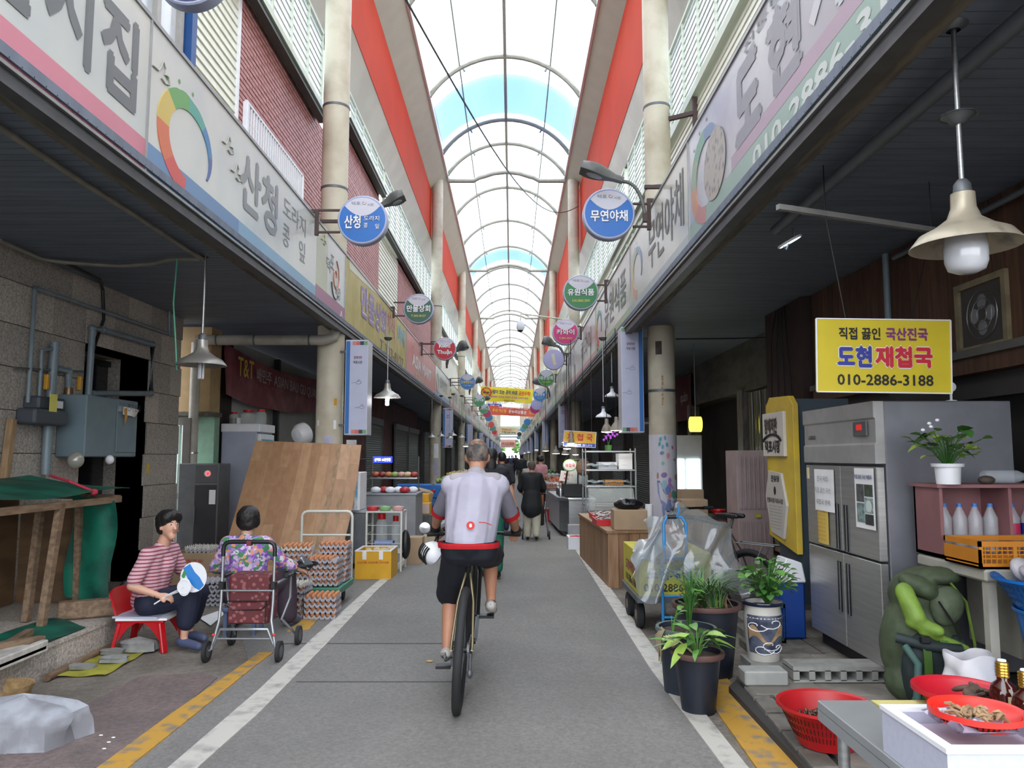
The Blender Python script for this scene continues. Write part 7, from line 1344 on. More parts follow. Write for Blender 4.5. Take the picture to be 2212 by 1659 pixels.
for pts in ([(-2.2, y0 + .055, .44), (-1.88, y0 + .055, .44)], [(-2.2, y0 + .055, .42), (-2.15, y0 + .052, .375), (-1.93, y0 + .052, .375), (-1.88, y0 + .055, .42)], [(-1.9, y0 + .055, .27), (-1.9, y0 + .055, .44)]): put(MB().tube([V(p) for p in pts], .005, 5), 'piping', black, t, 50)
put(MB().box(-2.055, -2.02, y0 + .035, y0 + .085, .86, .9), 'handle_strap', pm('#6a2228'), t)
# ---- walkers further on
def standing(name, label, x, y, h, o, stride=.1, group=None, face=0.0, arm=None):
    s = h / 1.7; f = V((sin(face), cos(face), 0)); r = V((cos(face), -sin(face), 0)); B_ = V((x, y, 0)); q = lambda a, b, c: B_ + r * a * s + f * b * s + V((0, 0, c * s))
    J = dict(head=q(0, .04, 1.58), neck=q(0, 0, 1.44), chest=q(0, 0, 1.28), pelvis=q(0, 0, .95), shL=q(-.17, 0, 1.38), shR=q(.17, 0, 1.38), elL=q(-.23, -.02, 1.1), elR=q(.23, -.02, 1.1), haL=q(-.24, .1, .88), haR=q(.24, .1, .88), hipL=q(-.08, 0, .9), hipR=q(.08, 0, .9), knL=q(-.09, .06 + stride * .5, .5), knR=q(.09, .03 - stride * .3, .5), anL=q(-.09, stride, .09), anR=q(.09, -stride, .11), toL=q(-.1, stride + .15, .04), toR=q(.1, -stride + .14, .045))
    if arm: J.update({k: q(*v) for k, v in arm.items()})
    oo = dict(s=s, yaw=-face, z0=0); oo.update(o); return human(name, label, J, oo, group)
sh_hair = [((0, -.02, .03), (.09, .1, .1)), ((0, -.05, -.03), (.075, .05, .06))]; push = dict(elL=(-.27, .06, 1.12), elR=(.27, .06, 1.12), haL=(-.2, .3, .98), haR=(.2, .3, .98))
blk_c = fabric('black_cloth', '#14161b', scale=5)
standing('walking_woman', 'old woman in a black cardigan and cream trousers pushing a stroller away', .37, 14.4, 1.47, dict(far=True, vox=.018, top=blk_c, bottom=fabric('cream_cloth', '#b5b09f'), sleeve=1.5, pants=1.92, flare=.02, bulk=1.15, hair=mat('grey_brown_hair', '#5c5048', .7, var=.3, scale=30), hairparts=sh_hair, topextra=[((.37, 14.4, .82), (.37, 14.4, .62), .16, .2)]), .1, arm=push)
t = thing('walker_cart', 'silver walking cart pushed by the woman in the black cardigan', 'cart', (.45, 14.9, 0))
for s_ in (-1, 1): put(MB().tube([(.45 + .2 * s_, 14.65, .85), (.45 + .2 * s_, 14.8, .5), (.45 + .24 * s_, 15.1, .1)], .014, 6).tube([(.45 + .2 * s_, 14.75, .5), (.45 + .24 * s_, 14.62, .1)], .014, 6), 'side_frame', al, t, 50); [put(MB().tube([(.45 + .25 * s_ - .015, yy, .08), (.45 + .25 * s_ + .015, yy, .08)], .08, 16), 'wheel', rubber, t, 40) for yy in (14.62, 15.1)]
put(MB().tube([(.25, 14.65, .85), (.65, 14.65, .85)], .016, 6), 'handle', black, t, 50); put(MB().box(.29, .61, 14.72, 15.0, .25, .62), 'bag', fabric('black_pattern', '#26272b'), t, bevel=.02)
standing('walking_woman', 'woman with long black hair, black top and green trousers ahead of the cyclist', -.27, 10, 1.66, dict(far=True, vox=.014, skin=skin2, top=blk_c, bottom=fabric('green_cloth', '#0f5a48'), sleeve=.5, pants=1.9, flare=.01, hairparts=sh_hair + [((0, -.07, -.12), (.075, .045, .15))]), .12, arm=dict(elR=(.27, .05, 1.12), haR=(.35, .2, .82)))
standing('walking_man', 'man in dark clothes with a grey backpack walking ahead', -.2, 15.5, 1.64, dict(far=True, vox=.02, top=fabric('charcoal_cloth', '#25262b'), bottom=navyp, sleeve=1.0, pants=1.9, hairparts=sh_hair), .1)
blob('backpack', [('e', (-.22, 15.36, 1.2), (.13, .09, .2))], fabric('grey_pack', '#3f4046'), None, .02, 3); o_ = bpy.data.objects['backpack.001'] if 'backpack.001' in bpy.data.objects else None
if o_: props(o_, 'grey backpack on the back of the walking man', 'backpack')
standing('shopper', 'woman with dark curly hair in a pink shirt at a stall', .76, 21, 1.56, dict(far=True, vox=.025, skin=skin2, top=fabric('pink_cloth', '#c98f96'), bottom=blk_c, sleeve=.6, hairparts=[((0, -.01, .04), (.12, .12, .11))]), .05, face=.5)
standing('shopper', 'white-haired woman bending beside the pink-shirted shopper', .48, 22, 1.42, dict(far=True, vox=.025, top=fabric('pale_cloth', '#b3a9a0'), bottom=blk_c, sleeve=1.2, hair=mat('white_hair', '#b5b2ad', .7), hairparts=sh_hair), .05, face=.4)
standing('shopper', 'dark-clothed man standing by the right stalls in the distance', .42, 34, 1.66, dict(far=True, vox=.03, top=fabric('charcoal_cloth', '#25262b'), bottom=fabric('olive_cloth', '#4a4736'), sleeve=1.2, hairparts=sh_hair), .05)
fc = ['#9c2f35', '#222428', '#3f4f7a', '#1c1d22', '#b5b5bd', '#2b2b30', '#7a5a6a', '#1a1b20', '#26304a', '#c98090']
for i, (x, y) in enumerate([(-.9, 62), (-.55, 70), (.0, 66), (.28, 58), (.7, 60), (-.3, 84), (.5, 88), (1.0, 76), (-.9, 92), (.2, 104)]):
    standing('pedestrian', 'distant pedestrian in %s clothes, %s' % (['red', 'black', 'blue', 'dark', 'white', 'charcoal', 'mauve', 'near black', 'navy', 'pink'][i], 'left of the street' if x < -.2 else 'mid street' if x < .4 else 'right of the street'), x, y, 1.62 + .02 * (i % 4), dict(far=True, vox=.045, top=fabric('far_' + fc[i][1:], fc[i]), bottom=(blk_c, navyp)[i % 2], sleeve=.9, hairparts=sh_hair), .12, 'distant pedestrians')
# ================================================================ STALLS ALONG THE STREET, LEFT
def table(x0, x1, y0, y1, h, label, m=steel, name='steel_counter', cat='counter', solid=None):
    t = thing(name, label, cat, ((x0 + x1) / 2, (y0 + y1) / 2, 0)); put(MB().box(x0, x1, y0, y1, h - .03, h), 'top', m, t, bevel=.004)
    if solid: put(MB().box(x0 + .02, x1 - .02, y0 + .02, y1 - .02, .08, h - .03), 'body', solid, t, bevel=.005)
    for x in (x0 + .03, x1 - .03):
        for y in (y0 + .03, y1 - .03): put(MB().box(x - .015, x + .015, y - .015, y + .015, 0, h - .03), 'leg', m, t)
    return t
def heap(x, y, z, rx, ry, n, r, m, label, name='produce', cat='goods', group=None, h=.05, seed=1, flat=1, ms=None):
    rn = random.Random(seed); B = MB()
    for i in range(n):
        a = rn.uniform(0, 6.3); q = sqrt(rn.random()); c = (x + rx * q * cos(a), y + ry * q * sin(a), z + r * flat + h * (1 - q) * rn.random())
        if ms: B.mi(i % len(ms))
        B.ell(c, r * rn.uniform(.8, 1.3), r * rn.uniform(.8, 1.2), r * flat, 7, 5, Euler((rn.uniform(-.4, .4), rn.uniform(-.4, .4), rn.uniform(0, 3))).to_matrix())
    return put(B, name, ms or m, None, 60, label=label, cat=cat, group=group, kind='stuff')
table(-2.5, -1.98, 10.75, 12.1, .8, 'grey metal counter behind the trolley handle', solid=dsteel)
t = thing('drink_cooler', 'glass sided drink cooler with a bright lemon drink poster', 'cooler', (-2.25, 11.0, .8)); put(MB().box(-2.45, -2.12, 10.8, 11.3, .8, 1.33), 'case', white, t, bevel=.008); put(MB().box(-2.42, -2.15, 10.795, 10.8, .83, 1.28), 'poster', mat('drink_poster', '#6fb6dc', .4, scale=7, col2='#dfe8e6', pos=(.45, .6)), t)
text('Limonade', (-2.285, 10.794, 1.16), EX, EZ, .24, .06, redp, t); text('Lemon Beach', (-2.285, 10.794, 1.08), EX, EZ, .22, .05, ink, t)
put(MB().ell((-2.36, 10.794, 1.0), .04, .002, .035, 12, 8), 'lemon_print', pm('#c9c536'), t); put(MB().ell((-2.23, 10.794, .96), .03, .002, .045, 12, 8).ell((-2.21, 10.793, .89), .02, .002, .06, 10, 6), 'figure_print', pm('#c9a08c'), t); put(MB().tube([(-2.4, 10.793, .86), (-2.33, 10.793, .88), (-2.28, 10.793, .85)], .012, 5), 'wave_print', pm('#2a5fae'), t)
table(-2.45, -1.55, 12.6, 13.6, .95, 'long grey chest freezer behind the white rack', m=mat('freezer_grey', '#8f9296', .4), name='chest_freezer', cat='freezer', solid=MATS['freezer_grey'])
for i in range(6): put(MB().ell((-2.25 + .12 * i, 12.8 + .1 * (i % 2), 1.0), .09, .08, .055, 10, 6), 'packed_food', (white, pm('#b03038'), white)[i % 3], None, 60, label='wrapped food pack on the chest freezer, %s from the left' % ('first', 'second', 'third', 'fourth', 'fifth', 'sixth')[i], cat='food pack', group='packs on the chest freezer')
t = thing('goods_shelf', 'steel wire shelf with orange and red wrapped goods above the freezer', 'shelf', (-2.0, 13.0, .95))
for x in (-2.42, -1.62): put(MB().tube([(x, 13.4, .95), (x, 13.4, 1.55)], .014, 6), 'post', steel, t, 50)
put(MB().box(-2.42, -1.62, 13.2, 13.6, 1.17, 1.19), 'shelf_board', steel, t)
for i in range(7): put(MB().ell((-2.35 + .11 * i, 13.35, 1.24), .075, .09, .05, 10, 6), 'packed_food', pm(('#b05a3a', '#8f2f28', '#b5773f', '#8fa05a', '#c29a8a', '#d0b08a', '#a5463a')[i]), None, 60, label='colourful wrapped pack on the wire shelf, %s from the left' % ('first', 'second', 'third', 'fourth', 'fifth', 'sixth', 'seventh')[i], cat='food pack', group='packs on the wire shelf')
t = thing('white_rack', 'white wire rack with packed snacks on top beside the yellow box', 'rack', (-1.73, 10.75, 0))
for x in (-1.97, -1.50):
    for y in (10.55, 11.0): put(MB().box(x - .012, x + .012, y - .012, y + .012, 0, .8), 'post', wt, t)
for z in (.25, .79): put(MB().box(-1.98, -1.49, 10.54, 11.01, z, z + .015), 'shelf_board', wt, t)
B = MB()
for z in (.38, .5, .62): B.tube([(-1.97, 10.55, z), (-1.5, 10.55, z)], .004, 5).tube([(-1.97, 10.55, z), (-1.97, 11, z)], .004, 5)
put(B, 'wire', wt, t, 50, kind='stuff')
for i, (x, c) in enumerate(((-1.92, '#b5303a'), (-1.75, '#7fa873'), (-1.57, '#c99a98'))): put(MB().lathe([(0, 0), (.07, 0), (.085, .02), (.08, .055), (0, .07)], (x, 10.72, .806), 18), 'snack_pack', pm(c), None, 50, label='round wrapped %s snack pack on the white rack' % ('red', 'green', 'pink')[i], cat='food pack')
jar(-1.8, 10.75, .266, 'red-lidded jar inside the white rack', .08, .5); jar(-1.62, 10.85, .266, 'smaller red-lidded jar at the back of the white rack', .06, .46)
crate(-1.88, -1.6, 10.56, 10.68, .268, .14, mat('pale_blue_plastic', '#8a9bc9', .5), 'pale blue basket in the white rack', 'basket'); put(MB().ell((-1.46, 10.7, .35), .07, .08, .2, 14, 10), 'black_bag', black, None, 60, label='black plastic bag hanging on the right of the white rack', cat='bag', origin=(-1.46, 10.7, 0))
carton(-1.55, -1.3, 11.3, 11.6, 0, .38, 'brown carton standing behind the white rack on the road edge'); carton(-1.42, -1.22, 12.3, 12.6, 0, .3, 'narrow pale carton further up the left road edge', m=mat('pale_card', '#b5a68c', .8))
t = thing('grey_cart', 'low grey stone-coloured cart box under the yellow boxes', 'cart', (-1.8, 14.4, 0)); put(MB().box(-2.15, -1.35, 14.1, 14.8, .12, .5), 'body', mat('speckled_cart', '#5f5e5c', .7, scale=40, var=.4), t, bevel=.01)
for x in (-2.05, -1.45): put(MB().tube([(x - .02, 14.2, .07), (x + .02, 14.2, .07)], .07, 14), 'wheel', rubber, t, 40)
carton(-1.95, -1.5, 14.15, 14.5, .502, .2, 'bright yellow box with pink tape on the grey cart', m=yf, band=('#c9b0a8', .1, .9)); carton(-1.9, -1.55, 14.45, 14.75, .704, .15, 'second yellow box stacked behind on the grey cart', m=yf)
t = thing('tilted_carton', 'tilted brown carton hanging on the motorbike', 'box', (-1.75, 15.4, .62)); put(MB().box(-.14, .14, -.14, .14, -.13, .13, Matrix.Translation((-1.75, 15.4, .76)) @ Euler((.2, .25, .4)).to_matrix().to_4x4()), 'body', card, t, bevel=.005)
t = thing('motorbike', 'black and red delivery motorbike behind the cyclist on the left', 'motorbike', (-2.1, 15.8, 0)); put(MB().tube([V((-2.6 + .24 * cos(a), 15.8, .28 + .24 * sin(a))) for a in [i * pi / 12 for i in range(24)]], .045, 8, closed=True), 'tyre', rubber, t, 60); put(MB().tube([V((-1.5 + .24 * cos(a), 15.8, .28 + .24 * sin(a))) for a in [i * pi / 12 for i in range(24)]], .045, 8, closed=True), 'tyre', rubber, t, 60)
blob('bodywork', [('e', (-2.1, 15.8, .5), (.35, .12, .14)), ((-1.8, 15.8, .6), (-1.6, 15.8, .85), .06, .05)], mat('motor_red', '#a01f24', .3), t, .03, 3); blob('seat', [((-2.5, 15.8, .78), (-2.0, 15.8, .76), .08, .09)], black, t, .03, 3); put(MB().tube([(-1.62, 15.5, 1.0), (-1.58, 15.8, .98), (-1.62, 16.1, 1.0)], .015, 6), 'handlebar', steel, t, 50)
t = thing('blue_trough', 'bright blue plastic trough on a stand on the left', 'trough', (-2.0, 17, 0)); put(MB().prism([V((-2.5, 16.7, .95)), V((-1.5, 16.7, .95)), V((-1.6, 16.7, .65)), V((-2.4, 16.7, .65))], (0, 0, 0), (0, .5, 0)), 'basin', blue, t, bevel=.02); [put(MB().box(x, x + .04, 16.8, 16.84, 0, .66), 'leg', dsteel, t) for x in (-2.4, -1.65)]
t = thing('street_sign', 'small glowing blue street name sign on the left wall', 'sign', (-2.55, 14.6, 1.43)); put(MB().box(-2.62, -2.26, 14.55, 14.6, 1.43, 1.55), 'panel', mat('sign_blue_glow', '#2433c8', .3, emit=.7), t, bevel=.006); text('삼덕로 46번안길', (-2.44, 14.55, 1.49), EX, EZ, .3, .06, mat('sign_white_glow', '#e8e8ff', .3, emit=.8), t); put(MB().tube([(-2.44, 14.6, 1.5), (-4.1, 14.9, 1.5)], .015, 6), 'arm', dsteel, t, 50)
t = thing('meter_box', 'white meter box with dark labels at the edge of the left column', 'box', (-2.43, 11.75, 1.5)); put(MB().box(-2.52, -2.38, 11.72, 11.8, 1.52, 1.8), 'case', white, t, bevel=.005); put(MB().tube([(-2.45, 11.76, 1.52), (-2.5, 11.76, 0)], .012, 6), 'pole', dsteel, t, 50)
def colpaper(i, s, a0, a1, z0, z1, m, nm, label=None, r=.2, parent=None):
    cx_, cy_ = (CXL if s < 0 else CXR), YC[i]; t = parent or COLS['L' if s < 0 else 'R', i]; return put(MB().grid(lambda u, v: V((cx_ + (r + .004) * cos(R(a0 + (a1 - a0) * u)), cy_ + (r + .004) * sin(R(a0 + (a1 - a0) * u)), z0 + (z1 - z0) * v)), 8, 2), nm, m, t, 60, label=label)
colpaper(0, -1, 262, 300, 1.3, 1.85, mat('lavender_paper', '#b5b3c6', .8), 'paper_notice'); colpaper(0, -1, 225, 236, 2.0, 2.08, paper, 'paper_scrap'); colpaper(0, -1, 300, 312, 1.95, 2.08, paper, 'paper_scrap'); colpaper(0, -1, 300, 313, 2.3, 2.4, pm('#c9962e'), 'yellow_scrap')
colpaper(1, -1, 262, 310, 1.5, 2.0, paper, 'paper_notice'); colpaper(1, -1, 262, 310, .9, 1.45, mat('lavender_paper', '#b5b3c6', .8), 'paper_notice')
for i in range(5): pend(-2.5 + .22 * i, 24 + .7 * (i % 3), 3.52, 2.15 + .05 * (i % 2), 'small grey pendant lamp in the cluster on the left, %s' % ('leftmost', 'second from the left', 'middle one', 'fourth from the left', 'rightmost')[i], .13, .008, 'none', group='pendant cluster on the left')
# ================================================================ STALLS ALONG THE STREET, RIGHT
# plank clad counter
t = thing('plank_counter', 'long counter clad in brown wooden planks on the right', 'counter', (1.5, 10.5, 0)); wc = [mat('counter_plank_%d' % i, c, .6, scale=3, col2=c2, stretch=(7, 7, 1), detail=6) for i, (c, c2) in enumerate((('#9a7757', '#866545'), ('#a28062', '#8e6d50'), ('#8f6d50', '#7c5b40')))]
A, B_, C_ = V((1.14, 9.25, 0)), V((1.05, 12.1, 0)), V((1.78, 9.35, 0)); h = .64
for (p, q, n, o) in ((A, B_, 13, (.02, 0, 0)), (A, C_, 5, (0, .02, 0))):
    for i in range(n): a, b = lerp(p, q, (i + .01) / n), lerp(p, q, (i + .97) / n); put(MB().prism([a, b, b + EZ * h, a + EZ * h], (0, 0, 0), o), 'plank', random.choice(wc), t)
put(MB().prism([A + V((-.02, -.02, h)), C_ + V((0, -.02, h)), V((1.75, 12.1, h)), B_ + V((-.02, 0, h))], (0, 0, 0), (0, 0, .03)), 'top', wc[0], t)
put(MB().prism([A + V((.03, .03, 0)), C_ + V((0, .03, 0)), V((1.75, 12.05, 0)), B_ + V((.03, 0, 0))], (0, 0, 0), (0, 0, h)), 'core', wc[2], t)
for i, (x0, y0, l) in enumerate(((1.08, 9.9, 'near red tray of silvery dried fish on the plank counter'), (1.12, 10.7, 'farther red tray of silvery dried fish on the plank counter'))):
    t = openbox(x0, x0 + .42, y0, y0 + .6, .672, .06, red, 'tray', l, 'tray', red, .015); rn = random.Random(i); B = MB()
    for k in range(70): B.ell((rn.uniform(x0 + .04, x0 + .38), rn.uniform(y0 + .04, y0 + .56), .72 + rn.uniform(0, .04)), .05, .012, .008, 6, 4, Euler((0, rn.uniform(-.3, .3), rn.uniform(0, 3))).to_matrix())
    put(B, 'dried_fish', mat('silver_fish', '#b9b9b6', .3, .3, .3, 30), t, 60, kind='stuff')
carton(1.22, 1.62, 9.3, 9.62, .672, .24, 'brown carton on the corner of the plank counter below a black bag'); blob('black_bag', [('e', (1.42, 9.46, .97), (.19, .13, .07)), ('e', (1.36, 9.44, .99), (.1, .1, .06))], mat('black_film', '#16171a', .25, var=.3, bump=.4, scale=8), None, .015, 2, disp=.03); props(bpy.data.objects['black_bag.002'] if 'black_bag.002' in bpy.data.objects else bpy.data.objects['black_bag'], 'shiny black plastic bag lying on the carton', 'bag')
put(MB().lathe([(0, 0), (.05, 0), (.05, .28), (0, .28)], (1.72, 9.75, .672), 16), 'white_roll', white, None, 40, label='tall white roll standing beside the sticker column', cat='roll'); openbox(1.62, 1.77, 10.2, 10.5, .672, .12, red, 'tray', 'red tray pressed against the sticker column', 'tray', red, .012)
# wire rack with foam boxes and a glass display case
t = thing('chrome_rack', 'chrome wire rack with white foam boxes next to the sticker column', 'rack', (1.55, 12.7, 0))
for x in (1.18, 1.98):
    for y in (12.4, 12.9): put(MB().tube([(x, y, 0), (x, y, 1.68)], .014, 8), 'post', steel, t, 50)
for z in (.78, 1.08, 1.34, 1.64):
    put(MB().box(1.18, 1.98, 12.39, 12.41, z - .02, z).box(1.18, 1.98, 12.89, 12.91, z - .02, z).box(1.17, 1.19, 12.4, 12.9, z - .02, z).box(1.97, 1.99, 12.4, 12.9, z - .02, z), 'shelf_rim', steel, t); B = MB()
    for i in range(16): x = 1.2 + i * .05; B.tube([(x, 12.4, z - .01), (x, 12.9, z - .01)], .003, 4)
    put(B, 'shelf_wire', steel, t, kind='stuff')
for z, l in ((1.09, 'clear plastic wrap roll on the second shelf of the chrome rack'), (1.36, 'clear plastic wrap pack on the third shelf of the chrome rack')): put(MB().sheet(lambda u, v: V((1.22 + .7 * u, 12.45 + .4 * v, z + .05 + .03 * sin(u * 23 + v * 9) * sin(v * 13))), 30, 12, .004), 'clear_wrap', film('rack_wrap', '#d9e2e6', .35), None, 60, label=l, cat='wrap')
t = openbox(1.72, 1.94, 12.45, 12.8, 1.345, .24, white, 'foam_box', 'white foam box on the chrome rack, right side'); t = openbox(1.4, 1.7, 12.5, 12.8, 1.345, .1, white, 'foam_box', 'low white foam box in the middle of the chrome rack'); put(MB().box(1.5, 1.8, 12.5, 12.8, 1.09, 1.17), 'orange_case', pm('#c98a3a'), None, label='orange case on the second shelf of the chrome rack', cat='box')
t = thing('display_case', 'slanted glass display case under the chrome rack', 'display case', (1.55, 12.1, .67)); put(MB().prism([V((1.2, 12.0, .68)), V((1.2, 12.36, .68)), V((1.2, 12.36, 1.05)), V((1.2, 12.15, 1.05)), V((1.2, 12.0, .85))], (0, 0, 0), (.7, 0, 0)), 'glass', glassm, t); put(MB().box(1.19, 1.22, 12.0, 12.36, .67, .7).box(1.88, 1.91, 12.0, 12.36, .67, .7).box(1.19, 1.91, 12.0, 12.02, .67, .72), 'base_frame', steel, t)
# orchid
t = thing('orchid', 'purple orchid in bloom under the two hanging bulbs', 'orchid', (1.6, 12.6, 1.66)); put(MB().lathe([(0, 0), (.05, 0), (.06, .09), (0, .09)], (1.58, 12.65, 1.645), 14), 'pot', mat('green_pot', '#3f6f35', .5), t, 40); put(MB().tube([(1.58, 12.65, 1.73), (1.56, 12.62, 1.85), (1.5, 12.6, 1.9)], .005, 5).tube([(1.58, 12.65, 1.73), (1.62, 12.62, 1.88), (1.68, 12.6, 1.95)], .005, 5), 'stem', lf[0], t, 50)
for i in range(12): put(MB().ell((1.5 + .018 * i + .02 * (i % 2), 12.6, 1.82 + .02 * (i % 5) + .006 * i), .022, .012, .022, 8, 6), 'blossom', mat('orchid_purple', '#9a3fc0', .5), t, 60)
# hanging bulbs and lamps
def bulb(x, y, z, label, r=.09, lit=6, m='#8f8678', group=None):
    t = thing('led_bulb', label, 'lamp', (x, y, z), group); put(MB().tube([(x, y, 3.53), (x, y, z + .16)], .006, 5), 'cord', black, t, 50); put(MB().lathe([(0, .18), (.03, .17), (.03, .1), (r * .6, .06), (r, -.02), (r * .95, -.03), (0, -.03)], (x, y, z), 18), 'body', mat('bulb_body_' + m[1:], m, .5), t, 50); put(MB().lathe([(0, -.045), (r * .85, -.035), (r * .9, -.03)], (x, y, z), 18), 'glow', mat('glow_%g' % lit, '#fffbe8', .3, emit=lit), t, 60); return t
bulb(1.47, 11.95, 1.96, 'left one of two ribbed hanging bulbs above the orchid'); bulb(1.60, 11.8, 1.98, 'right one of two ribbed hanging bulbs above the orchid', .1, .5); bulb(1.78, 12.2, 2.08, 'wide lit bulb under the right box sign', .13, 9)
t = pend(1.5, 12.6, 3.52, 2.2, 'white enamel pendant above the two ribbed bulbs', .13, .01, 'none', m=white); t = pend(1.75, 13.4, 3.52, 2.6, 'small white pendant behind the right box sign', .13, .01, 'none', m=white)
bulb(1.0, 13.0, 1.80, 'bright bulb hanging in front of the yellow clam soup sign', .06, 30); bulb(1.07, 15, 1.73, 'round bright bulb just below the yellow clam soup sign', .08, 30); bulb(1.36, 16.5, 1.62, 'small lit bulb right of the clam soup sign bulbs', .07, 8); bulb(.85, 19.5, 1.72, 'small dark pendant bulb left of the third column', .09, 1)
for i in range(2): bulb(1.2 + .25 * i, 21, 1.66 - .02 * i, 'pale lit pendant bulb beyond the yellow sign, %s one' % ('left', 'right')[i], .11, 2)
t, tx, Q = rectsign('hanging_sign', [(1219, 930), (1288, 934), (1286, 967), (1217, 963)], 13.1, pm('#d7a51e'), 'yellow hanging sign with red clam soup lettering over a blue strip', edge=white)
for i, c_ in enumerate('재첩국'): tx(c_, .2 + .3 * i, .38, .2, .46, redp, .03)
put(MB().prism([lerp(Q[3], Q[0], .0) - EY * .003, lerp(Q[2], Q[1], .0) - EY * .003, lerp(Q[2], Q[1], .24) - EY * .003, lerp(Q[3], Q[0], .24) - EY * .003], (0, 0, 0), (0, .002, 0)), 'blue_strip', pm('#2b3f9a'), t); tx('도매 소매 합니다', .5, .88, .8, .13, white, .02, .006)
for u in (.15, .85): p = lerp(Q[0], Q[1], u); put(MB().tube([p, V((p.x, p.y, 3.5))], .005, 5), 'wire', black, t, 50)
# showcase counter
t = thing('steel_counter', 'steel serving counter with rounded corner below the glass showcase', 'counter', (1.2, 16.4, 0)); put(MB().prism([V((1.6, 15.0, 0)), V((1.1, 15.0, 0)), V((.93, 15.3, 0)), V((.86, 18.0, 0)), V((1.6, 18.0, 0))], (0, 0, .1), (0, 0, .7)), 'body', steel, t); put(MB().prism([V((1.62, 14.96, 0)), V((1.08, 14.96, 0)), V((.9, 15.28, 0)), V((.83, 18.05, 0)), V((1.62, 18.05, 0))], (0, 0, .7), (0, 0, .75)), 'top', steel, t, bevel=.01); put(MB().box(1.0, 1.55, 15.15, 17.9, 0, .1), 'plinth', black, t)
t = thing('glass_showcase', 'black framed glass showcase with curved front on the steel counter', 'showcase', (1.28, 15.6, .75)); pr = [(1.05, .76), (1.05, 1.0), (1.10, 1.3), (1.22, 1.48), (1.5, 1.5), (1.5, .76)]
put(MB().prism([V((x, 15.3, z)) for x, z in pr], (0, 0, 0), (0, .02, 0)), 'end_glass', glassm, t); put(MB().prism([V((x, 16.3, z)) for x, z in pr], (0, 0, 0), (0, .02, 0)), 'end_glass', glassm, t)
for y in (15.28, 16.32): put(MB().tube([V((x, y, z)) for x, z in pr[1:5]], .018, 6), 'frame', black, t, 50)
put(MB().tube([(1.3, 15.28, 1.0), (1.3, 15.28, 1.49)], .014, 6).tube([(1.05, 15.28, 1.0), (1.5, 15.28, 1.0)], .014, 6), 'frame', black, t, 50); put(MB().box(1.04, 1.5, 15.27, 16.3, .76, 1.0), 'base', black, t); put(MB().grid(lambda u, v: V((*(lambda p: (p[0], 15.3 + v, p[1]))(tuple(pr[1 + int(min(2, u * 3))][k] * (1 - (u * 3 - int(min(2, u * 3)))) + pr[2 + int(min(2, u * 3))][k] * (u * 3 - int(min(2, u * 3))) for k in (0, 1))),)), 9, 1), 'front_glass', glassm, t, 60)
for i in range(4): put(MB().lathe([(0, 0), (.04, 0), (.045, .12), (.02, .16), (0, .17)], (.98 , 15.6 + .3 * i, .752), 12), 'steel_pot', steel, None, 40, label='steel canister on the serving counter, %s from the near end' % ('first', 'second', 'third', 'fourth')[i], cat='canister', group='canisters on the serving counter')
t = thing('apple_sign', 'apple shaped green rimmed sign with red lettering', 'sign', (1.13, 15, 1.3)); c = at(1231, 1005, 15.1); put(MB().lathe([(0, .02), (.14, .02), (.14, 0), (0, 0)], c, 24, 'y', sy=.85), 'rim', pm('#6a9a4a'), t, 40); B = MB(); disc(B, c - EY * .022, EX, EZ, .12, .1, 24); put(B, 'face', pm('#d0cfd3'), t); text('재첩국', c - EY * .022, EX, EZ, .19, .07, redp, t, bold=.02, lift=.004); put(MB().tube([c + V((-.1, 0, .1)), c + V((0, 0, .26)), c + V((.1, 0, .1))], .004, 4).tube([c + V((0, 0, .26)), V((c.x, c.y, 3.5))], .004, 4), 'wire', black, t, 50)
t, tx, Q = rectsign('price_board', [(1212, 1016), (1247, 1022), (1243, 1044), (1208, 1038)], 15.6, pm('#cfc9c9'), 'white board with red handwriting behind the showcase'); tx('재첩국', .5, .3, .6, .25, redp); tx('판매', .4, .7, .3, .2, redp); put(MB().beam(Q[3], V((Q[3].x, Q[3].y, .75)), .02), 'stand', dsteel, t)
put(MB().ell(at(1260, 1010, 13.6), .13, .12, .15, 14, 10), 'net_bag', mat('brown_net', '#8a6a55', .8, scale=30, var=.4, bump=.4), None, 60, label='round brown net bag hanging left of the chrome rack', cat='bag'); c = at(1260, 1010, 13.6); put(MB().tube([c + V((0, 0, .14)), V((c.x, c.y, 3.5))], .005, 4), 'cord', black, None, 50, label='cord holding the brown net bag', cat='cord')
t = openbox(.94, 1.24, 13.0, 13.4, 0, .2, white, 'foam_box', 'white foam box of red peppers on the ground by the plank counter'); heap(1.09, 13.2, .17, .12, .16, 60, .018, None, 'red peppers filling the white foam box', 'peppers', 'peppers', ms=[redp], h=.02)
carton(.98, 1.3, 13.6, 13.75, 0, .36, 'framed pale panel standing behind the foam box of peppers', m=mat('pale_panel2', '#9fa0a5', .6))
for i in range(7): jar(.78 + .085 * (i % 4), 18.5 + .2 * (i // 4), .82, 'jar of red sauce on the orange stand, %s' % ('first', 'second', 'third', 'fourth', 'fifth, back row', 'sixth, back row', 'seventh, back row')[i], .038, .16, pm('#c5a58a'), 'jars on the orange stand', fillm=pm('#8a2520'))
table(.7, 1.3, 18.3, 19.0, .82, 'orange wooden stand holding the sauce jars', m=mat('orange_wood', '#a5633a', .6), name='jar_stand', cat='stand'); tub(.9, 17.9 + .5, 0, .1, .14, .3, mat('red_bucket', '#a8202a', .4), 'red bucket under the orange stand', 'bucket', 'bucket')
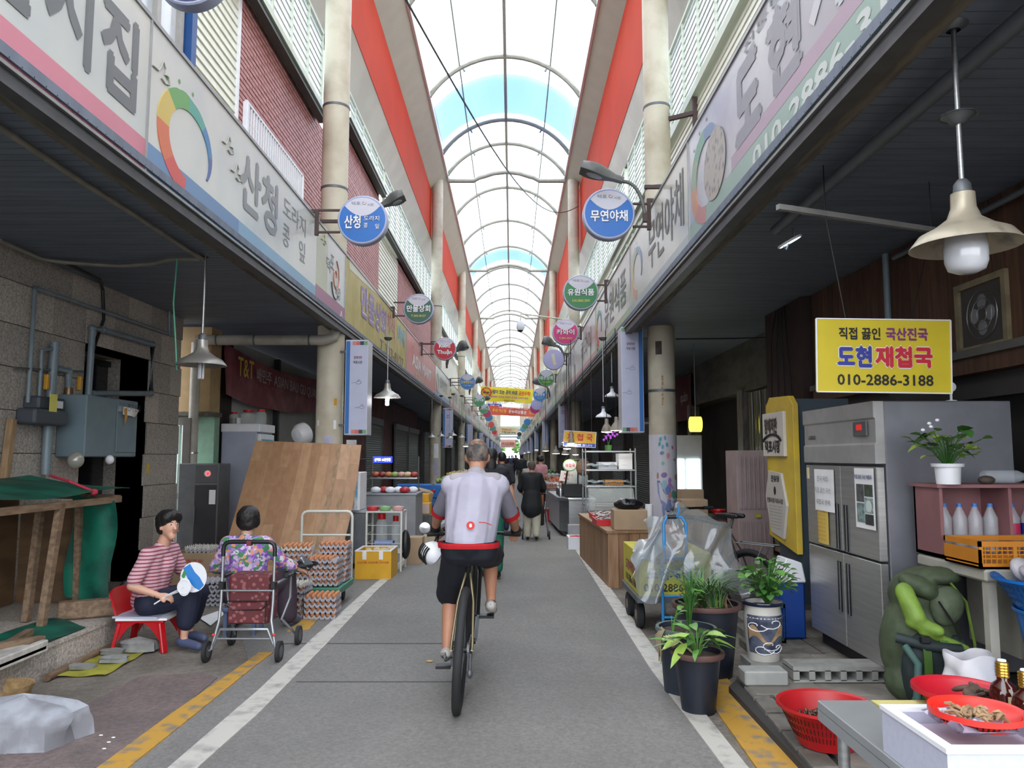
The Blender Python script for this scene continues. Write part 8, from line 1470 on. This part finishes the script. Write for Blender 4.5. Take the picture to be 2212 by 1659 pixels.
# column stickers
t = COLS['R', 0]; stickm = mat('sticker_white', '#c6c6d0', .5, var=.04); colpaper(0, 1, 175, 365, .3, 1.87, stickm, 'sticker_wrap')
def sp(deg, z, lift=.008): return V((CXR + (.2 + lift) * cos(R(deg)), YC[0] + (.2 + lift) * sin(R(deg)), z))
def decal(pts, c, nm='sticker'):   # pts: (degrees, z)
    n = len(pts); cx_ = sum(p[0] for p in pts) / n; cz_ = sum(p[1] for p in pts) / n; B = MB(); V_ = [sp(cx_, cz_)] + [sp(*p) for p in pts]; B.add(V_, [(0, 1 + i, 1 + (i + 1) % n) for i in range(n)]); put(B, nm, pm(c), t)
def blobd(a, z, ra, rz, c, rot=0): decal([(a + ra * cos(q) * cos(rot) - ra * sin(q) * sin(rot) * .6, z + rz * sin(q) * cos(rot) + rz * cos(q) * sin(rot)) for q in [i * pi / 5 for i in range(10)]], c)
decal([(232, 1.2), (236, 1.02), (247, .88), (262, .78), (285, .72), (305, .75), (318, .82), (330, .88), (322, .94), (312, .88), (295, .89), (275, .95), (258, 1.04), (244, 1.2)], '#7884ad', 'whale_sticker'); decal([(250, .84), (256, .64), (263, .67), (262, .82)], '#7884ad', 'whale_sticker'); decal([(322, .92), (318, 1.06), (324, 1.08), (328, .92)], '#7884ad', 'whale_sticker')
for a, z, ra, rz, c in ((262, 1.14, 12, .07, '#8fb5c4'), (278, 1.06, 13, .07, '#5f86b5'), (285, .99, 9, .05, '#c07a78'), (302, 1.0, 12, .06, '#4f8f7a'), (236, 1.27, 5, .05, '#b5826a'), (318, 1.0, 7, .05, '#6f9f78'), (300, 1.68, 5, .03, '#b5657a'), (255, 1.6, 9, .028, '#5a7fa3'), (280, 1.56, 8, .045, '#c98f92'), (310, 1.5, 7, .025, '#8a8f86'), (258, 1.45, 7, .03, '#7fae8f'), (262, 1.28, 13, .04, '#83699f'), (318, 1.25, 10, .045, '#ad8763'), (285, 1.2, 8, .045, '#9a78ac')): blobd(a, z, ra, rz, c, .3 if a < 290 else -.3)
for k in range(6): a = 285 + (k - 2.5) * 6; put(MB().tube([sp(285, 1.18), sp(a, 1.1), sp(a + (k - 2.5) * 2.5, 1.06 + .02 * (k % 2))], .006, 5), 'octopus_arm', pm('#9a78ac'), t, 50)
for a, z, r_ in ((250, 1.8, .5), (268, 1.82, -.4), (246, 1.73, .6), (276, 1.72, -.5), (258, 1.69, .8)): blobd(a, z, 6, .035, '#4f9aa5' if a < 260 else '#5f9fb8', r_)
for k in range(5): put(MB().tube([sp(275, .5), sp(262 + k * 6, .6), sp(258 + k * 8, .66)], .012, 5), 'coral_sticker', pm('#9c7aa8'), t, 50)
put(MB().lathe([(.2, 2.5), (.207, 2.5), (.207, 2.54), (.2, 2.54)], (CXR, YC[0], 0), 24), 'band', dsteel, t, 40); colpaper(0, 1, 235, 262, 3.05, 3.25, mat('rust_stain', '#5a5650', .8, var=.4), 'torn_sticker'); colpaper(0, 1, 258, 266, 2.3, 2.75, mat('rust_streak', '#a5793f', .8, scale=30, col2='#b9b09a', pos=(.45, .55)), 'rust_streak')
# yellow box cart with hand truck under clear plastic
ylm = mat('cart_yellow', '#c9bd3a', .5, var=.08); t = thing('delivery_cart', 'low delivery cart with a yellow lettered box', 'cart', (1.45, 7.4, 0)); X0_, X1_, Y0_, Y1_ = 1.12, 1.76, 6.9, 7.85
put(MB().box(X0_, X1_, Y0_, Y1_, .32, .7), 'box', ylm, t, bevel=.006); put(MB().box(X0_ - .02, X1_ + .02, Y0_ - .02, Y1_ + .02, .27, .32), 'platform', dsteel, t)
for x, y, r_ in ((X0_ + .04, 7.15, .12), (X0_ + .2, 6.8, .1), (X1_ - .04, 7.15, .12), (X0_ + .04, 7.7, .12)): put(MB().lathe([(0, -.03), (r_ * .5, -.032), (r_ - .02, -.035), (r_, -.02), (r_, .02), (r_ - .02, .035), (0, .03)], (x, y, r_), 22, 'x'), 'wheel', rubber, t, 40); put(MB().tube([(x - .036, y, r_), (x + .036, y, r_)], r_ * .4, 12), 'wheel_hub', mat('hub_brown', '#7a6f60', .5), t, 40); put(MB().box(x - .012, x + .012, y - .02, y + .02, r_, .28), 'fork', dsteel, t)
text('도현재첩국', (1.44, Y0_, .52), EX, EZ, .5, .11, pm('#3a4596'), t, bold=.04); text('010-2886-3188', (1.44, Y0_, .40), EX, EZ, .56, .07, ink, t, bold=.02); text('직접 끓인 국산진국', (1.42, Y0_, .63), EX, EZ, .4, .055, ink, t, bold=.02); text('도현재첩국', (X0_, 7.37, .52), -EY, EZ, .6, .1, pm('#a03a55'), t, bold=.03); text('010-2886-3188', (X0_, 7.37, .40), -EY, EZ, .6, .07, ink, t, bold=.02)
blob('orange_bundle', [('e', (1.42, 7.1, .8), (.16, .15, .13))], mat('peach_bag', '#c28f74', .5, bump=.2), None, .02, 2, disp=.02); props([o for o in COL.objects if o.name.startswith('orange_bundle')][0], 'peach coloured bundle on the yellow box under the plastic', 'bundle')
t = thing('hand_truck', 'blue folding hand truck standing against the yellow box', 'hand truck', (1.4, 6.75, 0)); bt = mat('blue_tube', '#2f86c4', .35); yh = 6.72
put(MB().tube([(1.29, yh, .12), (1.29, yh, .62), (1.31, yh, .66), (1.31, yh, .98), (1.34, yh, 1.03), (1.46, yh, 1.03), (1.5, yh, .98), (1.5, yh, .66), (1.52, yh, .62), (1.52, yh, .12)], .013, 8), 'handle_frame', bt, t, 50); put(MB().tube([(1.34, yh, 1.03), (1.42, yh, 1.03)], .018, 8), 'grip', black, t, 50)
for z in (.68, .36, .18): put(MB().tube([(1.3, yh, z), (1.51, yh, z)], .011, 8), 'cross_bar', bt, t, 50)
for x in (1.26, 1.55): put(MB().lathe([(0, -.02), (.07, -.02), (.08, 0), (.07, .02), (0, .02)], (x, yh, .08), 18, 'x'), 'wheel', rubber, t, 40)
put(MB().tube([(1.42, yh - .02, 1.03), (1.44, yh - .03, 1.1), (1.43, yh - .02, 1.12)], .008, 6), 'hook', bt, t, 50)
pf = film('clear_cover', '#e3e7ea', .8, .1, .05)
def cov(u, v):
    a = -.15 + 1.35 * u; x = 1.18 + .78 * u; z = .98 + .1 * sin(pi * u) + .07 * (u > .4) * sin(u * 5); dr = .62 * v ** 1.1
    return V((x + .05 * sin(v * 7 + u * 9) + (-.1 * v if u < .3 else 0) + .06 * v * (u - .5), 6.98 - .32 * sin(pi * min(1, v * 1.3) * .5) + .03 * sin(u * 21 + v * 8) - .0, z - dr - .10 * sin(u * 13) * v + .015 * sin(u * 30 + v * 17)))
put(MB().sheet(cov, 44, 24, .002), 'plastic_cover', pf, None, 75, label='crinkled clear plastic sheet over the cart and hand truck', cat='plastic cover')
put(MB().sheet(lambda u, v: V((1.06 + .36 * u + .02 * sin(v * 11), 6.87 + .05 * sin(u * 6) - .04 * v, .72 + .17 * sin(pi * u * .75) - .2 * v + .03 * sin(u * 12 + v * 5))), 22, 14, .002), 'plastic_bag', film('milky_bag', '#dfe2e6', .25), None, 75, label='milky plastic bag puffed over the left corner of the yellow box', cat='bag')
# parked bicycle
t = thing('parked_bicycle', 'black bicycle with rear rack and red reflector parked behind the plants', 'bicycle', (2.2, 7.9, 0)); W2 = bike(t, 2.3, 7.65, .06, .31, detail=False, yaw=R(-38) )
B = MB(); rk = lambda x, y, z: W2(x, y, z); B.tube([rk(-.06, -.32, .70), rk(.06, -.32, .70), rk(.06, .12, .70), rk(-.06, .12, .70)], .006, 6, closed=True).tube([rk(0, -.32, .7), rk(0, .12, .7)], .005, 5)
for sx in (-1, 1): B.tube([rk(.06 * sx, -.2, .7), rk(.07 * sx, 0, .31)], .006, 6)
put(B, 'rear_rack', steel, t, 50); put(MB().ell(rk(0, -.35, .66), .02, .015, .025, 10, 6), 'reflector', mat('reflector_red', '#d8382c', .3), t, 60)
# cabinet, cartons and fridge behind the column
t = thing('wood_cabinet', 'brown boarded cabinet behind the parked bicycle', 'cabinet', (2.6, 9.4, 0))
for i in range(6): put(MB().box(2.15 + i * .1, 2.245 + i * .1, 9.6, 9.62, 0, .78), 'board', random.choice(wc), t)
put(MB().box(2.15, 2.75, 9.62, 10.1, 0, .78), 'body', wc[2], t); put(MB().box(2.1, 2.8, 9.55, 10.12, .78, .81), 'top', black, t)
carton(2.12, 2.45, 9.7, 10.0, .812, .2, 'brown carton on the dark cabinet top behind the bicycle'); carton(2.3, 2.6, 10.5, 10.8, 0, 1.1, 'tall stack-high carton behind the wood cabinet'); carton(2.6, 2.9, 10.4, 10.7, 0, .5, 'orange brown carton low beside the locker', m=pm('#a5673a')); tub(2.6, 9.8, .812, .06, .08, .07, red, 'small red basket on the dark cabinet top', 'basket', 'basket')
t = thing('white_fridge', 'white glass-door fridge glowing softly behind the sticker column', 'fridge', (3.2, 14.6, 0)); put(MB().box(2.95, 3.6, 14.6, 15.2, 0, 1.95), 'body', white, t, bevel=.01); put(MB().box(3.0, 3.25, 14.58, 14.6, .5, 1.5), 'lit_door', mat('fridge_glow', '#d8efef', .3, emit=.8), t); put(MB().box(3.3, 3.55, 14.58, 14.6, .5, 1.5), 'lit_door', MATS['fridge_glow'], t)
t = thing('yellow_lamp', 'round yellow glowing sign drum right of the sticker column', 'lamp', (3.1, 13.2, 2.0)); put(MB().lathe([(0, -.09), (.13, -.09), (.13, .09), (0, .09)], (3.15, 13.2, 2.1), 20, 'x'), 'drum', mat('yellow_glow', '#d8d23a', .4, emit=.9), t, 40); put(MB().tube([(3.15, 13.2, 2.2), (3.15, 13.2, 3.5)], .01, 5), 'rod', dsteel, t, 50)
# ---- stalls receding into the distance on both sides
rn = random.Random(11); pc = [['#7f9a4a', '#a5b56a'], ['#b5472f', '#c9683f'], ['#c9a045', '#d0b56a'], ['#8a5a3a', '#a5714a'], ['#b5a08f', '#d0c4b5'], ['#5a7a3f', '#3f5f35']]
k = 0; y = 22.5
while y < 100:
    for s_ in (-1, 1):
        if s_ > 0 and y < 22: continue
        x0 = -2.43 if s_ < 0 else 1.1; L = 2.2; grp = 'distant stalls on the %s' % ('left' if s_ < 0 else 'right'); col = random.Random(k).choice([steel, MATS['freezer_grey'], mat('far_wood', '#8a6a4c', .7), mat('far_blue', '#3f6fa5', .6), white])
        t = thing('market_stall', 'distant market stall table of goods on the %s, %d m past the first columns' % ('left' if s_ < 0 else 'right', round(y - 11)), 'stall', (x0 + .6, y + 1, 0), grp); zt = rn.uniform(.6, .85)
        put(MB().box(x0, x0 + .82, y, y + L, 0, zt), 'body', col, t); put(MB().box(x0 - .03, x0 + .85, y - .03, y + L + .03, zt, zt + .03), 'top', white if k % 3 else steel, t)
        c1, c2 = pc[k % 6]
        heap(x0 + .41, y + 1.1, zt + .035, .33, .9, 45, .06, None, 'pile of produce on the %s distant stall, %d m past the first columns' % ('left' if s_ < 0 else 'right', round(y - 11)), ms=[pm(c1), pm(c2)], group='produce on the ' + grp, h=.12, seed=k)
        if k % 3 == 1: bulb(x0 + .5, y + .5, 2.0, 'lit bulb over a distant %s stall, %d m past the first columns' % ('left' if s_ < 0 else 'right', round(y - 11)), .12, 5, group='bulbs over distant stalls')
        if k % 3 == 0: carton(x0 + .2 + (.6 if s_ < 0 else -.25), x0 + .55 + (.6 if s_ < 0 else -.25), y - .5, y - .15, 0, .3, 'carton standing before a distant %s stall, %d m past the first columns' % ('left' if s_ < 0 else 'right', round(y - 11)), m=rn.choice([card, white, yf, red]), group='cartons by the distant stalls')
        k += 1
    y += 4.6 if y < 50 else 8
for i, y in enumerate((30.5, 36, 44, 52, 60)): shutter(-1, y, y + 3, 2.5, 'distant roller shutter on the left wall', '#5a6462', 'distant shutters on the left'); shutter(1, y - 8, y - 5, 2.5, 'distant roller shutter on the right wall', '#5f6668', 'distant shutters on the right')
# ---- daylight, trees and cars beyond the far exit
for i, (x, r_) in enumerate(((-3.4, 2.0), (2.2, 2.2))):
    t = thing('tree', '%s tree in sunlight beyond the far exit' % ('left', 'right')[i], 'tree', (x, 178, 0)); put(MB().tube([(x, 178, 0), (x, 178, 2.5)], .15, 8), 'trunk', mat('bark', '#5a4a3a', .9), t, 50); B = MB()
    for q in range(140): p = V((rn.gauss(0, 1), rn.gauss(0, 1), rn.gauss(0, 1))).normalized() * r_ * rn.uniform(.5, 1); B.ell((x + p.x, 178 + p.y, 3.6 + p.z * .8), .35, .3, .2, 6, 4)
    put(B, 'foliage', mat('far_leaves', '#6f9a4f', .8, var=.4, scale=2), t, 60, kind='stuff')
# ================================================================ writing, clean up
write_all(); bpy.data.scenes.remove(TS)
